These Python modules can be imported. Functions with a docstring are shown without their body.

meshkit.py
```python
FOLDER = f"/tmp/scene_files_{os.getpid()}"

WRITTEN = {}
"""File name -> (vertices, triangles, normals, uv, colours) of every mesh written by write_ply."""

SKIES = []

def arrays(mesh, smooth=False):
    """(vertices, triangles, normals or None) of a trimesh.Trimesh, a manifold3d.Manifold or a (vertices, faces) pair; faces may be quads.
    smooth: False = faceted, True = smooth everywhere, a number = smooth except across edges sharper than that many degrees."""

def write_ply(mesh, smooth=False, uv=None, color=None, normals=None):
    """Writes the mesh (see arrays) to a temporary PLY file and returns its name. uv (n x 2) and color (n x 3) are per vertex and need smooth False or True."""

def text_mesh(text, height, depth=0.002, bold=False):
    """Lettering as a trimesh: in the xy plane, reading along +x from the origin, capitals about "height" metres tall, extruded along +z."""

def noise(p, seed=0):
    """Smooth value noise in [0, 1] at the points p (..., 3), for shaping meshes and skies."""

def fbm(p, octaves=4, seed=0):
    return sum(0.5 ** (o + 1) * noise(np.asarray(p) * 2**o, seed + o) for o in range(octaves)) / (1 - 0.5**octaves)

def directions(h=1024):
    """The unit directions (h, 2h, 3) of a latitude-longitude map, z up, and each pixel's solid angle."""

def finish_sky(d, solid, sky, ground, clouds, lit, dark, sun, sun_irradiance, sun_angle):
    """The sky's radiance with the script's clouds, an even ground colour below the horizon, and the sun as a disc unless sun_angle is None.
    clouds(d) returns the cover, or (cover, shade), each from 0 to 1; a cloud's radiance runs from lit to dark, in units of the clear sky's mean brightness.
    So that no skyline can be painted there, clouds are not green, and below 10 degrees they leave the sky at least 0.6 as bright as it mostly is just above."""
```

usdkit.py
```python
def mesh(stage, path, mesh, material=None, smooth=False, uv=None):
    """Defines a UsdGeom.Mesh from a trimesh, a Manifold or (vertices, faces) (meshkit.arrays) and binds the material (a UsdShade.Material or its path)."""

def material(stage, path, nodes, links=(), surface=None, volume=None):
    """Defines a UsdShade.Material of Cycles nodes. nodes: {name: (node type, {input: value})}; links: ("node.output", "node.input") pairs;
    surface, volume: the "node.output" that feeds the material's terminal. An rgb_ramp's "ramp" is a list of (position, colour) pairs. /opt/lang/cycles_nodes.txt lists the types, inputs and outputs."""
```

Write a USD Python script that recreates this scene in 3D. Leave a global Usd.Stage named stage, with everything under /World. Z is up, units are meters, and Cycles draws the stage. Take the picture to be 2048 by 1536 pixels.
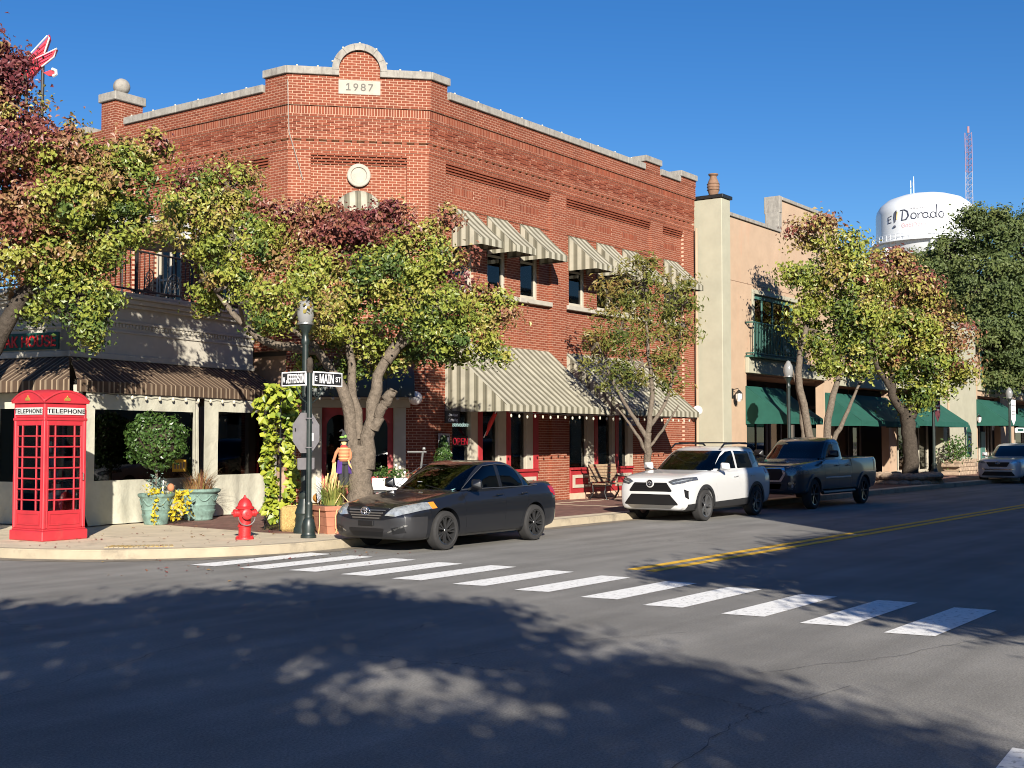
import math, random
import numpy as np, trimesh, manifold3d as m3d
import usdkit, meshkit
from pxr import Usd, UsdGeom, UsdLux, UsdShade, Gf, Sdf, Vt

stage = Usd.Stage.CreateInMemory()
UsdGeom.SetStageUpAxis(stage, 'Z')
UsdGeom.SetStageMetersPerUnit(stage, 1.0)
UsdGeom.Xform.Define(stage, '/World')
UsdGeom.Scope.Define(stage, '/World/Looks')
rad = math.radians

# ---------------------------------------------------------------- camera, sky, sun, exposure
YAW, PITCH = rad(35.7), math.atan(115 / 2500.0)
cam = UsdGeom.Camera.Define(stage, '/World/camera')
cam.CreateHorizontalApertureAttr(36.0)
cam.CreateVerticalApertureAttr(27.0)
cam.CreateFocalLengthAttr(36.0 * 2500 / 2048)
cam.CreateExposureAttr(0.98)
cam.CreateClippingRangeAttr(Gf.Vec2f(0.05, 100000))
cx = UsdGeom.Xformable(cam)
cx.AddTranslateOp().Set(Gf.Vec3d(0, 0, 1.8))
cx.AddRotateZOp().Set(math.degrees(YAW) - 90)
cx.AddRotateXOp().Set(90 + math.degrees(PITCH))

SUN_EL = rad(22.0)
SUN_TO = np.array([-0.695, -0.719])           # horizontal direction towards the sun
SUN_TO = SUN_TO / np.linalg.norm(SUN_TO)
sky = UsdLux.DomeLight.Define(stage, '/World/sky')
sky_mat = usdkit.material(stage, '/World/Looks/sky_light', {
    's': ('sky_texture', {'sky_type': 'single_scattering', 'sun_disc': False, 'sun_elevation': SUN_EL,
                          'sun_rotation': math.atan2(SUN_TO[0], SUN_TO[1]), 'air_density': 1.0, 'aerosol_density': 0.0, 'ozone_density': 5.0}),
    'h': ('hsv', {'saturation': 1.22, 'hue': 0.508}),
    'b': ('background_shader', {'strength': 0.059})},
    [('s.color', 'h.color'), ('h.color', 'b.color')], surface='b.background')
UsdShade.MaterialBindingAPI.Apply(sky.GetPrim()).Bind(sky_mat)
sky.GetPrim().SetCustomDataByKey('kind', 'structure')
sky.GetPrim().SetCustomDataByKey('label', 'clear deep blue sky over the street')
sun = UsdLux.DistantLight.Define(stage, '/World/sun')
sun.CreateNormalizeAttr(True)
sun.CreateIntensityAttr(1.25)
sun.CreateAngleAttr(0.5)
sun.CreateColorAttr(Gf.Vec3f(1.0, 0.93, 0.82))
sx = UsdGeom.Xformable(sun)
sx.AddRotateZOp().Set(math.degrees(math.atan2(SUN_TO[1], SUN_TO[0])) + 90)
sx.AddRotateXOp().Set(90 - math.degrees(SUN_EL))

# ---------------------------------------------------------------- helpers
NAMES, XMAP = {}, {}
def numbered(parent, name):
    k = NAMES.get((parent, name), -1) + 1
    NAMES[(parent, name)] = k
    return name if k == 0 else f'{name}_{k:03d}'

class Thing:
    def __init__(s, path, M): s.path, s.M, s.I = path, M, np.linalg.inv(M)
    @property
    def prim(s): return stage.GetPrimAtPath(s.path)

def setdata(prim, label=None, cat=None, group=None, kind=None):
    for k, v in (('label', label), ('category', cat), ('group', group), ('kind', kind)):
        if v: prim.SetCustomDataByKey(k, v)

def rotz(a):
    M = np.eye(4); c, s = math.cos(a), math.sin(a); M[:2, :2] = [[c, -s], [s, c]]; return M

def thing(name, label, cat, loc=(0, 0, 0), rz=0.0, group=None, kind=None):
    path = '/World/' + numbered('/World', name)
    x = UsdGeom.Xform.Define(stage, path)
    x.AddTranslateOp().Set(Gf.Vec3d(*map(float, loc)))
    x.AddRotateZOp().Set(math.degrees(rz))
    setdata(x.GetPrim(), label, cat, group, kind)
    M = rotz(rz); M[:3, 3] = loc
    return Thing(path, M)

def copy(src, label, loc, rz=0.0, group=None):
    base = src.path.rsplit('/', 1)[1]
    path = '/World/' + numbered('/World', base)
    x = UsdGeom.Xform.Define(stage, path)
    was = src.prim.GetCustomData()
    x.AddTranslateOp().Set(Gf.Vec3d(*map(float, loc)))
    x.AddRotateZOp().Set(math.degrees(rz))
    x.GetPrim().GetReferences().AddInternalReference(src.path)
    x.GetPrim().SetInstanceable(True)
    setdata(x.GetPrim(), label, was['category'], group or was.get('group'))
    return x

def va(m):
    if isinstance(m, list): return cat(m)
    if isinstance(m, m3d.Manifold):
        q = m.to_mesh(); return np.array(q.vert_properties[:, :3], float), np.array(q.tri_verts, int)
    if isinstance(m, trimesh.Trimesh): return np.array(m.vertices), np.array(m.faces)
    v, f = np.asarray(m[0], float), np.asarray(m[1], int)
    if f.shape[1] == 4: f = np.vstack([f[:, [0, 1, 2]], f[:, [0, 2, 3]]])
    return v, f

def cat(ms):
    V, F, n = [], [], 0
    for m in ms:
        v, f = va(m); V.append(v); F.append(f + n); n += len(v)
    return np.vstack(V), np.vstack(F)

def xf(m, M):
    v, f = va(m); return v @ M[:3, :3].T + M[:3, 3], f

def mv(m, x=0, y=0, z=0, rz=0.0):
    M = rotz(rz); M[:3, 3] = (x, y, z); return xf(m, M)

def part(name, mesh, mat, parent=None, smooth=False, world=False, label=None, cat_=None, group=None, kind=None, attrs=None):
    v, f = va(mesh)
    pp = parent.path if parent else '/World'
    if world and parent is not None: v = v @ parent.I[:3, :3].T + parent.I[:3, 3]
    for key, fx in XMAP.items():
        if pp.startswith(key):
            if any(w in pp + name for w in ('wheel', 'rim', 'brake')) and 'steering' not in name: m_ = (v[:, 0].min() + v[:, 0].max()) / 2; v = v + [fx(m_) - m_, 0, 0]
            else: v = np.column_stack([fx(v[:, 0]), v[:, 1:]])
    path = pp + '/' + numbered(pp, name)
    if smooth is True and attrs is None:
        tm = trimesh.Trimesh(v, f, process=False); tm.merge_vertices(); v, f = np.array(tm.vertices), np.array(tm.faces)
    elif smooth and attrs is None:
        tm = trimesh.Trimesh(v, f, process=False); tm.merge_vertices(); v, f = np.array(tm.vertices), np.array(tm.faces)
    m = usdkit.mesh(stage, path, (v, f), M_[mat] if isinstance(mat, str) else mat, smooth=smooth)
    if attrs:
        for k, a in attrs.items():
            UsdGeom.PrimvarsAPI(m).CreatePrimvar(k, Sdf.ValueTypeNames.FloatArray, 'vertex').Set(Vt.FloatArray.FromNumpy(np.asarray(a, np.float32)))
    setdata(m.GetPrim(), label, cat_, group, kind)
    return Thing(path, parent.M if parent else np.eye(4))

def one(name, mesh, mat, label, cat_, group=None, smooth=False, kind=None, attrs=None):
    return part(name, mesh, mat, None, smooth, False, label, cat_, group, kind, attrs)

def struct(name, mesh, mat, smooth=False, label=None):
    return part(name, mesh, mat, None, smooth, kind='structure', label=label)

# ---- shapes: all return (vertices, faces)
BOXF = np.array([[0, 2, 1], [1, 2, 3], [4, 5, 6], [5, 7, 6], [0, 1, 4], [1, 5, 4], [2, 6, 3], [3, 6, 7], [0, 4, 2], [2, 4, 6], [1, 3, 5], [3, 7, 5]])
def boxes(a):
    """rows x0,x1,y0,y1,z0,z1"""
    a = np.asarray(a, float).reshape(-1, 6)
    v = np.stack([np.stack([a[:, 0 + i], a[:, 2 + j], a[:, 4 + k]], -1) for k in (0, 1) for j in (0, 1) for i in (0, 1)], 1)
    f = BOXF[None] + 8 * np.arange(len(a))[:, None, None]
    return v.reshape(-1, 3), f.reshape(-1, 3)
def bx(x0, x1, y0, y1, z0, z1): return boxes([[x0, x1, y0, y1, z0, z1]])
def cbx(x0, x1, y0, y1, z0, z1, b=0.01):
    P = []
    for i, X in enumerate((x0, x1)):
        for j, Y in enumerate((y0, y1)):
            for k, Z in enumerate((z0, z1)):
                dx, dy, dz = b * (1 - 2 * i), b * (1 - 2 * j), b * (1 - 2 * k)
                P += [(X, Y + dy, Z + dz), (X + dx, Y, Z + dz), (X + dx, Y + dy, Z)]
    return va(trimesh.convex.convex_hull(np.array(P)))
def tube(pts, r, n=8, caps=True):
    p = np.asarray(pts, float); r = np.broadcast_to(np.asarray(r, float), (len(p),))
    t = np.gradient(p, axis=0); t /= np.linalg.norm(t, axis=1, keepdims=True) + 1e-12
    a = np.zeros_like(t); ref = np.array([0, 0, 1.0]) if abs(t[0, 2]) < 0.9 else np.array([1.0, 0, 0])
    for i in range(len(p)):
        x = np.cross(t[i], ref); x /= np.linalg.norm(x) + 1e-12; a[i] = x; ref = np.cross(x, t[i])
    b = np.cross(t, a); ang = np.arange(n) * 2 * np.pi / n
    v = p[:, None] + r[:, None, None] * (np.cos(ang)[None, :, None] * a[:, None] + np.sin(ang)[None, :, None] * b[:, None])
    i, j = np.meshgrid(np.arange(len(p) - 1), np.arange(n), indexing='ij')
    q = np.stack([i * n + j, i * n + (j + 1) % n, (i + 1) * n + (j + 1) % n, (i + 1) * n + j], -1).reshape(-1, 4)
    f = np.vstack([q[:, [0, 1, 2]], q[:, [0, 2, 3]]]); v = v.reshape(-1, 3)
    if caps:
        k = len(v); v = np.vstack([v, p[:1], p[-1:]]); e = (len(p) - 1) * n
        f = np.vstack([f] + [[[k, (j + 1) % n, j] for j in range(n)], [[k + 1, e + j, e + (j + 1) % n] for j in range(n)]])
    return v, f
def cyl(x, y, z0, z1, r, n=12, r2=None): return tube([(x, y, z0), (x, y, z1)], [r, r if r2 is None else r2], n)
def lathe(prof, n=20, x=0, y=0, z=0, flute=None, caps=True):
    p = np.asarray(prof, float); ang = np.arange(n) * 2 * np.pi / n
    rr = np.ones(n) if flute is None else 1 + flute * np.cos(ang * n / 2)
    v = np.stack([p[:, 0:1] * np.cos(ang) * rr + x, p[:, 0:1] * np.sin(ang) * rr + y, np.repeat(p[:, 1:2], n, 1) + z], -1).reshape(-1, 3)
    i, j = np.meshgrid(np.arange(len(p) - 1), np.arange(n), indexing='ij')
    q = np.stack([i * n + j, i * n + (j + 1) % n, (i + 1) * n + (j + 1) % n, (i + 1) * n + j], -1).reshape(-1, 4)
    f = np.vstack([q[:, [0, 1, 2]], q[:, [0, 2, 3]]])
    if not caps: return v, f
    k = len(v); v = np.vstack([v, [[x, y, p[0, 1] + z], [x, y, p[-1, 1] + z]]]); e = (len(p) - 1) * n
    f = np.vstack([f, [[k, (j + 1) % n, j] for j in range(n)], [[k + 1, e + j, e + (j + 1) % n] for j in range(n)]])
    return v, f
def ball(c, r, s=2, sc=(1, 1, 1)):
    m = trimesh.creation.icosphere(s, r); return np.array(m.vertices) * np.array(sc) + np.array(c), np.array(m.faces)
def ext(poly, h, holes=()):
    """polygon (and holes) extruded from z=0 to h"""
    cs = m3d.CrossSection([np.asarray(poly, float)] + [np.asarray(q, float) for q in holes], m3d.FillRule.EvenOdd)
    return va(cs.extrude(h))
def fr(o, u):
    """wall frame: local x along u, local y up, local z outwards"""
    u = np.array([u[0], u[1], 0.0]); u /= np.linalg.norm(u); z = np.array([0, 0, 1.0])
    M = np.eye(4); M[:3, 0] = u; M[:3, 1] = z; M[:3, 2] = np.cross(u, z); M[:3, 3] = o
    return M
def sheet(poly, z):
    cs = m3d.CrossSection([np.asarray(poly, float)], m3d.FillRule.EvenOdd)
    v, f = va(cs.extrude(0.001)); top = v[:, 2] > 0.0005
    keep = top[f].all(1); return np.column_stack([v[:, :2], np.full(len(v), z)]), f[keep]
def slab(poly, z0, z1):
    v, f = ext(poly, z1 - z0); v = v.copy(); v[:, 2] += z0; return v, f
def arc(cx, cy, r, a0, a1, n=12): return [(cx + r * math.cos(a0 + (a1 - a0) * i / n), cy + r * math.sin(a0 + (a1 - a0) * i / n)) for i in range(n + 1)]
def text(t, h, depth=0.004, bold=False, center=True, shear=0.0, sx=1.0):
    v, f = va(meshkit.text_mesh(t, h, depth, bold)); v = v.copy()
    v[:, 0] = v[:, 0] * sx + shear * v[:, 1]
    if center: v[:, 0] -= (v[:, 0].min() + v[:, 0].max()) / 2
    return v, f

# ---------------------------------------------------------------- materials
M_ = {}
def mat(name, col, rough=0.6, metal=0.0, spec=0.5, var=None, bump=None, coat=0.0, emis=None, stains=None, coatr=0.03):
    nodes = {'p': ('principled_bsdf', {'roughness': rough, 'metallic': metal, 'specular_ior_level': spec, 'coat_weight': coat, 'coat_roughness': coatr}), 'g': ('geometry', {})}
    links, src = [], None
    if var:
        sc, am = var[0], var[1]
        nodes['n'] = ('noise_texture', {'scale': sc, 'detail': 6.0, 'roughness': 0.65})
        nodes['r'] = ('rgb_ramp', {'ramp': [(0.3, tuple(c * (1 - am) for c in col)), (0.7, tuple(min(1, c * (1 + am)) for c in col))]})
        links += [('g.position', 'n.vector'), ('n.fac', 'r.fac')]; src = 'r.color'
    if stains:                       # (scale xyz, colour, low, high): dirt with a shape of its own
        nodes['sm'] = ('mapping', {'scale': stains[0]})
        nodes['sn'] = ('noise_texture', {'scale': 1.0, 'detail': 8.0, 'roughness': 0.7})
        nodes['sr'] = ('map_range', {'from_min': stains[2], 'from_max': stains[3], 'clamp': True})
        nodes['sx'] = ('mix_color', {'a': col, 'b': stains[1]})
        links += [('g.position', 'sm.vector'), ('sm.vector', 'sn.vector'), ('sn.fac', 'sr.value'), ('sr.result', 'sx.fac')]
        if src: links.append((src, 'sx.a'))
        src = 'sx.result'
    if src: links.append((src, 'p.base_color'))
    else: nodes['p'][1]['base_color'] = col
    if emis: nodes['p'][1]['emission_color'] = emis[0]; nodes['p'][1]['emission_strength'] = emis[1]
    if bump:
        nodes['bn'] = ('noise_texture', {'scale': bump[0], 'detail': 5.0, 'roughness': 0.6})
        nodes['b'] = ('bump', {'strength': bump[2] if len(bump) > 2 else 0.6, 'distance': bump[1]})
        links += [('g.position', 'bn.vector'), ('bn.fac', 'b.height'), ('b.normal', 'p.normal')]
    M_[name] = usdkit.material(stage, '/World/Looks/' + name, nodes, links, surface='p.BSDF')

def stripe_mat(name, d, period, stops, rough=0.8, phase=0.0, dirt=0.12):
    M_[name] = usdkit.material(stage, '/World/Looks/' + name, {
        'g': ('geometry', {}), 'd': ('vector_math', {'math_type': 'dot_product', 'vector2': d}),
        'm': ('math', {'math_type': 'multiply_add', 'value2': 1 / period, 'value3': phase}), 'f': ('math', {'math_type': 'fraction'}),
        'r': ('rgb_ramp', {'interpolate': False, 'ramp': stops}),
        'n': ('noise_texture', {'scale': 3.0, 'detail': 6.0}), 'mr': ('map_range', {'from_min': 0.3, 'from_max': 0.7, 'to_min': 1 - dirt, 'to_max': 1 + dirt}),
        'x': ('vector_math', {'math_type': 'scale'}), 'p': ('principled_bsdf', {'roughness': rough, 'specular_ior_level': 0.2}),
        't': ('translucent_bsdf', {}), 'mx': ('mix_closure', {'fac': 0.12})},
        [('g.position', 'd.vector1'), ('d.value', 'm.value1'), ('m.value', 'f.value1'), ('f.value', 'r.fac'), ('g.position', 'n.vector'), ('n.fac', 'mr.value'),
         ('r.color', 'x.vector1'), ('mr.result', 'x.scale'), ('x.vector', 'p.base_color'), ('x.vector', 't.color'), ('p.BSDF', 'mx.closure1'), ('t.BSDF', 'mx.closure2')], surface='mx.closure')

def glass_mat(name, tint=(1, 1, 1), ior=1.5, gl=(1, 1, 1)):
    M_[name] = usdkit.material(stage, '/World/Looks/' + name, {'t': ('transparent_bsdf', {'color': tint}), 'g': ('glossy_bsdf', {'roughness': 0.02, 'color': gl}), 'f': ('fresnel', {'IOR': ior}), 'm': ('mix_closure', {})},
        [('f.fac', 'm.fac'), ('t.BSDF', 'm.closure1'), ('g.BSDF', 'm.closure2')], surface='m.closure')

def leaf_mat(name, ramp, var=0.42, trans=0.18, rough=0.45):
    M_[name] = usdkit.material(stage, '/World/Looks/' + name, {
        'a': ('attribute', {'attribute': 'hue'}), 'r': ('rgb_ramp', {'ramp': ramp}), 'g': ('geometry', {}),
        'mr': ('map_range', {'to_min': 1 - var, 'to_max': 1 + var}), 'x': ('vector_math', {'math_type': 'scale'}),
        'p': ('principled_bsdf', {'roughness': rough, 'specular_ior_level': 0.5}), 't': ('translucent_bsdf', {}), 'm': ('mix_closure', {'fac': trans})},
        [('a.fac', 'r.fac'), ('g.random_per_island', 'mr.value'), ('r.color', 'x.vector1'), ('mr.result', 'x.scale'), ('x.vector', 'p.base_color'), ('x.vector', 't.color'),
         ('p.BSDF', 'm.closure1'), ('t.BSDF', 'm.closure2')], surface='m.closure')

M_['brick'] = usdkit.material(stage, '/World/Looks/brick', {
    'a': ('attribute', {'attribute': 'tone'}), 'g': ('geometry', {}),
    'r': ('rgb_ramp', {'ramp': [(0.0, (0.09, 0.0285, 0.0195)), (0.25, (0.15, 0.0405, 0.0225)), (0.55, (0.21, 0.0555, 0.0285)), (0.8, (0.2363, 0.0675, 0.0353)), (1.0, (0.27, 0.09, 0.051))]}),
    'n': ('noise_texture', {'scale': 40.0, 'detail': 5.0}), 'n2': ('noise_texture', {'scale': 0.8, 'detail': 4.0}),
    'mr': ('map_range', {'from_min': 0.25, 'from_max': 0.75, 'to_min': 0.78, 'to_max': 1.2}), 'mr2': ('map_range', {'from_min': 0.3, 'from_max': 0.7, 'to_min': 0.88, 'to_max': 1.1}),
    'mm': ('math', {'math_type': 'multiply'}), 'x': ('vector_math', {'math_type': 'scale'}), 'b': ('bump', {'strength': 0.5, 'distance': 0.006}),
    'p': ('principled_bsdf', {'roughness': 0.85, 'specular_ior_level': 0.25})},
    [('a.fac', 'r.fac'), ('g.position', 'n.vector'), ('g.position', 'n2.vector'), ('n.fac', 'mr.value'), ('n2.fac', 'mr2.value'), ('mr.result', 'mm.value1'), ('mr2.result', 'mm.value2'),
     ('r.color', 'x.vector1'), ('mm.value', 'x.scale'), ('x.vector', 'p.base_color'), ('n.fac', 'b.height'), ('b.normal', 'p.normal')], surface='p.BSDF')

M_['asphalt'] = usdkit.material(stage, '/World/Looks/asphalt', {
    'g': ('geometry', {}), 'n': ('noise_texture', {'scale': 0.5, 'detail': 9.0, 'roughness': 0.68}), 'n2': ('noise_texture', {'scale': 55.0, 'detail': 5.0, 'roughness': 0.95}),
    'st': ('mapping', {'scale': (0.15, 1.6, 1.0)}), 'n3': ('noise_texture', {'scale': 1.0, 'detail': 5.0}),
    'r': ('rgb_ramp', {'ramp': [(0.3, (0.165, 0.158, 0.145)), (0.7, (0.255, 0.244, 0.224))]}),
    'r3': ('map_range', {'from_min': 0.3, 'from_max': 0.7, 'to_min': 0.78, 'to_max': 1.16}),
    'r2': ('map_range', {'from_min': 0.3, 'from_max': 0.7, 'to_min': 0.25, 'to_max': 1.75}), 'mm': ('math', {'math_type': 'multiply'}), 'x': ('vector_math', {'math_type': 'scale'}),
    'cd': ('noise_texture', {'scale': 0.7, 'detail': 7.0, 'roughness': 0.65}), 'cv': ('vector_math', {'math_type': 'scale', 'scale': 1.6}), 'ca': ('vector_math', {'math_type': 'add'}),
    'v': ('voronoi_texture', {'feature': 'distance_to_edge', 'scale': 0.24}), 'cr': ('map_range', {'from_min': 0.0, 'from_max': 0.0035, 'to_min': 1.0, 'to_max': 0.0, 'clamp': True}),
    'cm': ('noise_texture', {'scale': 0.25, 'detail': 2.0}), 'cmr': ('map_range', {'from_min': 0.5, 'from_max': 0.6, 'clamp': True}), 'cx': ('math', {'math_type': 'multiply'}),
    'mc': ('mix_color', {'b': (0.07, 0.068, 0.064)}), 'b': ('bump', {'strength': 0.5, 'distance': 0.0025}),
    'p': ('principled_bsdf', {'roughness': 0.85, 'specular_ior_level': 0.3})},
    [('g.position', 'n.vector'), ('g.position', 'n2.vector'), ('g.position', 'st.vector'), ('st.vector', 'n3.vector'), ('n.fac', 'r.fac'), ('n2.fac', 'r2.value'), ('n3.fac', 'r3.value'),
     ('r2.result', 'mm.value1'), ('r3.result', 'mm.value2'), ('r.color', 'x.vector1'), ('mm.value', 'x.scale'),
     ('g.position', 'cd.vector'), ('cd.color', 'cv.vector1'), ('cv.vector', 'ca.vector1'), ('g.position', 'ca.vector2'), ('ca.vector', 'v.vector'), ('v.distance', 'cr.value'),
     ('g.position', 'cm.vector'), ('cm.fac', 'cmr.value'), ('cr.result', 'cx.value1'), ('cmr.result', 'cx.value2'), ('cx.value', 'mc.fac'), ('x.vector', 'mc.a'), ('mc.result', 'p.base_color'),
     ('n2.fac', 'b.height'), ('b.normal', 'p.normal')], surface='p.BSDF')

M_['pavers'] = usdkit.material(stage, '/World/Looks/pavers', {
    'g': ('geometry', {}), 'k': ('brick_texture', {'scale': 1.0, 'brick_width': 0.2, 'row_height': 0.1, 'mortar_size': 0.004, 'color1': (0.15, 0.066, 0.05), 'color2': (0.21, 0.10, 0.075), 'mortar': (0.10, 0.075, 0.06)}),
    'n': ('noise_texture', {'scale': 2.0, 'detail': 6.0}), 'mr': ('map_range', {'from_min': 0.3, 'from_max': 0.7, 'to_min': 0.75, 'to_max': 1.2}), 'x': ('vector_math', {'math_type': 'scale'}),
    'b': ('bump', {'strength': 0.6, 'distance': 0.005, 'invert': True}), 'p': ('principled_bsdf', {'roughness': 0.8})},
    [('g.position', 'k.vector'), ('g.position', 'n.vector'), ('n.fac', 'mr.value'), ('k.color', 'x.vector1'), ('mr.result', 'x.scale'), ('x.vector', 'p.base_color'), ('k.fac', 'b.height'), ('b.normal', 'p.normal')], surface='p.BSDF')

mat('mortar', (0.52, 0.35, 0.25), 0.95, spec=0.1, var=(6, 0.12))
mat('coping', (0.275, 0.256, 0.225), 0.9, spec=0.2, var=(7, 0.2), bump=(30, 0.01), stains=((9.0, 9.0, 1.6), (0.17, 0.155, 0.14), 0.5, 0.68))
mat('stone', (0.37, 0.34, 0.285), 0.85, spec=0.2, var=(5, 0.12), bump=(40, 0.004))
mat('cream_wood', (0.40, 0.365, 0.29), 0.6, var=(3, 0.1))
mat('red_wood', (0.30, 0.022, 0.026), 0.5, var=(4, 0.2))
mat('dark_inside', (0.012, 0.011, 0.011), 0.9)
mat('room', (0.10, 0.085, 0.07), 0.9)
mat('roof_tar', (0.10, 0.10, 0.10), 0.9, var=(1, 0.3))
mat('curtain_vinyl', (0.46, 0.445, 0.355), 0.7, var=(2.0, 0.12), bump=(3.0, 0.05, 0.5), stains=((1.5, 1.5, 0.7), (0.36, 0.34, 0.27), 0.52, 0.75))
mat('stucco_beige', (0.46, 0.43, 0.36), 0.9, spec=0.2, var=(4, 0.08), bump=(60, 0.004))
mat('stucco_peach', (0.41, 0.295, 0.205), 0.92, spec=0.15, var=(1.2, 0.1), bump=(50, 0.004), stains=((1.6, 1.6, 0.35), (0.45, 0.27, 0.18), 0.55, 0.8))
mat('stucco_cream', (0.35, 0.335, 0.255), 0.92, spec=0.15, var=(1.5, 0.08), bump=(50, 0.004))
mat('kerb_concrete', (0.36, 0.305, 0.22), 0.92, spec=0.2, var=(2.2, 0.13), bump=(60, 0.006), stains=((1.2, 1.2, 1.2), (0.2, 0.17, 0.13), 0.54, 0.7))
mat('concrete', (0.56, 0.475, 0.345), 0.92, spec=0.2, var=(2.2, 0.13), bump=(60, 0.006), stains=((1.2, 1.2, 1.2), (0.27, 0.23, 0.17), 0.56, 0.72))
mat('gutter_grit', (0.215, 0.185, 0.145), 0.95, spec=0.15, var=(3.5, 0.28), bump=(60, 0.004), stains=((2.5, 2.5, 2.5), (0.15, 0.135, 0.11), 0.5, 0.65))
mat('crack_dark', (0.085, 0.083, 0.08), 0.9)
mat('asphalt_pale', (0.232, 0.222, 0.202), 0.9, var=(5, 0.25), bump=(60, 0.003), stains=((3.0, 3.0, 3.0), (0.21, 0.2, 0.185), 0.45, 0.6))
mat('ground_dirt', (0.16, 0.14, 0.10), 0.95, var=(0.2, 0.3))
mat('white_paint', (0.80, 0.79, 0.76), 0.8, spec=0.3, var=(14, 0.08), stains=((16.0, 16.0, 7.0), (0.27, 0.265, 0.25), 0.54, 0.66))
mat('yellow_paint', (0.80, 0.47, 0.05), 0.8, spec=0.3, var=(12, 0.15), stains=((7.0, 7.0, 7.0), (0.25, 0.16, 0.06), 0.62, 0.75))
mat('faded_yellow', (0.50, 0.335, 0.10), 0.85, var=(20, 0.25), stains=((9.0, 9.0, 9.0), (0.42, 0.36, 0.25), 0.45, 0.6))
mat('booth_red', (0.43, 0.026, 0.036), 0.45, var=(3, 0.14), coat=0.15, stains=((5.0, 5.0, 2.0), (0.36, 0.05, 0.05), 0.58, 0.75))
mat('booth_white', (0.50, 0.51, 0.48), 0.4)
mat('gold', (0.55, 0.36, 0.08), 0.4, metal=0.5)
mat('black_iron', (0.012, 0.013, 0.013), 0.45, var=(10, 0.3))
mat('dark_green_iron', (0.014, 0.022, 0.02), 0.4, var=(10, 0.3))
mat('rail_iron', (0.02, 0.018, 0.018), 0.5)
mat('letter_black', (0.015, 0.015, 0.016), 0.6)
mat('letter_white', (0.75, 0.75, 0.75), 0.5)
mat('letter_red', (0.55, 0.02, 0.02), 0.5)
mat('sign_green', (0.012, 0.07, 0.05), 0.5)
mat('sign_back', (0.33, 0.31, 0.32), 0.45, metal=0.4, var=(5, 0.12))
mat('hydrant_red', (0.46, 0.02, 0.022), 0.42, var=(9, 0.25), bump=(40, 0.004))
mat('verdigris', (0.15, 0.235, 0.20), 0.75, var=(8, 0.3), bump=(25, 0.01), stains=((10.0, 10.0, 6.0), (0.07, 0.10, 0.085), 0.52, 0.68))
mat('terracotta', (0.38, 0.155, 0.092), 0.85, var=(6, 0.15), bump=(40, 0.004))
mat('clay_pot', (0.20, 0.115, 0.07), 0.85, var=(8, 0.25))
mat('white_box', (0.72, 0.72, 0.72), 0.5, var=(6, 0.08))
mat('straw', (0.50, 0.335, 0.12), 0.9, var=(30, 0.35), bump=(80, 0.03, 1.0))
mat('raffia', (0.62, 0.44, 0.20), 0.8, var=(20, 0.2))
mat('soil', (0.045, 0.03, 0.02), 0.95)
mat('bark', (0.145, 0.118, 0.092), 0.95, spec=0.1, var=(14, 0.35), bump=(28, 0.03, 1.0))
mat('bark_dark', (0.06, 0.049, 0.039), 0.95, spec=0.1, var=(12, 0.35), bump=(28, 0.03, 1.0))
mat('bench_wood', (0.30, 0.205, 0.125), 0.8, var=(12, 0.3))
mat('globe', (0.78, 0.76, 0.72), 0.25, coat=0.4)
mat('lamp_globe', (0.22, 0.22, 0.215), 0.2, coat=0.6)
mat('bulb', (0.50, 0.47, 0.37), 0.3, coat=0.3)
mat('metal_grey', (0.32, 0.32, 0.31), 0.4, metal=0.7, var=(8, 0.15))
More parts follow.
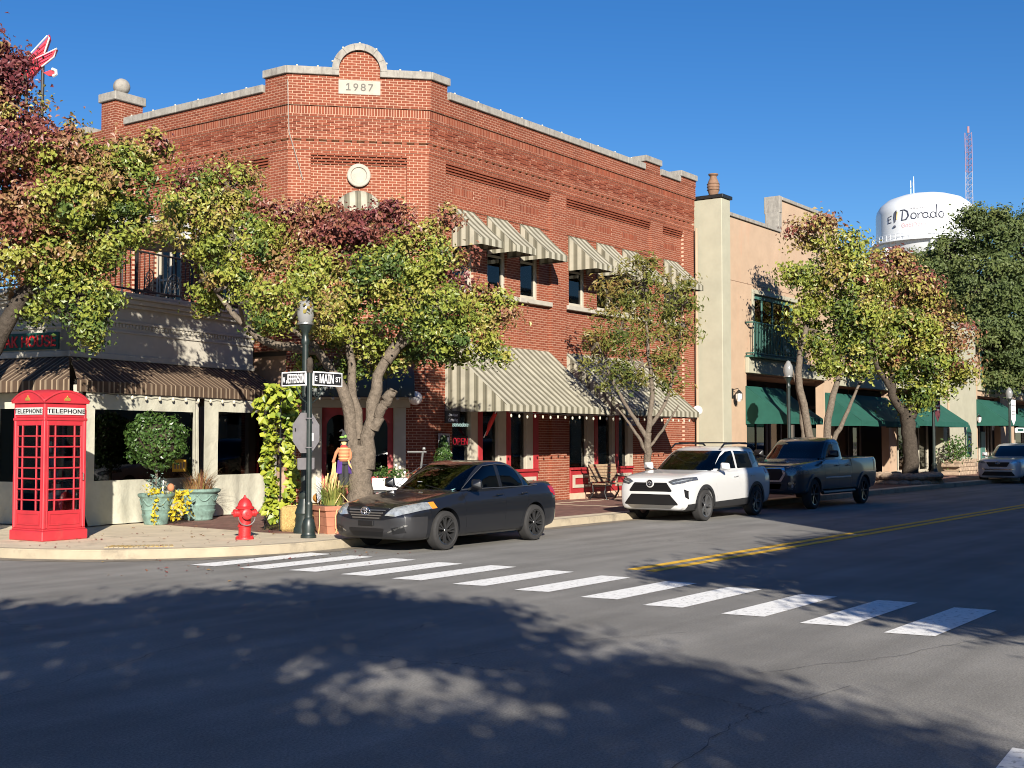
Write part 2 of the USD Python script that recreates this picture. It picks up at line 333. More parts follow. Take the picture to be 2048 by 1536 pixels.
mat('neon_red_off', (0.60, 0.01, 0.03), 0.3, emis=((1.0, 0.06, 0.10), 0.10))
mat('neon_white', (0.5, 0.6, 0.55), 0.3, emis=((0.7, 1.0, 0.9), 0.25))
mat('sign_blue', (0.02, 0.09, 0.40), 0.4)
mat('wing_red', (0.62, 0.012, 0.028), 0.45)
mat('tank_white', (0.60, 0.62, 0.64), 0.45, var=(0.3, 0.04), stains=((0.5, 0.5, 0.06), (0.6, 0.6, 0.6), 0.55, 0.8))
mat('tank_ink', (0.035, 0.04, 0.065), 0.6)
mat('tank_pink', (0.62, 0.28, 0.30), 0.6)
mat('tank_gold', (0.60, 0.45, 0.20), 0.6)
mat('mast_red', (0.30, 0.17, 0.20), 0.6)
mat('mast_white', (0.33, 0.32, 0.38), 0.6)
mat('pale_blue_metal', (0.55, 0.66, 0.72), 0.5)
mat('green_iron', (0.03, 0.105, 0.085), 0.5)
mat('green_frame', (0.05, 0.14, 0.115), 0.5)
mat('fieldstone', (0.32, 0.235, 0.165), 0.9, var=(5, 0.35), bump=(15, 0.03))
mat('paper', (0.70, 0.67, 0.60), 0.8, var=(20, 0.1))
mat('book_red', (0.40, 0.05, 0.04), 0.6); mat('book_blue', (0.06, 0.10, 0.28), 0.6); mat('book_tan', (0.45, 0.34, 0.20), 0.6); mat('book_dark', (0.05, 0.05, 0.06), 0.6)
mat('plaid_orange', (0.42, 0.17, 0.08), 0.9)
mat('purple_cloth', (0.075, 0.03, 0.20), 0.9, var=(6, 0.2)); mat('black_cloth', (0.03, 0.03, 0.033), 0.9); mat('red_cloth', (0.55, 0.04, 0.035), 0.9); mat('green_cloth', (0.20, 0.36, 0.08), 0.9); mat('blue_cloth', (0.09, 0.14, 0.28), 0.9)
mat('pink_plush', (0.50, 0.07, 0.14), 0.9); mat('teal_sheet', (0.26, 0.48, 0.50), 0.6)
mat('umbrella_grey', (0.42, 0.42, 0.40), 0.85, var=(3, 0.1))
mat('banner_maroon', (0.10, 0.022, 0.028), 0.8); mat('banner_white', (0.75, 0.75, 0.74), 0.8)
mat('pumpkin', (0.55, 0.26, 0.06), 0.6, var=(6, 0.2))
# cars
mat('bumper_grey', (0.036, 0.036, 0.039), 0.42, metal=0.3, coat=0.3, var=(2, 0.1))
mat('car_grey', (0.010, 0.011, 0.014), 0.3, metal=0.1, spec=0.3, coat=0.8, coatr=0.03)
mat('car_white', (0.52, 0.52, 0.515), 0.35, coat=0.8)
mat('car_slate', (0.034, 0.037, 0.044), 0.28, metal=0.3, coat=1.0)
mat('car_silver', (0.58, 0.58, 0.59), 0.35, metal=0.35, coat=0.9)
mat('car_plastic', (0.022, 0.022, 0.023), 0.55)
mat('car_black', (0.008, 0.008, 0.009), 0.35)
mat('chrome', (0.75, 0.75, 0.76), 0.10, metal=1.0)
mat('satin_metal', (0.42, 0.41, 0.39), 0.3, metal=0.9)
mat('tyre', (0.022, 0.021, 0.021), 0.85, var=(20, 0.2))
mat('rim_black', (0.06, 0.06, 0.062), 0.3, metal=0.6, coat=0.5)
mat('carved', (0.13, 0.12, 0.105), 0.9)
mat('brake_dark', (0.03, 0.028, 0.027), 0.6, metal=0.5)
mat('rim_grey', (0.22, 0.22, 0.225), 0.3, metal=0.7)
mat('lamp_amber', (0.70, 0.22, 0.02), 0.2, coat=0.6)
mat('lamp_red', (0.35, 0.01, 0.02), 0.2, coat=0.6)
mat('lamp_clear', (0.50, 0.52, 0.50), 0.12, metal=0.6, coat=1.0, var=(11, 0.45))
mat('lamp_smoke', (0.10, 0.105, 0.11), 0.12, metal=0.4, coat=1.0, var=(30, 0.6))
mat('seat_cloth', (0.05, 0.048, 0.045), 0.9)
glass_mat('car_glass', (0.30, 0.33, 0.32), 1.6); glass_mat('car_glass_dark', (0.03, 0.035, 0.04), 1.65); glass_mat('pane', (0.80, 0.84, 0.84), 1.55); glass_mat('vinyl_pane', (0.10, 0.10, 0.10), 1.45); glass_mat('pane_dark', (0.35, 0.38, 0.38), 1.6)
CR, OL, DK = (0.41, 0.385, 0.30), (0.185, 0.17, 0.122), (0.11, 0.103, 0.075)
ST = [(0.0, CR), (0.36, OL), (0.50, DK), (0.58, OL), (0.86, CR)]
stripe_mat('stripe_east', (1, 0, 0), 0.27, ST); stripe_mat('stripe_side', (0, 1, 0), 0.27, ST); stripe_mat('stripe_corner', (0.7071, -0.7071, 0), 0.27, ST, phase=0.3)
BR = [(0.0, (0.33, 0.25, 0.17)), (0.12, (0.095, 0.062, 0.042)), (0.5, (0.17, 0.125, 0.088)), (0.62, (0.33, 0.25, 0.17)), (0.70, (0.095, 0.062, 0.042))]
c10, s10 = math.cos(rad(10)), math.sin(rad(10))
stripe_mat('stripe_porch', (c10, s10, 0), 0.30, BR); stripe_mat('stripe_porch_side', (-s10, c10, 0), 0.30, BR)
M_['green_canvas'] = None
mat('green_canvas', (0.018, 0.085, 0.064), 0.8, spec=0.2, var=(3, 0.12))
mat('seam_metal', (0.035, 0.05, 0.045), 0.5)
leaf_mat('leaf_autumn', [(0.0, (0.115, 0.19, 0.04)), (0.25, (0.43, 0.49, 0.075)), (0.42, (0.56, 0.51, 0.11)), (0.56, (0.44, 0.27, 0.115)), (0.72, (0.42, 0.145, 0.10)), (1.0, (0.235, 0.055, 0.065))])
leaf_mat('leaf_green', [(0.0, (0.075, 0.122, 0.028)), (0.5, (0.15, 0.20, 0.05)), (1.0, (0.26, 0.28, 0.07))], rough=0.65)
leaf_mat('leaf_lime', [(0.0, (0.12, 0.20, 0.02)), (0.5, (0.34, 0.41, 0.035)), (1.0, (0.50, 0.52, 0.06))], var=0.28)
leaf_mat('leaf_box', [(0.0, (0.034, 0.085, 0.0204)), (0.5, (0.085, 0.1785, 0.034)), (1.0, (0.17, 0.272, 0.0595))], trans=0.2, rough=0.35)
leaf_mat('flower_yellow', [(0.0, (0.55, 0.40, 0.02)), (1.0, (0.70, 0.58, 0.04))], var=0.15)
leaf_mat('grass_dry', [(0.0, (0.15, 0.24, 0.045)), (0.5, (0.42, 0.405, 0.105)), (1.0, (0.33, 0.12, 0.075))], var=0.3)
leaf_mat('leaf_olive', [(0.0, (0.1456, 0.208, 0.052)), (0.3, (0.312, 0.3432, 0.0728)), (0.6, (0.4576, 0.3536, 0.104)), (1.0, (0.624, 0.2496, 0.104))], trans=.3)
# ---------------------------------------------------------------- the setting: ground, road, pavements
struct('ground', sheet([(-3000, -3000), (3000, -3000), (3000, 3000), (-3000, 3000)], -0.03), 'ground_dirt')
KA = arc(15.1, 18.75, 4.05, rad(180), rad(270), 14)
struct('road', sheet([(-120, 1.0), (420, 1.0), (420, 14.72)] + KA[::-1] + [(11.05, 160), (-2.5, 160), (-2.5, 15), (-120, 15)], 0.0), 'asphalt')
def offs(r): return [(11.05 + r, 160)] + arc(15.1, 18.75, 4.05 - r, rad(180), rad(270), 14) + [(420, 14.7 + r)]
def band(r0, r1, z0, z1): return slab(offs(r0) + offs(r1)[::-1], z0, z1)
struct('kerb', [band(0.02, 0.17, -0.05, 0.15), band(0.0, 0.17, -0.05, 0.13)], 'kerb_concrete')
gr_in = offs(-0.01); gr_out = [(x + .05 * math.sin(i * 1.7), y + .06 * math.sin(i * 2.3) - .03) for i, (x, y) in enumerate(offs(-0.36)[:-1])]
xs_ = np.linspace(15.4, 90, 60); gr_out += [(x, 14.36 + .07 * math.sin(x * 1.3) + .05 * math.sin(x * 3.7)) for x in xs_]
struct('gutter', sheet(gr_in[:-1] + [(90, 14.71)] + gr_out[::-1], 0.004), 'gutter_grit')
PADB = [(16.3, 21.3), (16.08, 18.9), (15.85, 16.6), (16.4, 15.75), (18.0, 15.45), (20.5, 15.25)]      # inner edge of the concrete corner pad
inner = offs(0.17)
struct('sidewalk', slab(inner + [(420, 15.25)] + PADB[::-1] + [(16.3, 160)], -0.05, 0.148), 'concrete')
struct('brick_pavement', slab(PADB + [(420, 15.25), (420, 60), (16.3, 60)], -0.05, 0.146), 'pavers')
pv = struct('pavement_joint', [slab([(27.45, 15.5), (27.53, 15.5), (27.53, 18.6), (27.45, 18.6)], 0.14, 0.150), slab([(24.5, 18.62), (37.6, 18.62), (37.6, 18.7), (24.5, 18.7)], 0.14, 0.151)], 'concrete')
struct('south_pavement', slab([(-120, -60), (420, -60), (420, 0.98), (-120, 0.98)], -0.05, 0.146), 'concrete')
struct('west_pavement', slab([(-60, 15.2), (-2.7, 15.2), (-2.7, 160), (-60, 160)], -0.05, 0.146), 'concrete')
# painted markings
rng = np.random.default_rng(5)
cw = thing('crosswalk', 'white painted crosswalk bars across the street', 'crosswalk', kind='structure')
BY = [14.28, 13.41, 12.56, 11.60, 10.69, 9.65, 8.65, 7.62, 6.68, 5.67, 4.74, 3.85]
BX = [(12.15, 14.6), (12.3, 14.62), (12.45, 14.65), (12.48, 14.58), (12.48, 14.66), (12.46, 14.57), (12.4, 14.4), (12.28, 14.3), (12.08, 14.18), (11.95, 14.03), (11.8, 14.02), (11.67, 13.88)]
for (x0, x1), y in zip(BX, BY):
    part('crosswalk_bar', sheet([(x0, y + 0.23), (x0 + 0.06, y - 0.23), (x1 + 0.02, y - 0.22), (x1, y + 0.22)], 0.005), 'white_paint', cw)
part('crosswalk_bar', sheet([(7.1, 1.15), (7.7, 1.2), (7.75, 1.95), (7.15, 1.9)], 0.005), 'white_paint', cw)
yl = thing('centre_line', 'double yellow centre line on the street', 'road marking', kind='structure')
part('yellow_line', sheet([(15.3, 8.85), (15.33, 9.02), (120, 9.22), (120, 9.05)], 0.005), 'yellow_paint', yl)
part('yellow_line', sheet([(15.25, 8.53), (15.28, 8.70), (120, 8.90), (120, 8.73)], 0.005), 'yellow_paint', yl)
ts = thing('tactile_strip', 'faded yellow segmented strip on the concrete corner', 'kerb marking', (12.1, 15.9, 0.148), kind='structure')
for i in range(14):
    a0 = rad(216.5 + i * 1.22); a1 = a0 + rad(0.95)
    P = [(15.1 + r * math.cos(a), 18.75 + r * math.sin(a)) for r, a in ((3.60, a0), (3.60, a1), (3.20, a1), (3.20, a0))]
    part('yellow_segment', slab(P, 0.147, 0.154), 'faded_yellow', ts, world=True)

rgc = np.random.default_rng(19)
def crack(P, w=.009):
    P = np.array(P); t = np.linspace(0, 1, len(P)); tt = np.linspace(0, 1, 60)
    q = np.column_stack([np.interp(tt, t, P[:, 0]), np.interp(tt, t, P[:, 1])]) + np.cumsum(rgc.normal(0, .018, (60, 2)), 0) * np.sin(np.pi * tt)[:, None]
    ww = (w * rgc.uniform(.3, 1.2, 60))[:, None]
    d = np.gradient(q, axis=0); d /= np.linalg.norm(d, axis=1, keepdims=True); n_ = np.column_stack([-d[:, 1], d[:, 0]])
    v = np.stack([q + n_ * ww / 2, q - n_ * ww / 2], 1).reshape(-1, 2)
    return np.column_stack([v, np.full(len(v), .0065)]), np.array([[2 * i, 2 * i + 1, 2 * i + 3, 2 * i + 2] for i in range(59)])
for P in ([(4.6, 8.0), (5.8, 8.31), (7.07, 8.75), (8.4, 9.0)], [(7.4, 6.6), (8.58, 6.39), (9.45, 6.21), (10.6, 5.6)], [(5.4, 3.2), (7.05, 3.49), (7.94, 3.49), (9.0, 3.4)], [(9.0, 4.2), (10.58, 3.5), (12.57, 3.1)], [(8.1, 4.6), (7.96, 4.02), (7.8, 3.5)], [(3.8, 9.9), (5.5, 10.3), (7.2, 10.2)], [(20.5, 12.4), (24, 11.9), (30, 12.1)]):
    struct('road_crack', crack(P), 'crack_dark')

# ---------------------------------------------------------------- brick laying
CH, BL = 0.0677, 0.2032
def lay(M, L, z0, z1, regs, seed, ext0=0.0, ext1=0.0, J=0.0125):
    """running-bond bricks for one wall. regs: (s0, s1, z0, z1, offset, kind); later ones win. Returns brick rows, mortar rows, tones"""
    rg = np.random.default_rng(seed)
    K0, K1 = round((z0 - 0.15) / CH), round((z1 - 0.15) / CH)
    B, T, Mo = [], [], []
    sold = []
    for k in range(K0, K1):
        za, zb = 0.15 + k * CH, 0.15 + (k + 1) * CH; zc = (za + zb) / 2
        act = [r for r in regs if r[2] <= zc < r[3]]
        cuts = sorted({0.0, L} | {min(max(r[0], 0), L) for r in act} | {min(max(r[1], 0), L) for r in act})
        for a, b in zip(cuts[:-1], cuts[1:]):
            if b - a < 0.012: continue
            mid = (a + b) / 2
            r = [q for q in act if q[0] <= mid <= q[1]][-1]
            off, kind = r[4], r[5]
            if kind == 'hole': continue
            aa = a - (ext0 * max(off, 0) if a == 0 else 0); bb = b + (ext1 * max(off, 0) if b == L else 0)
            if kind == 'corb': Mo.append((aa + .003, bb - .003, za, zb, -0.30, off - 0.075))
            elif kind != 'dent': Mo.append((aa + .003, bb - .003, za, zb, -0.30, off - 0.006))
            else: Mo.append((aa + .003, bb - .003, za, zb, -0.30, off - 0.10))
            if kind == 'sold':
                k0 = round((r[2] - 0.15) / CH)
                if (k - k0) % 3 == 0:
                    n = max(1, round((bb - aa) / CH)); w = (bb - aa) / n
                    for i in range(n):
                        B.append((aa + i * w + J / 2, aa + (i + 1) * w - J / 2, za + J / 2, za + 3 * CH - J / 2, off - 0.08, off + rg.uniform(-.002, .002))); T.append(rg.normal(0.52, 0.13))
                continue
            if kind == 'dent':
                p = aa + 0.02
                while p + 0.11 < bb:
                    B.append((p, p + 0.115, za + J / 2, zb - J / 2, off - 0.09, off)); T.append(rg.normal(0.5, 0.15)); p += 0.305
                continue
            s = aa - ((aa - (BL / 2 if k % 2 else 0)) % BL)
            while s < bb - 0.004:
                p, q = max(s, aa), min(s + BL, bb)
                if q - p > 0.025:
                    e = off + rg.uniform(-0.002, 0.002)
                    t = rg.normal(0.56, 0.085)
                    if kind == 'diap':
                        j = (k - round((r[2] - 0.15) / CH)); c = int(math.floor((s + 1e-6) / BL)) % 4
                        if (j in (0, 4) and c in (0,)) or (j in (1, 3) and c in (0, 3)) or (j == 2 and c in (1, 2)): e += 0.016
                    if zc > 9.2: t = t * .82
                    gz = .016 if kind == 'corb' else 0
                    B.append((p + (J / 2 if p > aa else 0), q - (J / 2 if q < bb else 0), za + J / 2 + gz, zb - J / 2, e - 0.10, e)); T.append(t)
                s += BL
    def tomesh(rows): return xf(boxes(np.array(rows)[:, [0, 1, 2, 3, 4, 5]]), M)
    return np.array(B), np.clip(np.array(T), 0.02, 1), np.array(Mo), M

brick_building = thing('brick_building', 'two-storey red brick corner building with a rounded parapet dated 1987', 'building', (23.62, 19.5, 0.15))
BB = brick_building
FE, FC, FW = fr((23.62, 19.5, 0), (1, 0)), fr((21.2, 21.92, 0), (1, -1)), fr((21.2, 33.0, 0), (0, -1))
LE, LC, LW = 14.03, 3.42, 11.08
def common_regs(L, bays):
    z = lambda k: 0.15 + k * CH
    R = [(0, L, 0, 20, 0.0, 'run')]
    for a, b in bays:
        R.append((a, b, 0, z(128), -0.085, 'run'))
        for k, o in ((127, -.002), (126, -.024), (125, -.046), (124, -.068)): R.append((a, b, z(k), z(k + 1), o, 'corb'))
    R += [(0, L, z(129), z(131), 0.02, 'run'), (0, L, z(131), z(132), 0.028, 'run'), (0, L, z(132), z(133), 0.02, 'dent'), (0, L, z(133), z(141), 0.028, 'run'),
          (0, L, z(135), z(140), 0.02, 'diap'), (0, L, z(141), z(142), 0.045, 'run'), (0, L, z(142), z(145), 0.04, 'sold'), (0, L, z(145), 20, 0.085, 'run')]
    return R, z
# east-west front (along the main street)
bayE = [(0.68, 5.42), (6.2, 11.15), (11.9, 13.3)]
WINE = [(1.04, 1.92), (2.52, 3.38), (4.02, 4.90), (6.44, 7.34), (7.97, 8.83), (9.46, 10.38), (12.1, 13.0)]
RE, zk = common_regs(LE, bayE)
for a, b in bayE: RE += [(a, b, zk(112), zk(114), -0.058, 'run'), (a, b, zk(80), zk(82), -0.01, 'hole')]
for a, b in WINE: RE += [(a, b, zk(82), zk(112), 0, 'hole'), (a, b, zk(117), zk(120), -0.09, 'sold')]
RE += [(1.06, 4.83, 0, zk(38), 0, 'hole'), (6.46, 10.0, 0, zk(38), 0, 'hole')]
# chamfered corner
RC, _ = common_regs(LC, [(0.55, 2.88)])
RC += [(1.16, 2.26, zk(82), zk(108), 0, 'hole'), (0.72, 2.7, 0, zk(38), 0, 'hole')]
# west front
RW, _ = common_regs(LW, [(0.3, 3.4), (5.2, 10.4)])
DW = [(6.0, 7.1), (8.3, 9.4), (1.2, 2.4)]
for a, b in DW: RW += [(a, b, zk(70), zk(105), 0, 'hole')]
ZT = 0.15 + 151 * CH
sets = [lay(FE, LE, 0.15, ZT, RE, 1, 0.414, 0), lay(FC, LC, 0.15, ZT + 5 * CH, RC, 2, 0.414, 0.414), lay(FW, LW, 4.0, ZT, RW, 3, 0, 0.414)]
# raised ends of the corner parapet on both fronts, and the rounded gable
up = [(0, 9, 0, 20, 0.085, 'run')]
sets.append(lay(FE, 0.62, ZT, ZT + 5 * CH, up, 4, 0.414, 0)); Fw2 = fr((21.2, 21.92 + 0.72, 0), (0, -1)); sets.append(lay(Fw2, 0.72, ZT, ZT + 5 * CH, up, 5, 0, 0.414))
GZ = ZT + 5 * CH
gr = []
for k in range(12):
    zc = GZ + (k + 0.5) * CH - (GZ + 0.14); hw = 0.50 if zc < 0 else math.sqrt(max(0.50 ** 2 - zc ** 2, 0))
    if hw > 0.05: gr.append((1.71 - hw, 1.71 + hw, GZ + k * CH, GZ + (k + 1) * CH, 0.085, 'run'))
sets.append(lay(FC, LC, GZ, GZ + 12 * CH, [(0, 9, 0, 20, 0, 'hole')] + gr, 6))
# small pilasters on the parapet of the east front and the ball pilaster of the west front
for s0, s1, z1 in ((10.6, 11.55, ZT + 4 * CH), (12.95, 14.03, ZT + 3 * CH)):
    sets.append(lay(FE, LE, ZT, z1, [(0, 20, 0, 20, 0, 'hole'), (s0, s1, 0, 20, 0.10, 'run')], 7))
FWp = fr((21.08, 29.09, 0), (0, -1)); FWq = fr((21.08, 28.47, 0), (1, 0))
sets.append(lay(FWp, .62, 9.0, 11.12, [(0, 9, 0, 20, 0, 'run')], 8)); sets.append(lay(FWq, 0.9, ZT, 11.12, [(0, 9, 0, 20, 0, 'run')], 9))
single, restV, restT, mort = [], [], [], []
for i, (B, T, Mo, M) in enumerate(sets):
    mort.append(xf(boxes(Mo), M))
    pick = np.zeros(len(B), bool)
    if i == 1:
        ok = np.where((B[:, 2] > 7.2) & (B[:, 2] < 9.1) & (B[:, 1] - B[:, 0] > 0.15))[0][:296]
        pick[ok] = True
        for q in ok: single.append((xf(boxes(B[q:q + 1]), M), T[q]))
    restV.append(xf(boxes(B[~pick]), M)); restT.append(np.repeat(T[~pick], 8))
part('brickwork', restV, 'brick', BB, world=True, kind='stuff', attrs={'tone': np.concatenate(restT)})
for m, t in single: part('brick', m, 'brick', BB, world=True, attrs={'tone': np.full(8, t)})
part('mortar', mort, 'mortar', BB, world=True)
# shell behind the bricks
SH = [bx(21.55, 37.6, 32.6, 33.0, 0.1, 10.2), bx(37.35, 37.6, 19.85, 33, 0.1, 10.3), bx(21.55, 21.6, 22.2, 33, 0.1, 4.0)]
part('rear_wall', SH, 'mortar', BB, world=True)
inner_poly = [(21.52, 22.05), (23.75, 19.82), (37.33, 19.82), (37.33, 32.58), (21.52, 32.58)]
part('roof', slab(inner_poly, 9.55, 9.75), 'roof_tar', BB, world=True)
part('upper_floor', slab(inner_poly, 3.9, 4.15), 'room', BB, world=True)
part('ground_floor', slab(inner_poly, 0.1, 0.16), 'room', BB, world=True)
part('inner_wall', [bx(22.5, 37.3, 24.5, 24.6, 0.17, 9.5), bx(30.0, 30.1, 19.9, 24.4, 0.17, 9.5)], 'room', BB, world=True)
# copings in single stones
def coping(M, s0, s1, z, h=0.19, out=0.15, back=-0.38, n=None, pr=None):
    n = n or max(1, round((s1 - s0) / 1.15)); w = (s1 - s0) / n
    for i in range(n):
        part('coping_stone', xf(cbx(s0 + i * w + 0.004, s0 + (i + 1) * w - 0.004, z, z + h, back, out, 0.012), M), 'coping', BB, world=True)
coping(FE, 0.66, 10.56, ZT + .002); coping(FE, 11.6, 12.9, ZT + .002)
coping(FW, 4.9, LW - 0.76, ZT + .002); coping(FW, 0.0, 3.3, ZT + .002)
coping(FE, -0.06, 0.68, GZ + .002, n=1); coping(Fw2, -0.05, 0.78, GZ + .002, n=1)
coping(FC, -0.05, 1.18, GZ + .002); coping(FC, 2.24, LC + 0.05, GZ + .002)
coping(FE, 10.55, 11.6, ZT + 4 * CH + .002, out=0.16, n=1); coping(FE, 12.9, 14.06, ZT + 3 * CH + .002, out=0.16, n=1)
for i in range(7):                                                     # rounded gable stones
    a0, a1 = math.pi * i / 7 + 0.006, math.pi * (i + 1) / 7 - 0.006
    P = arc(1.71, GZ + 0.14, 0.67, a0, a1, 5) + arc(1.71, GZ + 0.14, 0.505, a1, a0, 5)
    v, f = ext(P, 0.5); v = v.copy(); v[:, 2] -= 0.34
    part('arch_stone', xf((v, f), FC), 'coping', BB, world=True)
for s in (1.045, 2.21): part('arch_stone', xf(cbx(s - .005, s + 0.17, GZ + 0.0, GZ + 0.135, -0.34, 0.16, 0.008), FC), 'coping', BB, world=True)
ds = part('date_stone', xf(cbx(1.2, 2.22, 10.27, 10.62, 0.0, 0.098, 0.006), FC), 'stone', BB, world=True, label='pale stone panel carved with the year 1987')
def on(M, m, s, z, off=0.0, flip=False): 
    v, f = va(m); return xf((v + np.array([s, z, off]), f), M)
for i, ch in enumerate('1987'):
    part('carved_digit', on(FC, text(ch, 0.17, 0.005, True), 1.44 + i * 0.18, 10.365, 0.097), 'carved', ds, world=True)
md = part('medallion', xf(lathe([(0.0, 0), (0.285, 0), (0.285, 0.05), (0.265, 0.065), (0.20, 0.065), (0.185, 0.03), (0.0, 0.03)], 40), FC @ np.array([[1, 0, 0, 1.71], [0, 1, 0, 8.30], [0, 0, 1, -0.045], [0, 0, 0, 1.0]])), 'stone', BB, smooth=30, world=True, label='round cream stone medallion over the corner window')
# ball pilaster cap
part('pilaster_cap', cbx(21.01, 22.05, 28.40, 29.16, 11.12, 11.36, 0.02), 'coping', BB, world=True)
part('pilaster_core', bx(21.3, 21.95, 28.75, 29.08, 10.0, 11.12), 'mortar', BB, world=True)
part('stone_ball', [ball((21.5, 28.78, 11.62), 0.23, 3), cyl(21.5, 28.78, 11.35, 11.44, 0.12, 16)], 'coping', BB, smooth=True, world=True)
# sill stones
for a, b in bayE:
    n = max(1, round((b - a) / 1.4)); w = (b - a) / n
    for i in range(n): part('sill_stone', xf(cbx(a + i * w + .003, a + (i + 1) * w - .003, zk(80) + .004, zk(82) - .004, -0.25, 0.05, 0.01), FE), 'stone', BB, world=True)
# windows
def window(M, s0, s1, z0, z1, owner, depth=-0.20, fw=0.09, mat='cream_wood', glass='pane', mid=True, mull=0, name='window'):
    o = [(s0, s0 + fw), (s1 - fw, s1)]
    P = [cbx(a, b, z0, z1, depth - 0.06, depth + 0.05, .006) for a, b in o] + [cbx(s0 + fw, s1 - fw, z1 - fw, z1, depth - 0.06, depth + 0.05, .006), cbx(s0 + fw, s1 - fw, z0, z0 + fw, depth - 0.06, depth + 0.05, .006)]
    if mid: zc = (z0 + z1) / 2; P.append(cbx(s0 + fw, s1 - fw, zc - 0.03, zc + 0.03, depth - 0.05, depth + 0.03, .004))
    for i in range(mull):
        s = s0 + (s1 - s0) * (i + 1) / (mull + 1); P.append(cbx(s - 0.03, s + 0.03, z0 + fw, z1 - fw, depth - 0.05, depth + 0.03, .004))
    w = part(name, xf(cat(P), M), mat, owner, world=True)
    part('pane', xf(bx(s0 + fw, s1 - fw, z0 + fw, z1 - fw, depth - 0.012, depth - 0.006), M), glass, w, world=True)
    return w
for a, b in WINE: window(FE, a, b, zk(82) + .003, zk(112), BB, fw=0.10)
window(FC, 1.16, 2.26, zk(82), zk(108), BB)
for a, b in DW: window(FW, a, b, zk(70), zk(105), BB, fw=0.14, mull=1)
# striped awnings over the upper windows: slope, two sides, valance
def awning(M, s0, s1, zt, zb, P, val, owner, mats, bare=False, ribs=True, name='awning', w0=0.01):
    zo = zb + val
    nu, nv = max(4, int((s1 - s0) / .12)), 8; U, Vv = np.meshgrid(np.linspace(0, 1, nu + 1), np.linspace(0, 1, nv + 1), indexing='ij')
    sag = (.012 + .016 * np.abs(np.sin(U * (s1 - s0) * math.pi / .95))) * np.sin(Vv * math.pi) * min(1, P) + .006 * np.sin(U * (s1 - s0) * 5.1 + Vv * 4)* np.sin(Vv * math.pi)
    nz, npp = (zt - zo), P; nl = math.hypot(nz, npp)
    pts = np.stack([s0 + (s1 - s0) * U, zt + (zo - zt) * Vv - sag * npp / nl, w0 + (P - w0) * Vv - sag * nz / nl], -1).reshape(-1, 3)
    slope = (pts, np.array([[i * (nv + 1) + j, i * (nv + 1) + j + 1, (i + 1) * (nv + 1) + j + 1, (i + 1) * (nv + 1) + j] for i in range(nu) for j in range(nv)]))
    a = part(name, xf(slope, M), mats[0], owner, smooth=True, world=True)
    part('valance', xf(bx(s0, s1, zb, zo, P - .006, P + .004), M), mats[0], a, world=True)
    for s in (s0, s1):
        d = 0.006 if s == s0 else -0.006
        pr = np.array([[s, zt - .015, w0], [s, zo - .01, P - .008], [s, zb, P - .008], [s, zb, w0]])
        q = pr + np.array([d, 0, 0]); V = np.vstack([pr, q]); F = np.array([[0, 1, 2, 3], [7, 6, 5, 4]])
        part('side_panel', xf((V, F), M), mats[1], a, world=True)
    if ribs: part('frame_rod', [xf(tube([(s, zb + .02, 0.02), (s, zb + .02, P - .02)], 0.012, 6), M) for s in (s0 + .03, s1 - .03)] + [xf(tube([(s0 + .02, zb + .02, P - .02), (s1 - .02, zb + .02, P - .02)], 0.012, 6), M)], 'rail_iron', a, world=True)
    return a
for a, b in WINE: awning(FE, a - 0.03, b + 0.03, zk(112) - .01, zk(112) - 1.02, 0.86, 0.17, BB, ('stripe_east', 'stripe_side'), w0=-0.08)
# half-dome awning over the corner window
A = []
n, mth = 14, 8
V = []; r0, zc0, sc0 = 0.63, 7.27, 1.71
for j in range(mth + 1):
    ph = math.pi / 2 * j / mth
    for i in range(n + 1):
        th = math.pi * i / n
        V.append((sc0 - r0 * math.cos(th) * (1 - 0.0 * ph), zc0 + r0 * math.sin(th) * math.cos(ph), 0.02 + 0.75 * math.sin(ph) * math.sin(th) ** 0.6 + 0.0))
F = [[j * (n + 1) + i, j * (n + 1) + i + 1, (j + 1) * (n + 1) + i + 1, (j + 1) * (n + 1) + i] for j in range(mth) for i in range(n)]
part('dome_awning', xf((np.array(V), np.array(F)), FC), 'stripe_corner', BB, smooth=True, world=True)
# street-level awnings
LA = awning(FE, 0.66, 5.42, 4.32, 2.53, 1.9, 0.16, BB, ('stripe_east', 'stripe_side'), w0=-0.08)
LB = awning(FE, 6.22, 10.65, 4.32, 2.53, 1.9, 0.16, BB, ('stripe_east', 'stripe_side'), w0=-0.08)
# dark seamed canopy over the corner door
V = []
for i in range(9):
    t = i / 8
    V += [(0.42, 2.85 + 0.95 * math.cos(t * math.pi / 2) , 0.03 + 0.95 * math.sin(t * math.pi / 2)), (3.0, 2.85 + 0.95 * math.cos(t * math.pi / 2), 0.03 + 0.95 * math.sin(t * math.pi / 2))]
F = [[2 * i, 2 * i + 1, 2 * i + 3, 2 * i + 2] for i in range(8)]
can = part('door_canopy', xf((np.array(V), np.array(F)), FC), 'seam_metal', BB, smooth=True, world=True)
for i in range(9):
    s = 0.42 + 2.58 * i / 8
    part('seam', xf(tube([(s, V[2 * k][1] + .004, V[2 * k][2] + .004) for k in range(9)], 0.012, 5), FC), 'seam_metal', can, world=True)
for s in (0.42, 3.0):
    Vs = [(s, V[2 * k][1], V[2 * k][2]) for k in range(9)] + [(s, 2.85, 0.03)]
    part('side_panel', xf((np.array(Vs), np.array([[9, k, k + 1] for k in range(8)])), FC), 'seam_metal', can, world=True)
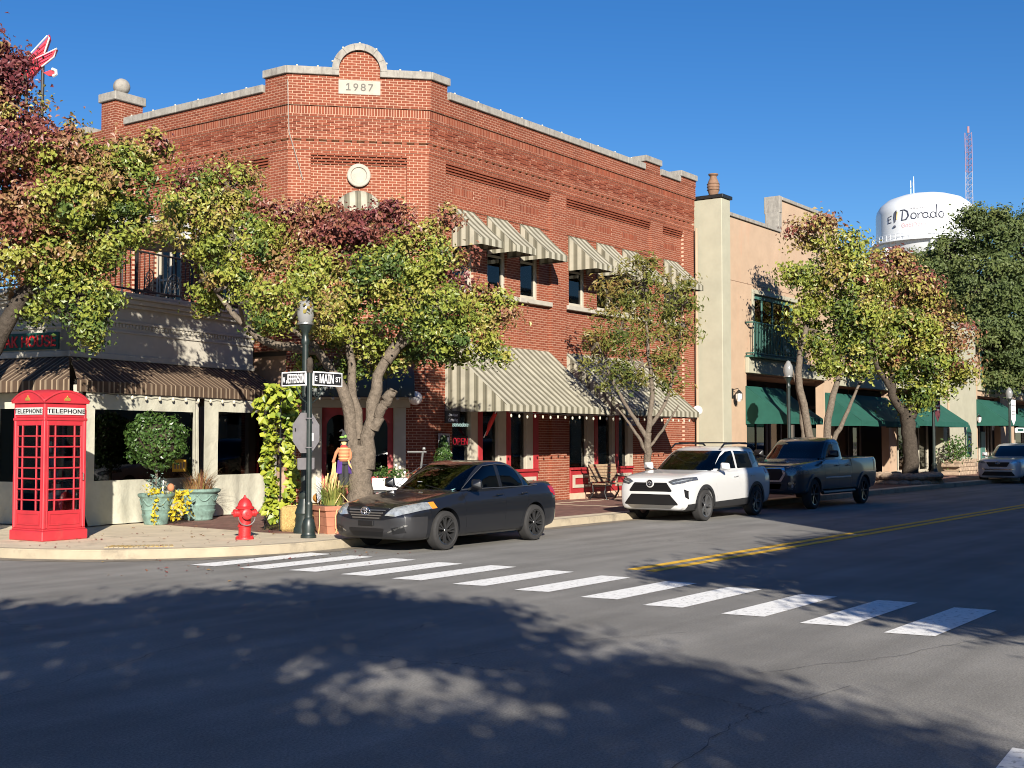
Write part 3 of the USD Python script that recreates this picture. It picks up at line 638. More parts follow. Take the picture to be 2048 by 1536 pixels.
# corner doorway: cream posts and beam, red door with two arched lights
z0 = 0.15
dr = part('door_surround', xf(cat([cbx(0.55, 0.86, z0, 2.62, -0.12, 0.07), cbx(2.58, 2.88, z0, 2.62, -0.12, 0.07), cbx(0.45, 2.98, 2.62, 2.82, -0.12, 0.09), cbx(0.4, 3.03, 2.822, 2.88, -0.12, 0.13)]), FC), 'cream_wood', BB, world=True)
arch = lambda s, w, h0, h1: [(s - w, h0), (s + w, h0)] + arc(s, h1 - w, w, 0, math.pi, 10)
v, f = ext([(0.86, z0), (2.58, z0), (2.58, 2.62), (0.86, 2.62)], 0.05, [arch(1.28, 0.31, 0.95, 2.45), arch(2.14, 0.31, 0.95, 2.45)])
dd = part('door', xf((v + np.array([0, 0, -0.20]), f), FC), 'red_wood', BB, world=True)
for s in (1.28, 2.14):
    v, f = ext(arch(s, 0.31, 0.95, 2.45), 0.006); part('arched_pane', xf((v + np.array([0, 0, -0.18]), f), FC), 'pane_dark', dd, world=True)
part('door_handle', xf(tube([(1.68, 1.05, -0.12), (1.68, 1.35, -0.12)], 0.015, 8), FC), 'satin_metal', dd, world=True)
# shop fronts along the main street
def shopfront(s0, s1, pieces):
    zb, zt = 0.98, 0.15 + 38 * CH
    bk = part('bulkhead', xf(cbx(s0, s1, 0.32, zb, -0.22, -0.06, .006), FE), 'red_wood', BB, world=True)
    part('base_course', xf(bx(s0, s1, 0.14, 0.319, -0.22, -0.03), FE), 'mortar', bk, world=True)
    part('ledge', xf(cbx(s0, s1, zb + .001, zb + 0.07, -0.22, 0.0, .006), FE), 'red_wood', bk, world=True)
    for kind, a, b in pieces:
        if kind == 'c': part('post', xf(cbx(a, b, zb + .071, zt, -0.22, -0.05, .008), FE), 'cream_wood', BB, world=True)
        if kind == 'r': part('post', xf(cbx(a, b, zb + .071, zt, -0.22, -0.035, .008), FE), 'red_wood', BB, world=True, label='dark red post')
        if kind == 'g': part('shop_window', xf(bx(a, b, zb + .072, zt, -0.17, -0.16), FE), 'pane', BB, world=True)
    n = max(1, round((s1 - s0) / 1.25)); w = (s1 - s0) / n
    for i in range(n):
        a, b = s0 + i * w + 0.12, s0 + (i + 1) * w - 0.12
        v, f = ext([(a, 0.47), (b, 0.47), (b, 0.84), (a, 0.84)], 0.03, [[(a + .1, 0.56), (b - .1, 0.56), (b - .1, 0.75), (a + .1, 0.75)]])
        part('panel_trim', xf((v + np.array([0, 0, -0.061]), f), FE), 'cream_wood', bk, world=True)
shopfront(1.06, 4.83, [('g', 1.08, 1.78), ('c', 1.78, 2.08), ('r', 2.08, 2.28), ('g', 2.28, 2.98), ('c', 2.98, 3.33), ('r', 3.33, 3.53), ('g', 3.53, 4.28), ('c', 4.28, 4.58), ('r', 4.58, 4.83)])
shopfront(6.46, 10.0, [('g', 6.46, 7.36), ('c', 7.36, 7.74), ('r', 7.74, 7.94), ('g', 7.94, 8.75), ('c', 8.75, 8.93), ('r', 8.93, 9.13), ('g', 9.13, 9.7), ('c', 9.7, 10.0)])
part('shop_blind', [xf(bx(s, s + .9, 1.1, 1.32, -0.35, -0.33), FE) for s in (6.5, 2.3)], 'stone', BB, world=True, label='pale strip inside the shop window')
# pinkish downpipe at the east end, cable on the corner
part('downpipe', tube([(37.72, 19.44, 0.2), (37.72, 19.44, 9.0)], 0.045, 8), 'stucco_peach', BB, world=True)
part('cable', [xf(tube([(-0.02, 10.55, 0.14), (0.02, 9.3, 0.06), (0.36, 8.15, 0.02)], 0.012, 5), FC)], 'coping', BB, world=True)
# little white clip lights on the copings
for k in range(10): part('coping_light', xf(ball((0.9 + k * 0.98, ZT + 0.21, 0.1), 0.028, 1), FE), 'bulb', BB, world=True)
for k in range(6): part('coping_light', xf(ball((5.2 + k * 0.9, ZT + 0.21, 0.1), 0.028, 1), FW), 'bulb', BB, world=True)
for k in range(5):
    a = math.pi * (k + 0.5) / 5; part('coping_light', xf(ball((1.71 + 0.69 * math.cos(a), GZ + 0.14 + 0.69 * math.sin(a), 0.1), 0.028, 1), FC), 'bulb', BB, world=True)
for s in (0.2, 0.7, 2.7, 3.2): part('coping_light', xf(ball((s, GZ + 0.21, 0.1), 0.028, 1), FC), 'bulb', BB, world=True)
# ---------------------------------------------------------------- the one-storey porch with its terrace
E0 = np.array([14.7, 20.8, 0.15]); AP = rad(10)
porch = thing('porch_building', 'beige one-storey restaurant porch with brown striped awning and terrace railing', 'building', E0, AP)
FP = fr(E0 * [1, 1, 0], (math.cos(AP), math.sin(AP)))                    # curtain plane: x along, y up, z towards the street
FS = fr(E0 * [1, 1, 0], (math.sin(AP), -math.cos(AP)))                   # west side: outward = -u
WB = -0.85                                                              # wall behind the curtain plane
def P_(name, m, mt, M=FP, owner=None, **k): return part(name, xf(m, M), mt, owner or porch, world=True, **k)
LP = 6.45
P_('upper_wall', [bx(0.55, LP, 2.6, 4.62, WB - 0.25, WB)], 'stucco_beige')
P_('west_wall', [bx(-12, -0.85, 2.6, 4.62, -0.80, -0.55)], 'stucco_beige', FS)
def cornice(name, a, b, M, d, e=0.0):
    for i, (z0, z1, o) in enumerate(((3.50, 3.62, 0.05), (4.08, 4.13, 0.03), (4.28, 4.34, 0.04), (4.622, 4.70, 0.10), (4.701, 4.80, 0.17), (4.801, 4.86, 0.24), (4.861, 4.93, 0.20))):
        P_('moulding', cbx(a - (o if e else 0), b, z0, z1, d - 0.2, d + o, .008), 'stucco_beige', M)
cornice('m', 0.55, LP, FP, WB, 1); cornice('m', -12, -0.85, FS, -0.55)
P_('dentil_row', [bx(s, s + 0.05, 4.20, 4.27, WB, WB + 0.03) for s in np.arange(0.6, LP - .05, 0.1)], 'stucco_beige', kind='stuff')
P_('terrace_deck', [bx(0.75, LP, 4.62, 4.78, -9.0, WB - 0.22)], 'roof_tar')
P_('porch_floor', bx(0.1, LP, 0.14, 0.165, -9, -0.05), 'pavers')
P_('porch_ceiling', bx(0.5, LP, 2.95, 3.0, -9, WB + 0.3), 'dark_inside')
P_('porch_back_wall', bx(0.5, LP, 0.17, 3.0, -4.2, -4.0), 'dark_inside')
# brown striped awning that turns the corner
def quad(a, b, c, d, t=0.012):
    V = np.array([a, b, c, d], float); n = np.cross(V[1] - V[0], V[3] - V[0]); n /= np.linalg.norm(n)
    V = np.vstack([V, V - n * t]); return V, np.array([[0, 1, 2, 3], [7, 6, 5, 4], [0, 4, 5, 1], [1, 5, 6, 2], [2, 6, 7, 3], [3, 7, 4, 0]])
aw = P_('awning', quad((0.0 - .15, 2.98, 0.06), (LP, 2.98, 0.06), (LP, 3.50, WB + .01), (0.56, 3.50, WB + .01)), 'stripe_porch')
P_('valance', bx(-0.15, LP, 2.76, 2.98, 0.05, 0.062), 'stripe_porch', owner=aw)
aw2 = P_('awning', quad((-12, 2.98, 0.35), (0.06, 2.98, 0.35), (-0.86, 3.50, -0.54), (-12, 3.50, -0.54)), 'stripe_porch_side', FS)
P_('valance', bx(-12, 0.06, 2.76, 2.98, 0.34, 0.352), 'stripe_porch_side', FS, aw2)
# vinyl curtains with clear windows; wooden posts
def curtain(s0, s1, win, wave=0.03, seed=0):
    n = 40; rg = np.random.default_rng(seed); ss = np.linspace(s0, s1, n)
    zz = np.array([0.17, 0.3, 0.5, win[2], win[3], 2.6, 2.76])
    V = []
    for j, z in enumerate(zz):
        amp = wave * (1.6 if j == 0 else 1.0 if j < 3 else 0.25)
        for i, s in enumerate(ss): V.append((s, z, 0.02 + amp * math.sin(s * 5.1 + j * 0.8 + seed) + amp * 0.6 * math.sin(s * 11.7 + seed * 2) + (0.06 * (1 - j / 2) if j < 2 else 0)))
    F = []
    i0, i1 = np.searchsorted(ss, win[0]), np.searchsorted(ss, win[1])
    for j in range(len(zz) - 1):
        for i in range(n - 1):
            if j == 3 and i0 <= i < i1: continue
            F.append((j * n + i, j * n + i + 1, (j + 1) * n + i + 1, (j + 1) * n + i))
    c = P_('curtain', (np.array(V), np.array(F)), 'curtain_vinyl', smooth=40)
    P_('clear_window', bx(ss[i0], ss[min(i1, n - 1)], win[2] - .01, win[3] + .01, 0.0, 0.005), 'vinyl_pane', owner=c)
    return c
curtain(0.12, 3.32, (0.36, 3.18, 1.03, 2.43), seed=1); curtain(3.62, 6.2, (4.08, 5.72, 1.06, 2.46), seed=2)
P_('post', [cbx(s, s + 0.12, 0.16, 2.9, -0.2, -0.06) for s in (0.0, 3.42, 6.25)], 'stucco_beige')
V = [(3.32, 0.17, 0.02), (3.62, 0.17, 0.02), (3.62, 2.5, 0.03), (3.40, 2.5, 0.03)]
P_('curtain_flap', quad((3.33, 0.2, .06), (3.46, 0.18, .05), (3.40, 2.5, .04), (3.33, 2.5, .04)), 'curtain_vinyl')
yb = P_('window_sticker', [bx(2.62, 3.06, 1.16, 1.42, 0.006, 0.010)], 'yellow_paint', label='small yellow notice on the clear curtain window')
P_('sticker_print', [bx(2.68 + i * 0.09, 2.73 + i * 0.09, 1.22, 1.36, 0.0105, 0.0125) for i in range(4)], 'bench_wood', owner=yb)
# west side curtains (beyond the phone box)
P_('curtain', [bx(-12, -0.1, 0.17, 1.0, -0.02, 0.0), bx(-12, -0.1, 2.45, 2.76, -0.02, 0.0)] + [bx(s, s + 0.25, 1.0, 2.45, -0.02, 0.0) for s in (-0.35, -2.4, -4.6, -7)], 'curtain_vinyl', FS)
P_('clear_window', bx(-12, -0.1, 1.0, 2.45, -0.03, -0.025), 'vinyl_pane', FS)
# STEAK HOUSE board
sb = P_('steak_house_board', cbx(-3.6, -1.12, 3.66, 4.0, -0.545, -0.50, .006), 'sign_green', FS, label='green board with red letters STEAK HOUSE')
tv, tf = text('STEAK HOUSE', 0.22, 0.012, bold=True, sx=1.0)
wdt = tv[:, 0].max() - tv[:, 0].min()
P_('board_lettering', (tv * [1.95 / wdt, 1, 1] + np.array([-2.15, 3.72, -0.499]), tf), 'letter_red', FS, sb)
# terrace railing
rl = P_('railing', [tube([(0.55, z, WB + 0.1), (LP, z, WB + 0.1)], 0.022, 6) for z in (5.02, 5.86)] + [tube([(-10, z, -0.45), (-0.85, z, -0.45)], 0.022, 6) if False else tube([(0.55, z, WB + .1), (0.55, z, -8)], 0.022, 6) for z in (5.02, 5.86)], 'rail_iron')
for s in np.arange(0.66, LP, 0.145): P_('baluster', tube([(s, 5.02, WB + 0.1), (s, 5.86, WB + 0.1)], 0.011, 5), 'rail_iron', owner=rl)
for z in np.arange(WB - .1, -5, -0.145): P_('baluster', tube([(0.55, 5.02, z), (0.55, 5.86, z)], 0.011, 5), 'rail_iron', owner=rl)
for s in (0.57, 2.3, 4.1, 5.9): P_('railing_post', bx(s - .03, s + .03, 4.93, 5.9, WB + 0.07, WB + 0.13), 'rail_iron', owner=rl)
# bulbs under the awning edge
sl = thing('string_lights', 'string of pale bulbs under the brown porch awning', 'string lights', E0 + [0, 0, 2.5], AP)
part('cord', xf(tube([(0.1 + i * 0.16, 2.745 - 0.012 * (i % 3), 0.09) for i in range(40)], 0.008, 4), FP), 'rail_iron', sl, world=True)
for i in range(15): part('bulb', xf(ball((0.5 + i * 0.405, 2.685, 0.09), 0.033, 1, (1, 1.5, 1)), FP), 'bulb', sl, world=True)
# terrace furniture
def umbrella(lab, s, v, ang):
    p = (FP @ np.array([s, 0, -v, 1]))[:3]
    t = thing('patio_umbrella', lab, 'umbrella', (p[0], p[1], 4.78), ang)
    n = 8; V = [(0, 0, 2.55)]
    for r, z in ((0.6, 2.30), (1.25, 1.98)):
        V += [(r * math.cos(2 * math.pi * i / n), r * math.sin(2 * math.pi * i / n), z) for i in range(n)]
    F = [[0, 1 + i, 1 + (i + 1) % n] for i in range(n)]
    for i in range(n): j = (i + 1) % n; F += [[1 + i, 9 + i, 9 + j], [1 + i, 9 + j, 1 + j]]
    part('canopy', (np.array(V), np.array(F)), 'umbrella_grey', t)
    for i in range(n): a = 2 * math.pi * i / n; b = 2 * math.pi * (i + 1) / n; part('valance', quad((1.25 * math.cos(a), 1.25 * math.sin(a), 1.98), (1.25 * math.cos(b), 1.25 * math.sin(b), 1.98), (1.26 * math.cos(b), 1.26 * math.sin(b), 1.86), (1.26 * math.cos(a), 1.26 * math.sin(a), 1.86)), 'umbrella_grey', t)
    part('pole', cyl(0, 0, 0, 2.6, 0.022), 'rail_iron', t); part('base', lathe([(0.25, 0), (0.25, 0.05), (0.05, 0.1)], 16), 'rail_iron', t)
umbrella('grey patio umbrella on the terrace, the one nearer the phone box', 3.85, 2.6, 0.2)
umbrella('grey patio umbrella on the terrace, the one nearer the corner entrance', 6.0, 2.9, 0.5)
def iron_chair(lab, s, v, ang):
    p = (FP @ np.array([s, 0, -v, 1]))[:3]
    t = thing('iron_chair', lab, 'chair', (p[0], p[1], 4.78), ang)
    part('seat', lathe([(0.0, 0.42), (0.22, 0.42), (0.22, 0.45), (0.0, 0.455)], 16), 'rail_iron', t)
    for a in range(4): part('leg', tube([(0.16 * math.cos(a * 1.57 + .78), 0.16 * math.sin(a * 1.57 + .78), 0.42), (0.22 * math.cos(a * 1.57 + .78), 0.22 * math.sin(a * 1.57 + .78), 0)], 0.012, 6), 'rail_iron', t)
    part('backrest', [tube([(0.21 * math.cos(x), 0.21 * math.sin(x) * .3 + .18, 0.45 + 0.46 * math.sin(x)) for x in np.linspace(0, math.pi, 12)], 0.013, 6)] +
         [tube([(0.12 * math.cos(x) + dx, 0.19, 0.66 + dz + 0.1 * math.sin(x)) for x in np.linspace(0, 6.28, 12)], 0.009, 5) for dx, dz in ((-.06, 0), (.06, 0), (0, .1), (0, -.1))], 'rail_iron', t)
iron_chair('ornate dark iron chair on the terrace beside the cream door jamb', 1.75, 1.9, AP + 2.6)
iron_chair('ornate dark iron chair on the terrace, the middle one of three', 3.7, 1.9, AP + 3.4)
iron_chair('ornate dark iron chair on the terrace nearest the entrance corner', 4.7, 2.0, AP + 2.9)
# winged neon sign on the roof
ws = thing('winged_roof_sign', 'red winged neon sign edged with white bulbs on the roof', 'sign', (21.45, 32.7, 9.7), 0)
FWs = fr((21.45, 32.7, 0), (math.sin(YAW), -math.cos(YAW)))
W = lambda px, py: ((px - 64) * 0.01425, 1.8 + (883 - py) * 0.01425 - 0.04)
def wing(name, pts, mt, d=0.12, z=0): 
    v, f = ext([W(*p) for p in pts], d); v = v.copy(); v[:, 2] += z
    return part(name, xf((v, f), FWs), mt, ws, world=True)
w1 = wing('wing', [(38, 98), (88, 44), (90, 38), (92, 48), (82, 78), (66, 86), (48, 96)], 'wing_red')
w2 = wing('wing', [(44, 104), (66, 92), (108, 70), (102, 84), (86, 98), (74, 106)], 'wing_red', z=0.05)
wing('body', [(20, 112), (36, 98), (44, 104), (74, 106), (58, 124), (46, 128), (30, 120)], 'wing_red', 0.16)
wing('tail', [(80, 118), (96, 112), (104, 116), (102, 124), (90, 124)], 'wing_red', 0.12)
for w_, pts in ((w1, [(40, 94), (88, 41), (92, 46), (82, 78)]), (w2, [(64, 90), (108, 68), (102, 86), (76, 107)])):
    part('white_edge', xf(cat([tube([(*W(*p), 0.16) for p in pts], 0.024, 6)]), FWs), 'booth_white', w_, world=True)
for a, b in (((50, 90), (84, 56)), ((56, 88), (84, 66)), ((62, 100), (98, 80)), ((58, 95), (100, 75)), ((66, 104), (92, 90))):
    part('neon_tube', xf(tube([(*W(*a), 0.2), (*W(*b), 0.2)], 0.014, 5), FWs), 'pink_plush', w1, world=True)
part('tail_edge', xf(tube([(*W(98, 111), .14), (*W(106, 114), .14), (*W(107, 122), .14), (*W(100, 126), .14)], 0.05, 6), FWs), 'booth_white', ws, world=True)
part('support', [cyl(21.5, 32.5, 9.7, 12.9, 0.05), cyl(21.3, 33.0, 9.7, 12.9, 0.05)], 'rail_iron', ws, world=True)

# ---------------------------------------------------------------- peach stucco building
pb = thing('peach_building', 'peach stucco building with cream pier and green balcony railing', 'building', (37.7, 19.2, 0.15))
YP = 19.2
def Q_(name, m, mt, owner=None, **k): return part(name, m, mt, owner or pb, world=True, **k)
HI = 7.45
Q_('pier', cbx(37.85, 38.5, 18.55, 19.6, 0.14, 9.98, .02), 'stucco_cream', label='tall plain cream stucco pier')
Q_('pier_cap', [cbx(37.8, 38.56, 18.49, 19.65, 9.981, 10.10, .01)], 'black_iron')
def wallbox(x0, x1, z0, z1, y0=YP, y1=YP + .35, mt='stucco_peach'): return bx(x0, x1, y0, y1, z0, z1)
Q_('wall', [wallbox(38.5, 41.05, 0.14, HI - .01), wallbox(41.05, 41.7, 4.26, HI - .01), wallbox(45.5, 48.3, 4.26, HI - .01), wallbox(41.7, 45.5, 7.15, HI - .01), wallbox(41.7, 45.5, 4.26, 4.85), wallbox(48.3, 49.4, 0.14, HI - .01),
             wallbox(49.4, 56.0, 4.26, HI - .01)], 'stucco_peach')
Q_('upper_wall', [wallbox(38.5, 44.2, HI + .01, 9.7), wallbox(44.2, 50, HI + .01, 10.95), wallbox(50.0, 56, HI + .01, 8.3)], 'stucco_peach')
Q_('groove', [bx(38.5, 56, YP + .02, YP + .3, HI - .012, HI + .012)], 'mortar')
Q_('coping', [cbx(38.5, 44.1, YP - .07, YP + .42, 9.701, 9.83)], 'coping'); Q_('coping', [cbx(44.2, 50.05, YP - .07, YP + .42, 10.951, 11.08)], 'coping'); Q_('coping', [cbx(50.06, 56, YP - .07, YP + .42, 8.301, 8.43)], 'coping')
Q_('stepped_parapet_end', [cbx(43.86, 44.19, YP - .05, YP + .5, 9.831, 10.45, .02), cbx(44.0, 44.199, YP - .06, YP + .6, 10.451, 11.1, .02)], 'coping')
Q_('spandrel_band', [cbx(40.95, 48.25, YP - .14, YP - .002, 4.25, 4.80, .01)], 'stucco_cream'); Q_('spandrel_band', [cbx(49.45, 56, YP - .14, YP - .002, 4.1, 4.65, .01)], 'stucco_cream')
Q_('recess', [bx(41.05, 56, YP + 2.0, YP + 2.2, .14, 4.25), bx(41.05, 56, YP + .36, YP + 2, 4.2, 4.25), bx(40.9, 41.04, YP + .36, YP + 2, .14, 4.25)], 'stucco_peach')
Q_('rear', [bx(37.9, 50, 26, 26.3, .1, 9.5), bx(37.86, 38.2, 19.61, 26, .1, 9.5), bx(38.2, 50, YP + .36, 26, 9.3, 9.4), bx(50, 56, YP + .36, 26, 7.9, 8.0), bx(49.8, 50, YP + .36, 26, 8, 10.9)], 'mortar')
FQ = fr((0, YP, 0), (1, 0))
window(FQ, 41.7, 45.5, 4.86, 7.15, pb, depth=-0.12, fw=0.16, mat='green_frame', glass='pane_dark', mid=False, mull=3, name='balcony_window')
window(FQ, 50.5, 53.5, 5.0, 7.1, pb, depth=-0.05, fw=0.16, mat='green_frame', glass='pane_dark', mid=True, mull=1, name='balcony_window')
Q_('room', [bx(41.5, 55, YP + 1.6, YP + 1.7, 4.3, 9.2), bx(41.2, 55, YP + .36, YP + 2, 4.26, 4.3)], 'room')
Q_('window_trim', [cbx(41.5, 45.7, YP - .05, YP - .001, 7.151, 7.3), cbx(41.5, 41.69, YP - .05, YP - .001, 4.85, 7.15)], 'stucco_cream')
rb = Q_('balcony_railing', [tube([(x0, y0, z), (x1, y1, z)], 0.03, 6) for z in (4.95, 6.05) for x0, y0, x1, y1 in ((41.0, YP - .3, 45.7, YP - .3), (41.0, YP - .3, 41.0, YP - .02), (45.7, YP - .3, 45.7, YP - .02))] + [cbx(40.95, 45.75, YP - .36, YP - .01, 4.805, 4.88)], 'green_iron')
for x in np.arange(41.12, 45.7, 0.13): Q_('baluster', tube([(x, YP - .3, 4.95), (x, YP - .3, 6.05)], 0.016, 5), 'green_iron', rb)
for x in (43.2, 44.4): Q_('railing_panel', [tube([(x + .28 * math.cos(t), YP - .31, 5.5 + .42 * math.sin(t)) for t in np.linspace(0, 6.28, 20)], 0.02, 5), tube([(x - .2, YP - .31, 5.2), (x + .2, YP - .31, 5.8)], .018, 5)], 'green_iron', rb)
awning(FQ, 40.95, 44.1, 3.78, 2.42, 1.62, 0.22, pb, ('green_canvas', 'green_canvas'), ribs=False)
awning(FQ, 48.4, 55.6, 3.78, 2.42, 1.5, 0.22, pb, ('green_canvas', 'green_canvas'), ribs=False)
for i, (a, b) in enumerate(((41.3, 43.2), (43.4, 45.4), (45.6, 47.9), (49.7, 52.4), (52.6, 55.6))):
    window(fr((0, YP + 1.2, 0), (1, 0)), a, b, 0.3, 3.3, pb, depth=0, fw=0.12, mat='room', glass='pane_dark', mid=False, mull=1, name='shop_window')
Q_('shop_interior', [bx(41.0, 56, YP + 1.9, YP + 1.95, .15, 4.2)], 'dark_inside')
ur = thing('clay_urn', 'tall narrow clay urn on top of the cream pier', 'urn', (38.15, 19.0, 10.10))
part('body', lathe([(0.0, 0), (0.13, 0), (0.15, .05), (0.20, .22), (0.21, .38), (0.17, .52), (0.12, .62), (0.115, .68), (0.17, .74), (0.17, .77), (0.10, .77), (0.10, .6), (0, .55)], 20), 'clay_pot', ur, smooth=40)
part('rope_band', [lathe([(0.20, z), (0.222, z + .02), (0.20, z + .04)], 20) for z in (.2, .3, .4)], 'clay_pot', ur, smooth=40)
def lantern(lab, x, y, z):
    t = thing('wall_lantern', lab, 'lantern', (x, y, z))
    part('bracket', [tube([(0, 0, .25), (0, -.22, .3), (0, -.25, .2)], .015, 6), bx(-.05, .05, -.02, 0, -.05, .3)], 'black_iron', t)
    part('glass_body', lathe([(0, -.18), (.06, -.16), (.11, -.05), (.11, .1), (.05, .17)], 12, y=-.25), 'globe', t, smooth=40)
    part('cage', [tube([(.12 * math.cos(a), -.25 + .12 * math.sin(a), -.12), (.12 * math.cos(a), -.25 + .12 * math.sin(a), .12)], .008, 4) for a in np.arange(6) * 1.047] + [lathe([(.13, .12), (.03, .24)], 12, y=-.25)], 'black_iron', t)
lantern('black wall lantern on the peach wall beside the cream pier', 39.9, YP, 3.35)

# ---------------------------------------------------------------- far cream building with green awnings
fb = thing('cream_building', 'cream and peach far shop building with green awnings', 'building', (56.2, 19.2, 0.15))
def R_(name, m, mt, owner=None, **k): return part(name, m, mt, owner or fb, world=True, **k)
R_('wall', [wallbox(56.01, 57.0, .14, 7.4), wallbox(57.0, 63.3, 4.3, 7.4), wallbox(69.2, 70.3, .14, 7.4), wallbox(70.3, 75, 4.3, 7.4), wallbox(75, 78, .14, 7.4), wallbox(78, 95, 4.3, 7.4)], 'stucco_peach')
R_('pier', [cbx(63.3, 69.2, YP - .25, YP + .3, .14, 7.8, .02)], 'stucco_cream', label='broad plain cream stucco wall section'); R_('pier', cbx(95, 97, YP - .25, YP + 6, .14, 7.8, .02), 'stucco_cream')
R_('spandrel_band', [cbx(57.0, 63.29, YP - .12, YP - .002, 4.25, 4.9)], 'stucco_cream'); R_('spandrel_band', [cbx(70.31, 95, YP - .12, YP - .002, 4.6, 5.2)], 'stucco_cream')
R_('coping', [cbx(56, 97, YP - .3, YP + .4, 7.801, 7.95)], 'coping')
R_('recess', [bx(56.5, 95, YP + 2.2, YP + 2.4, .14, 4.3), bx(56.5, 95, YP + .36, YP + 2.2, 4.25, 4.3), bx(56.1, 97, YP + 5.6, YP + 6, .1, 7.7), bx(56.1, 97, YP + .36, YP + 6, 7.3, 7.39)], 'stucco_peach')
for a, b in ((57.2, 60.1), (60.3, 63.1), (70.5, 72.4), (73.4, 74.9), (78.3, 82), (82.3, 87)):
    window(fr((0, YP + .5, 0), (1, 0)), a, b, 0.3, 3.2, fb, depth=0, fw=0.14, mat='cream_wood', glass='pane_dark', mid=False, mull=1, name='shop_window')
for a, b in ((57.5, 59.5), (60.6, 62.6), (71, 73.2), (78.6, 80.6), (82, 84)):
    window(FQ, a, b, 5.2, 6.8, fb, depth=0.02, fw=0.12, mat='green_frame', glass='pane_dark', name='upper_window')
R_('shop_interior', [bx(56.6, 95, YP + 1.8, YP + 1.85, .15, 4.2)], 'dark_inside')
R_('shop_door', [cbx(72.5, 73.3, YP + .42, YP + .5, .15, 2.35)], 'green_frame')
awning(FQ, 56.3, 63.2, 3.75, 2.5, 1.5, 0.22, fb, ('green_canvas', 'green_canvas'), ribs=False)
awning(FQ, 70.0, 74.6, 4.1, 2.65, 1.7, 0.22, fb, ('green_canvas', 'green_canvas'), ribs=False)
awning(FQ, 79.0, 87, 3.8, 2.55, 1.5, 0.22, fb, ('green_canvas', 'green_canvas'), ribs=False)
R_('downpipe', tube([(64.0, YP - .3, .2), (64.0, YP - .3, 7.4)], .05, 6), 'stucco_peach')
hs = R_('hanging_sign', cbx(72.2, 74.0, YP - 1.55, YP - 1.45, 2.28, 2.6, .02), 'letter_white', label='white hanging sign with green lettering under the awning')
R_('sign_lettering', xf(text('Shop', 0.0001, 0.0001), np.eye(4)) if False else bx(72.5, 73.7, YP - 1.56, YP - 1.551, 2.38, 2.5), 'sign_green', hs)
mb = R_('menu_board', [xf(ext([(-.35, 0), (.35, 0), (.35, 1.35), (0, 1.7), (-.35, 1.35)], .06), fr((67.6, YP - .251, 1.0), (1, 0)))], 'sign_green', label='dark green pointed wall board with pale lines')
for i in range(5): R_('board_line', xf(bx(-.22, .22, .3 + i * .2, .38 + i * .2, .061, .065), fr((67.6, YP - .251, 1.0), (1, 0))), 'pale_blue_metal', mb)
lantern('black wall lantern on the cream far building', 69.7, YP, 3.0)

# ---------------------------------------------------------------- building across the street, outside the frame, that shades the road
ob = thing('opposite_building', 'brick building on the south side of the street', 'building', (13.75, -1.5, 0.15))
def O_(name, m, mt, owner=None): return part(name, m, mt, owner or ob, world=True)
O_('wall', bx(13.75, 75, -16, -1.5, .1, 10.35), 'book_tan'); O_('coping', cbx(13.65, 75.1, -16.1, -1.4, 10.351, 10.55), 'coping')
FO = fr((0, -1.5, 0), (-1, 0))
for i in range(14):
    x = 17 + i * 4.1
    for z in (1.0, 4.6, 7.4): w = O_('window', xf(cbx(-x - .8, -x + .8, z, z + 1.9, 0.0, .05), FO), 'cream_wood'); O_('pane', xf(bx(-x - .7, -x + .7, z + .1, z + 1.8, .051, .056), FO), 'car_black', w)

for nm, lab, x0, x1, y0, y1, hh in (('west_building', 'brick building on the west side of the cross street', -18, -5.5, 18, 60, 9.5), ('distant_building', 'low brick building far behind the viewer', -75, -32, -75, -30, 8.0)):
    t_ = thing(nm, lab, 'building', (x0, y0, 0)); part('wall', bx(x0, x1, y0, y1, 0, hh), 'book_tan', t_, world=True); part('coping', cbx(x0 - .1, x1 + .1, y0 - .1, y1 + .1, hh + .001, hh + .2), 'coping', t_, world=True)
    for i in range(8):
        for z in (1.0, 5.2): w_ = part('window', cbx(x1, x1 + .05, y0 + 2 + i * 4.8, y0 + 4.2 + i * 4.8, z, z + 2.2), 'cream_wood', t_, world=True); part('pane', bx(x1 + .051, x1 + .056, y0 + 2.15 + i * 4.8, y0 + 4.05 + i * 4.8, z + .15, z + 2.05), 'car_black', w_, world=True)

# ---------------------------------------------------------------- water tower and radio mast
wt = thing('water_tower', 'white water tower lettered El Dorado behind the trees', 'water tower', (263.7, 82.1, 0))
RT = 10.0
part('tank', lathe([(0, 36.5), (3, 36.9), (6, 38.2), (8.5, 40.4), (9.7, 42.6), (RT, 43.4), (RT, 49.2), (9.8, 50.3), (9.1, 51.4), (7.6, 52.6), (5, 53.5), (2, 53.95), (0, 54.0)], 64), 'tank_white', wt, smooth=25)
part('walkway', [lathe([(RT + .0, 43.0), (RT + .9, 43.0), (RT + .9, 43.25), (RT, 43.25)], 64)], 'tank_white', wt)
part('walkway_rail', [tube([((RT + .85) * math.cos(t), (RT + .85) * math.sin(t), z) for t in np.linspace(0, 2 * math.pi, 65)], .05, 4) for z in (43.8, 44.4)] + [cyl((RT + .85) * math.cos(t), (RT + .85) * math.sin(t), 43.2, 44.4, .05, 4) for t in np.linspace(0, 2 * math.pi, 60)[:-1]], 'tank_white', wt)
AF = math.atan2(-82.1, -263.7)                                           # direction back to the street
for i in range(6):
    a = AF + rad(8) + i * math.pi / 3
    part('leg', tube([(RT * .97 * math.cos(a), RT * .97 * math.sin(a), 43.0), (RT * 1.15 * math.cos(a), RT * 1.15 * math.sin(a), 0)], .62, 12), 'tank_white', wt)
part('riser', cyl(0, 0, 0, 37, 1.0, 16), 'tank_white', wt)
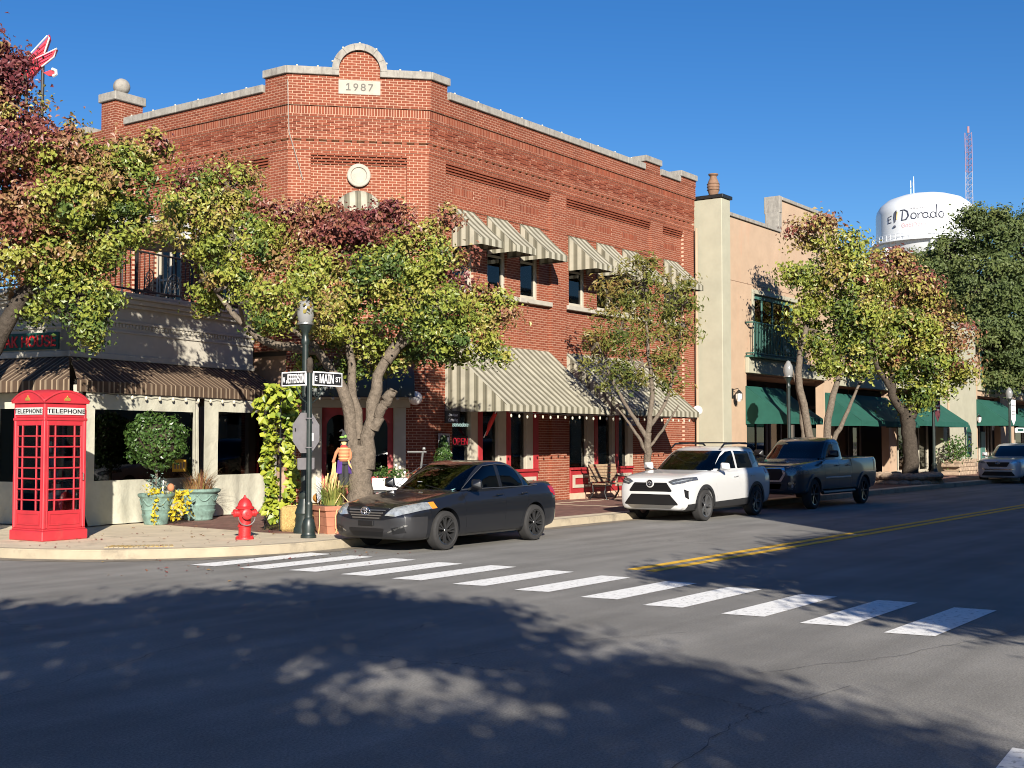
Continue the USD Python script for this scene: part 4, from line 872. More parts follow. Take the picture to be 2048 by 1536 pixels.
part('whip_antenna', [cyl(-4.0, 1.0, 53, 57.2, .09, 5), cyl(-2.2, 2.2, 53, 56.8, .09, 5), tube([(-4, 1, 56.5), (-2.2, 2.2, 55)], .05, 4)], 'pale_blue_metal', wt)
def wrap(m, s, z, mt, name):
    """planar lettering bent round the tank, s metres to the right of the middle as one reads it"""
    v, f = va(m); a = AF + (v[:, 0] + s) / RT; r = RT + 0.02 + v[:, 2]
    return part(name, (np.column_stack([r * np.cos(a), r * np.sin(a), v[:, 1] + z]), f), mt, wt)
def stroke(pts, w): return cat([tube([(x, y, 0.0) for x, y in pts], [w * k for k in (np.linspace(.55, 1, len(pts)) if len(pts) < 5 else 0.6 + .4 * np.sin(np.linspace(0, 3.14, len(pts))))], 5)])
wrap(cat([stroke([(.1, 1.35), (.25, .7), (.2, .05), (1.0, .12)], .11), stroke([(-.1, .72), (.4, .75), (.85, .85)], .10), stroke([(.05, 1.3), (.5, 1.35), (1.1, 1.5)], .10)]), -8.2, 46.95, 'tank_ink', 'letter')
wrap(cat([stroke([(-.3, .3), (-.35, 1.4), (-.2, 2.3), (.1, 2.75), (.05, 1.8), (-.12, .5)], .17), ball((-.25, -.5, 0), .3, 1)]), -6.1, 46.6, 'tank_ink', 'exclamation_mark')
wrap(stroke([(.1, .9), (.2, 1.8), (.35, 2.5)], .2), -6.0, 46.6, 'tank_gold', 'gold_stroke')
def ring_(cx_, cy_, rx, ry, a0=0.5, a1=6.9): return [(cx_ + rx * math.cos(t), cy_ + ry * math.sin(t)) for t in np.linspace(a0, a1, 16)]
SC = [ring_(.55, .62, .52, .60), [(1.25, 1.2), (1.45, .9), (1.42, .05)], [(1.42, .6), (1.75, 1.1), (2.15, 1.15), (2.3, .95)], ring_(2.85, .60, .50, .56), [(3.35, 1.15), (3.36, .3), (3.6, .05), (3.85, .15)],
      ring_(4.35, .62, .50, .58), [(5.05, 2.75), (4.95, 1.4), (4.9, .3), (5.1, .05), (5.35, .15)], ring_(5.95, .66, .50, .60)]
wrap(cat([stroke(P, .15) for P in SC]), -2.75, 47.25, 'tank_ink', 'lettering')
wrap(cat([stroke([(.55, 2.0), (.45, 1.0), (.35, .1), (1.2, .15), (1.75, .9), (1.55, 1.8), (.9, 2.2), (0, 2.15)], .17)]), -5.0, 47.1, 'tank_ink', 'letter')
wrap(text('ARKANSAS', 0.38, .02, False, True, 0, 1.7), -0.6, 49.2, 'sign_back', 'state_lettering')
wrap(text('GoElDorado.com', 0.82, .02, False, True, 0, 1.0), -0.3, 45.7, 'tank_pink', 'web_lettering')
rm = thing('radio_mast', 'slender red and white lattice radio mast beside the water tower', 'radio mast', (390.5, 108.0, 0))
segs = 16; hz = 96.5 / segs
for k in range(segs):
    P = []
    a3 = [(1.15 * math.cos(t), 1.15 * math.sin(t)) for t in (0.3, 2.39, 4.49)]
    for x, y in a3: P.append(cyl(x, y, k * hz, (k + 1) * hz, .09, 4))
    for m in range(3):
        zz = k * hz + m * hz / 3
        for i in range(3):
            (x0, y0), (x1, y1) = a3[i], a3[(i + 1) % 3]
            P += [tube([(x0, y0, zz), (x1, y1, zz + hz / 3)], .055, 4), tube([(x0, y0, zz), (x1, y1, zz)], .055, 4)]
    part('lattice_section', P, 'mast_red' if (k // 2) % 2 else 'mast_white', rm)
part('beacon', cyl(0, 0, 96.5, 98.5, .35, 6), 'mast_red', rm)
# ---------------------------------------------------------------- red telephone box
BA = rad(2)
pbx = thing('phone_box', 'red telephone box with glazed sides and a domed roof on the corner', 'phone box', (12.70, 18.80, 0.148), BA)
h = 0.42
part('plinth', [cbx(-h - .03, h + .03, -h - .03, h + .03, 0, .17, .015), cbx(-h, h, -h, h, .171, .2, .005)], 'booth_red', pbx)
for sx_ in (-1, 1):
    for sy_ in (-1, 1):
        part('corner_post', [cbx(sx_ * h - .06 * (sx_ > 0), sx_ * h + .06 * (sx_ < 0), sy_ * h - .06 * (sy_ > 0), sy_ * h + .06 * (sy_ < 0), .2, 2.2, .012)] +
             [cyl(sx_ * (h - .075), sy_ * (h - .012), .22, 1.98, .012, 8), cyl(sx_ * (h - .012), sy_ * (h - .075), .22, 1.98, .012, 8)], 'booth_red', pbx)
# four faces: bottom panel, glazing bars, head, sign
for k, (kind) in enumerate(('door', 'side', 'back', 'side')):
    a = [0, math.pi / 2, math.pi, -math.pi / 2][k]
    Mf = np.eye(4); Mf[:3, :3] = rotz(a)[:3, :3] @ np.array([[1, 0, 0], [0, 0, -1], [0, 1, 0]], float); Mf[:3, 3] = rotz(a)[:3, :3] @ np.array([0, -h + .012, 0])
    w = h - .06
    if k == 2: part('back_panel', xf(bx(-w, w, .2, 2.05, -.02, 0), Mf), 'booth_red', pbx); continue
    d = part('door' if k == 0 else 'side_frame', xf(cat([cbx(-w, w, .201, .50, -.035, -.005, .006), cbx(-w, w, 1.92, 2.0, -.035, 0.004, .006), cbx(-w, -w + .05, .5, 1.92, -.035, 0.0, .006), cbx(w - .05, w, .5, 1.92, -.035, 0.0, .006)]), Mf), 'booth_red', pbx)
    part('panel_bead', xf(ext([(-w + .06, .26), (w - .06, .26), (w - .06, .46), (-w + .06, .46)], .008, [[(-w + .08, .28), (w - .08, .28), (w - .08, .44), (-w + .08, .44)]]), Mf), 'booth_red', d)
    gx0, gx1 = -w + .05, w - .05; rows = 8; rh = 1.42 / rows
    for x in (gx0 + .12, gx1 - .12): part('glazing_bar', xf(cbx(x - .012, x + .012, .5, 1.92, -.03, .002, .004), Mf), 'booth_red', d)
    for r in range(1, rows): part('glazing_bar', xf(cbx(gx0, gx1, .5 + r * rh - .012, .5 + r * rh + .012, -.028, .004, .004), Mf), 'booth_red', d)
    part('glass', xf(bx(gx0, gx1, .5, 1.92, -.02, -.016), Mf), 'pane', d)
    if k == 0: part('door_handle', xf(cat([tube([(w - .025, 1.0, .01), (w - .025, 1.0, .05), (w - .025, 1.12, .05), (w - .025, 1.12, .01)], .009, 6)]), Mf), 'chrome', d)
part('head', [cbx(-h - .01, h + .01, -h - .01, h + .01, 2.0, 2.05, .012), cbx(-h + .005, h - .005, -h + .005, h - .005, 2.05, 2.30, .01)], 'booth_red', pbx)
# segmental pediments and the domed roof
n = 17; X = np.linspace(-1, 1, n)
V = []; A, Bb = np.meshgrid(X, X, indexing='ij')
def rz_(u): return 0.17 * (1 - u ** 2)
Zr = 2.30 + 0.02 + np.minimum(rz_(A), 9) * 0 + 0.17 * (1 - A ** 2) ** 1.0 * (0.5 + 0.5 * (Bb ** 2)) + 0.17 * (1 - Bb ** 2) * (0.5 + 0.5 * (A ** 2)) + 0.045 * (1 - A ** 2) * (1 - Bb ** 2)
V = np.stack([A * (h + .025), Bb * (h + .025), Zr], -1).reshape(-1, 3)
F = [[i * n + j, (i + 1) * n + j, (i + 1) * n + j + 1, i * n + j + 1] for i in range(n - 1) for j in range(n - 1)]
rim = []
Vb = V.copy(); Vb[:, 2] = 2.295
edge = [(0 * n + j) for j in range(n)] + [(i * n + n - 1) for i in range(1, n)] + [((n - 1) * n + j) for j in range(n - 2, -1, -1)] + [(i * n) for i in range(n - 2, 0, -1)]
nv = len(V)
F2 = [[edge[i], edge[(i + 1) % len(edge)], nv + edge[(i + 1) % len(edge)], nv + edge[i]] for i in range(len(edge))]
part('domed_roof', (np.vstack([V, Vb]), np.array(F + F2)), 'booth_red', pbx, smooth=35)
for k in range(4):
    a = k * math.pi / 2
    Mf = np.eye(4); Mf[:3, :3] = rotz(a)[:3, :3] @ np.array([[1, 0, 0], [0, 0, -1], [0, 1, 0]], float); Mf[:3, 3] = rotz(a)[:3, :3] @ np.array([0, -h - .0, 0])
    part('pediment_moulding', xf(tube([(x * (h + .02), 2.33 + .165 * (1 - x * x), .02) for x in np.linspace(-1, 1, 13)], .022, 6), Mf), 'booth_red', pbx, smooth=True)
    s = part('telephone_sign', xf(cbx(-.36, .36, 2.10, 2.22, -.02, .012, .004), Mf), 'booth_white', pbx, label='white glass sign reading TELEPHONE')
    tv, tf = text('TELEPHONE', .07, .003, True, sx=1.35)
    part('sign_lettering', xf((tv + np.array([0, 2.125, .0125]), tf), Mf), 'letter_black', s)
    part('crown', xf(cat([ext([(-.055, 2.335), (.055, 2.335), (.06, 2.36), (.04, 2.385), (.03, 2.37), (.015, 2.40), (0, 2.385), (-.015, 2.40), (-.03, 2.37), (-.04, 2.385), (-.06, 2.36)], .02), ball((0, 2.41, .01), .014, 1)]), Mf @ np.array([[1, 0, 0, 0], [0, 1, 0, 0], [0, 0, 1, .015], [0, 0, 0, 1.0]])), 'gold', pbx)
for r in range(6): part('shelf', [bx(-.345, .345, .02, .38, .47 + r * .245, .485 + r * .245)], 'book_dark', pbx)
rg = np.random.default_rng(8)
bm = rotz(BA); bk = {}
for r in range(5):
    x = -.335
    while x < 0.27:
        wd = rg.uniform(.03, .07); ht = rg.uniform(.14, .21)
        key = ['paper', 'book_tan', 'book_blue', 'book_red', 'book_dark', 'paper'][rg.integers(6)]
        p = (bm @ np.array([x, .06, .486 + r * .245, 1]))[:3] + np.array([12.70, 18.80, .148])
        b = thing('book', 'small book standing on a shelf inside the red telephone box', 'book', p, BA, 'books on the shelves of the telephone box')
        part('cover', [cbx(0, wd, 0, .15, 0, ht, .003)], key, b); part('pages', bx(.004, wd - .004, -.003, .14, .006, ht - .006) if False else bx(.005, wd - .005, .004, .145, ht - .002, ht + .002), 'paper', b)
        x += wd + (rg.uniform(.1, .25) if rg.random() < .3 else .004)
for x, y, r in ((-.30, -.36, 2), ):
    pass

# ---------------------------------------------------------------- fire hydrant
hy = thing('fire_hydrant', 'red fire hydrant with chain on the concrete corner', 'hydrant', (14.63, 16.09, 0.148), rad(-30))
part('base_flange', [lathe([(0.0, 0), (.155, 0), (.155, .025), (.15, .035), (.0, .035)], 24)] + [cyl(.13 * math.cos(a), .13 * math.sin(a), .03, .055, .014, 6) for a in np.arange(8) * math.pi / 4], 'hydrant_red', hy, smooth=30)
part('barrel', lathe([(.0, .03), (.105, .035), (.105, .20), (.12, .205), (.12, .235), (.105, .24), (.105, .36), (.115, .39), (.12, .46), (.115, .51), (.0, .51)], 24), 'hydrant_red', hy, smooth=35)
part('bonnet', lathe([(.0, .505), (.155, .51), (.16, .53), (.15, .545), (.125, .56), (.115, .60), (.09, .65), (.055, .685), (.04, .69), (.035, .70), (.0, .70)], 24), 'hydrant_red', hy, smooth=35)
part('operating_nut', [tube([(0, 0, .69), (0, 0, .745)], [.034, .014], 5)], 'hydrant_red', hy)
for a in (0, math.pi): part('side_cap', xf(lathe([(.0, .08), (.062, .08), (.062, .15), (.07, .155), (.07, .185), (.05, .20), (.022, .20), (.02, .225), (.0, .225)], 16), rotz(a) @ np.array([[0, 0, 1, 0], [1, 0, 0, 0], [0, 1, 0, .44], [0, 0, 0, 1.0]])), 'hydrant_red', hy, smooth=35)
part('front_cap', xf(lathe([(.0, .08), (.08, .08), (.08, .15), (.09, .155), (.09, .19), (.065, .205), (.025, .205), (.022, .23), (.0, .23)], 16), rotz(-1.57) @ np.array([[0, 0, 1, 0], [1, 0, 0, 0], [0, 1, 0, .43], [0, 0, 0, 1.0]])), 'hydrant_red', hy, smooth=35)
part('chain', [tube([(.14 * math.cos(t), -.16 + .05 * math.sin(t * 2) * 0, .38 - .14 * math.sin(t)) for t in np.linspace(0, math.pi, 14)], .009, 5)], 'metal_grey', hy)

# ---------------------------------------------------------------- street-name post with the back of a stop sign
sp = thing('street_sign_post', 'dark post with N JEFFERSON and E MAIN ST signs and a stop sign back', 'street sign', (15.47, 15.42, 0.148))
part('base', lathe([(.0, 0), (.135, 0), (.135, .04), (.12, .06), (.11, .10), (.12, .20), (.095, .30), (.07, .34), (.075, .36), (.062, .40), (.068, .56), (.068, .59), (.055, .62), (.0, .62)], 24), 'dark_green_iron', sp, smooth=35)
part('pole', lathe([(.0, .6), (.048, .62), (.048, 1.2), (.042, 2.85), (.0, 2.86)], 24, flute=.04), 'dark_green_iron', sp, smooth=40)
part('finial', [lathe([(.05, 2.84), (.06, 2.88), (.05, 2.92), (.06, 2.98), (.055, 3.06), (.03, 3.1), (.0, 3.1)], 16)], 'bark_dark', sp, smooth=35)
def blade(txt, M, L, H, o):
    b = part('street_name_blade', xf(cbx(o, o + L, 2.62, 2.62 + H, -.012, .012, .004), M), 'letter_white', sp, label=f'black street sign reading {txt[0]} {txt[1]}')
    for s in (1,):
        Mm = M if s > 0 else M @ np.diag([-1, 1, -1, 1.0]) @ np.array([[1, 0, 0, -(2 * o + L)], [0, 1, 0, 0], [0, 0, 1, 0], [0, 0, 0, 1.0]])
        part('sign_face', xf(bx(o + .022, o + L - .022, 2.642, 2.598 + H, .012, .0135), Mm), 'letter_black', b)
        parts = []
        for t, hh, x0, x1, zb in txt[2]:
            v, f = text(t, hh, .002, True, False); v = v.copy(); v[:, 0] -= v[:, 0].min(); v[:, 0] *= (x1 - x0) * L / v[:, 0].max(); v[:, 0] += o + x0 * L; v[:, 1] += 2.62 + zb * H - v[:, 1].min(); v[:, 2] += .0136; parts.append((v, f))
        part('sign_lettering', xf(cat(parts), Mm), 'letter_white', b)
FJ = fr((0, 0, 0), (math.sin(rad(-2)), -math.cos(rad(-2)))); FMn = fr((0, 0, 0), (1, 0.02))
blade(('N', 'JEFFERSON', [('N', .085, .06, .145, .28), ('JEFFERSON', .15, .19, .95, .19)]), FJ, .62, .25, -.70)
blade(('E', 'MAIN ST', [('E', .085, .05, .13, .32), ('MAIN', .15, .21, .69, .19), ('ST', .085, .76, .93, .32)]), FMn, .74, .25, .08)
for M_s, sgn in ((FJ, -1), (FMn, 1)):
    part('scroll_bracket', [xf(tube([(sgn * (.06 + .09 * t * math.cos(t * 5.5) + .12), 2.48 + .09 * t * math.sin(t * 5.5), 0) for t in np.linspace(.15, 1, 24)], .009, 5), M_s), xf(tube([(sgn * .04, 2.3, 0), (sgn * .2, 2.4, 0), (sgn * .34, 2.6, 0)], .01, 5), M_s)], 'dark_green_iron', sp, smooth=True)
FSt = fr((0, 0.075, 0), (1, 0.08))
R8 = .375
so = part('stop_sign_back', xf(ext([(R8 * math.cos(a), 1.80 + R8 * math.sin(a)) for a in np.arange(8) * math.pi / 4 + math.pi / 8], .004), FSt), 'sign_back', sp, label='bare metal back of a stop sign')
part('supplement_plate', xf(ext([(-.2, 1.17), (.2, 1.17), (.22, 1.19), (.22, 1.37), (-.22, 1.37), (-.22, 1.19)], .004), FSt), 'sign_back', sp)
part('maker_sticker', xf(bx(.14, .19, 1.66, 1.80, .0045, .006), FSt), 'letter_white', so)
part('maker_sticker', xf(bx(-.3, -.27, 1.82, 1.88, .0045, .006), FSt), 'letter_black', so)
part('sign_strap', [xf(tube([(.06 * math.cos(t), z, .075 + .06 * math.sin(t)) for t in np.linspace(0, 6.28, 14)], .008, 4), FSt) for z in (1.55, 2.05)], 'sign_back', sp)

# ---------------------------------------------------------------- street lamps with acorn globes
def lamp(lab, loc, grp=None):
    t = thing('street_lamp', lab, 'street lamp', loc, 0, grp)
    part('base', lathe([(.0, 0), (.19, 0), (.19, .08), (.165, .12), (.15, .32), (.17, .36), (.12, .5), (.085, .62), (.10, .66), (.10, .72), (.07, .76), (.0, .76)], 24), 'dark_green_iron', t, smooth=35)
    part('shaft', lathe([(.0, .7), (.065, .75), (.055, 3.4), (.075, 3.43), (.075, 3.5), (.055, 3.54), (.055, 3.62), (.11, 3.72), (.13, 3.78), (.0, 3.78)], 20, flute=.03), 'dark_green_iron', t, smooth=35)
    part('globe', lathe([(.10, 3.78), (.14, 3.86), (.157, 3.96), (.153, 4.07), (.13, 4.16), (.10, 4.21), (.08, 4.24), (.07, 4.28), (.03, 4.31), (.0, 4.32)], 24), 'lamp_globe', t, smooth=35)
    part('collar', lathe([(.12, 3.765), (.15, 3.775), (.15, 3.81), (.12, 3.82)], 20), 'metal_grey', t, smooth=35)
    return t
L1 = lamp('street lamp with acorn globe behind the street-name post, half hidden by leaves', (16.22, 16.28, 0.148))
copy(L1, 'street lamp with acorn globe in front of the green canvas awning', (38.7, 16.6, 0.146))
copy(L1, 'street lamp with maroon banner near the dark tree trunk', (52.1, 16.0, 0.146))
copy(L1, 'street lamp with white banner beyond the silver car', (64.2, 16.0, 0.146))
def banner(lab, x, y, mt, dx=.55):
    t = thing('banner', lab, 'banner', (x, y, 0.15))
    part('arm', [tube([(0, 0, z), (dx + .05, 0, z)], .018, 6) for z in (3.75, )], 'rail_iron', t)
    fl = part('cloth', xf(ext([(0.07, 2.75), (dx / 2 + .035, 2.45), (dx, 2.75), (dx, 3.72), (0.07, 3.72)], .01), fr((0, 0, 0), (1, 0))), mt, t)
    part('print', [bx(.14, dx - .08, -.012, -.0102, z, z + .05) for z in (2.95, 3.1, 3.4)] , 'sign_back', fl)
banner('maroon pointed banner hanging from a street lamp by the far cream wall', 52.25, 16.0, 'banner_maroon', .75)
banner('white pointed banner hanging from a street lamp at the right edge', 64.4, 16.0, 'banner_white', .95)

# ---------------------------------------------------------------- leaves and grasses
def leaves(C, Nrm, size, hue, rg, asp=0.62, fold=0.25, cup=0.0):
    """one pointed folded leaf (4 triangles) at each point C, lying across its normal"""
    n = len(C)
    Nrm = Nrm / (np.linalg.norm(Nrm, axis=1, keepdims=True) + 1e-9)
    t = rg.normal(size=(n, 3)); t -= (t * Nrm).sum(1, keepdims=True) * Nrm; t /= np.linalg.norm(t, axis=1, keepdims=True) + 1e-9
    b = np.cross(Nrm, t); s = (size * rg.uniform(.55, 1.35, n))[:, None]
    base, tip = C - t * s * .5, C + t * s * .5 - Nrm * s * cup
    l, r = C + b * s * asp * .5 + Nrm * s * fold * .4, C - b * s * asp * .5 + Nrm * s * fold * .4
    v = np.stack([base, l, tip, r], 1).reshape(-1, 3)
    k = 4 * np.arange(n)[:, None]
    f = np.stack([k + [0, 2, 1], k + [0, 3, 2]], 1).reshape(-1, 3)
    return v, f, np.repeat(np.clip(hue, 0, 1), 4)
def blades(n, c, spread, hgt, lean, rg, w=.008, seg=4, hue=(.2, .8), up=1.0):
    V, F, Hh = [], [], []
    for i in range(n):
        a = rg.uniform(0, 6.283); r = spread * math.sqrt(rg.random()); L = hgt * rg.uniform(.6, 1.1); ln = lean * rg.uniform(.4, 1.2)
        d = np.array([math.cos(a), math.sin(a), 0]); sd = np.array([-math.sin(a), math.cos(a), 0])
        p0 = np.array(c) + d * r; k = len(V) * 1
        for j in range(seg + 1):
            t = j / seg; p = p0 + d * ln * L * t ** 1.8 + np.array([0, 0, L * (t - .45 * ln * t ** 3) * up]); ww = w * (1 - .85 * t)
            V += [p - sd * ww, p + sd * ww]
        for j in range(seg): q = k + 2 * j; F += [[q, q + 1, q + 3], [q, q + 3, q + 2]]
        Hh += [rg.uniform(*hue)] * (2 * seg + 2)
    return (np.array(V), np.array(F)), np.array(Hh)

rg = np.random.default_rng(21)
# teal urns
def urn(lab, loc, r, hgt):
    t = thing('garland_urn', lab, 'planter', loc)
    k, q = r / .36, hgt / .62
    part('bowl', lathe([(.0, 0), (.22 * k, 0), (.235 * k, .02 * q), (.235 * k, .05 * q), (.25 * k, .11 * q), (.275 * k, .17 * q), (.28 * k, .20 * q), (.265 * k, .21 * q), (.275 * k, .28 * q), (.29 * k, .30 * q), (.28 * k, .32 * q), (.285 * k, .40 * q), (.31 * k, .52 * q), (.345 * k, .55 * q), (.36 * k, .57 * q), (.36 * k, .61 * q), (.33 * k, .62 * q), (.30 * k, .56 * q), (.0, .55 * q)], 36), 'verdigris', t, smooth=40)
    for i in range(8):
        a0 = i * math.pi / 4; P = []
        for u in np.linspace(0, 1, 8):
            a = a0 + u * math.pi / 4; zz = (.49 - .10 * math.sin(u * math.pi)) * q; rr = (.30 - .015 * math.sin(u * math.pi)) * k; P.append((rr * math.cos(a), rr * math.sin(a), zz))
        part('garland', [tube(P, [.012 + .012 * math.sin(u * math.pi) for u in np.linspace(0, 1, 8)], 6), ball((P[0][0] * 1.02, P[0][1] * 1.02, P[0][2]), .022, 1)], 'verdigris', t, smooth=True)
    part('soil', lathe([(0, .57 * q), (.3 * k, .565 * q)], 20), 'soil', t)
    return t
urn('smaller blue-green garland urn with yellow trailing plant by the clear curtain', (16.22, 20.42, 0.147), .36, .62)
urn('larger blue-green garland urn holding rusty grasses between two curtains', (17.66, 20.84, 0.147), .45, .66)
# topiary ball
tp = thing('topiary_bush', 'round clipped green bush in front of the dark curtain window', 'bush', (16.22, 20.45, 0.7))
part('stem', tube([(0, 0, 0), (.03, 0, .4), (0, .02, .75)], .03, 7), 'bark', tp)
n = 3200; u = rg.normal(size=(n, 3)); u /= np.linalg.norm(u, axis=1, keepdims=True)
bmp = 1 + .32 * (meshkit.fbm(u * 2.6 + 7, 3) - .5) * 2
C = u * np.array([.62, .60, .55]) * (bmp * rg.uniform(.80, 1.04, n))[:, None] + [0.03, 0, 1.10]
v, f, hh = leaves(C, u + rg.normal(size=(n, 3)) * .55, np.full(n, .075), rg.normal(.5, .2, n), rg, .6)
part('foliage', (v, f), 'leaf_box', tp, attrs={'hue': hh}); part('core', ball((0.03, 0, 1.10), .40, 2, (1, 1, .9)), 'soil', tp)
# silver foliage and flowers in the small urn
fp = thing('silver_foliage_plant', 'pale silvery foliage plant standing in the smaller garland urn', 'plant', (16.15, 20.3, 0.70))
n = 260; C = rg.normal(size=(n, 3)) * [.09, .09, .14] + [0, 0, .18]
v, f, hh = leaves(C, rg.normal(size=(n, 3)), np.full(n, .055), np.full(n, .5), rg, .4); part('foliage', (v, f), 'verdigris', fp, attrs={'hue': hh})
part('stake', tube([(.12, 0, 0), (.15, 0, .32)], .015, 6), 'white_box', fp)
fl = thing('yellow_trailing_plant', 'yellow trailing plant spilling down the right side of the smaller urn', 'plant', (16.5, 20.2, 0.2))
n = 230; t = rg.random(n); C = np.column_stack([.02 + rg.normal(0, .13, n) + .10 * (1 - t), rg.normal(0, .1, n), .60 * (1 - t) ** .8 + .02])
v, f, hh = leaves(C, rg.normal(size=(n, 3)) + [0, -1, .7], np.full(n, .085), rg.random(n), rg, .7); part('foliage', (v, f), 'flower_yellow', fl, attrs={'hue': hh})
f2 = thing('yellow_flowers', 'yellow flowers and one strand hanging over the left front of the smaller urn', 'flowers', (15.95, 20.2, 0.3))
n = 130; t = rg.random(n); a = rg.random(n) < .45
C = np.where(a[:, None], np.column_stack([rg.normal(.05, .04, n), rg.normal(-.02, .04, n), -.2 + .6 * t]), np.column_stack([rg.normal(.0, .11, n), rg.normal(0, .08, n), .52 + rg.normal(0, .05, n)]))
v, f, hh = leaves(C, rg.normal(size=(n, 3)) + [0, -1, .7], np.full(n, .075), rg.random(n), rg, .7); part('foliage', (v, f), 'flower_yellow', f2, attrs={'hue': hh})
cf = thing('orange_flower', 'single large orange-red flower head in the smaller urn', 'flower', (16.36, 20.15, 0.74))
part('head', ball((0, 0, .14), .07, 2, (1, 1, 1.2)), 'plaid_orange', cf, smooth=True); part('stem', cyl(0, 0, 0, .1, .012), 'green_cloth', cf)
g = thing('rusty_grass', 'rusty dark ornamental grass in the larger garland urn', 'grass', (17.66, 20.84, 0.72))
m, hh = blades(220, (0, 0, 0), .3, .62, .9, rg, hue=(.75, 1.0)); part('blades', m, 'grass_dry', g, attrs={'hue': hh})
m, hh = blades(14, (0, 0, 0), .2, .95, 1.3, rg, w=.006, hue=(.5, .6)); part('plumes', m, 'grass_dry', g, attrs={'hue': hh})
# terracotta pot
tc = thing('terracotta_planter', 'square terracotta planter tied with raffia beside the dark car', 'planter', (16.55, 15.88, 0.147), rad(-20))
def frust(z0, z1, a0, a1): 
    V = [(-a0, -a0, z0), (a0, -a0, z0), (a0, a0, z0), (-a0, a0, z0), (-a1, -a1, z1), (a1, -a1, z1), (a1, a1, z1), (-a1, a1, z1)]
    return np.array(V), np.array([[3, 2, 1, 0], [4, 5, 6, 7], [0, 1, 5, 4], [1, 2, 6, 5], [2, 3, 7, 6], [3, 0, 4, 7]])
part('body', [frust(0, .14, .21, .235), frust(.145, .30, .237, .262), frust(.305, .42, .264, .285)], 'terracotta', tc); part('rim', frust(.42, .50, .315, .325), 'terracotta', tc); part('soil', frust(.49, .503, .28, .28), 'soil', tc)
part('raffia_tie', [tube([(-.05, -.30, .52), (-.12, -.34, .3), (-.1, -.30, .1)], .008, 4), tube([(.02, -.34, .52), (.0, -.31, .3), (-.08, -.28, .02)], .009, 4), tube([(-.32, -.1, .45), (-.36, -.2, .2), (-.33, -.1, 0)], .01, 4), tube([(-.1, -.3, .55), (.05, -.2, .72), (.2, -.3, .52)], .01, 4)], 'raffia', tc, smooth=True)
lg = thing('lemongrass', 'yellow-green grass clump growing in the terracotta planter', 'grass', (16.55, 15.88, 0.64))
m, hh = blades(230, (0, 0, 0), .18, .62, .8, rg, w=.008, hue=(0.1, .5)); part('blades', m, 'grass_dry', lg, attrs={'hue': hh})
# straw bale
sbx = thing('straw_bale', 'straw bale behind the two dark posts', 'straw bale', (16.75, 16.9, 0.147), rad(25))
part('bale', cbx(-.46, .46, -.24, .24, 0, .46, .04), 'straw', sbx); part('twine', [tube([(x, -.245, .0), (x, -.245, .465), (x, .245, .465)], .008, 4) for x in (-.2, .2)], 'raffia', sbx)
m, hh = blades(260, (0, 0, 0), .5, .2, 2.2, rg, w=.006, hue=(.45, .6)); part('loose_straw', (m[0] + [0, 0, 0.04], m[1]), 'grass_dry', sbx, attrs={'hue': hh})
sb2 = thing('straw_bale', 'second straw bale between the posts and the scarecrow', 'straw bale', (17.6, 17.1, 0.147), rad(-10))
part('bale', cbx(-.46, .46, -.24, .24, 0, .46, .04), 'straw', sb2); part('twine', [tube([(x, -.245, .0), (x, -.245, .465), (x, .245, .465)], .008, 4) for x in (-.2, .2)], 'raffia', sb2)
pk = thing('pumpkin', 'tan ribbed pumpkin lying on the straw bale', 'pumpkin', (17.35, 16.95, 0.607))
th = np.arange(32) * 2 * math.pi / 32; V = []
for j in range(9):
    p = math.pi * j / 8; V += [((.16 * math.sin(p) + .001) * (1 + .08 * abs(math.cos(4 * a))) * math.cos(a), (.16 * math.sin(p) + .001) * (1 + .08 * abs(math.cos(4 * a))) * math.sin(a), .115 - .115 * math.cos(p)) for a in th]
F = [[j * 32 + i, j * 32 + (i + 1) % 32, (j + 1) * 32 + (i + 1) % 32, (j + 1) * 32 + i] for j in range(8) for i in range(32)]
part('fruit', (np.array(V), np.array(F)), 'pumpkin', pk, smooth=True); part('stalk', tube([(0, 0, .22), (.02, 0, .28)], [.02, .012], 6), 'bark', pk)
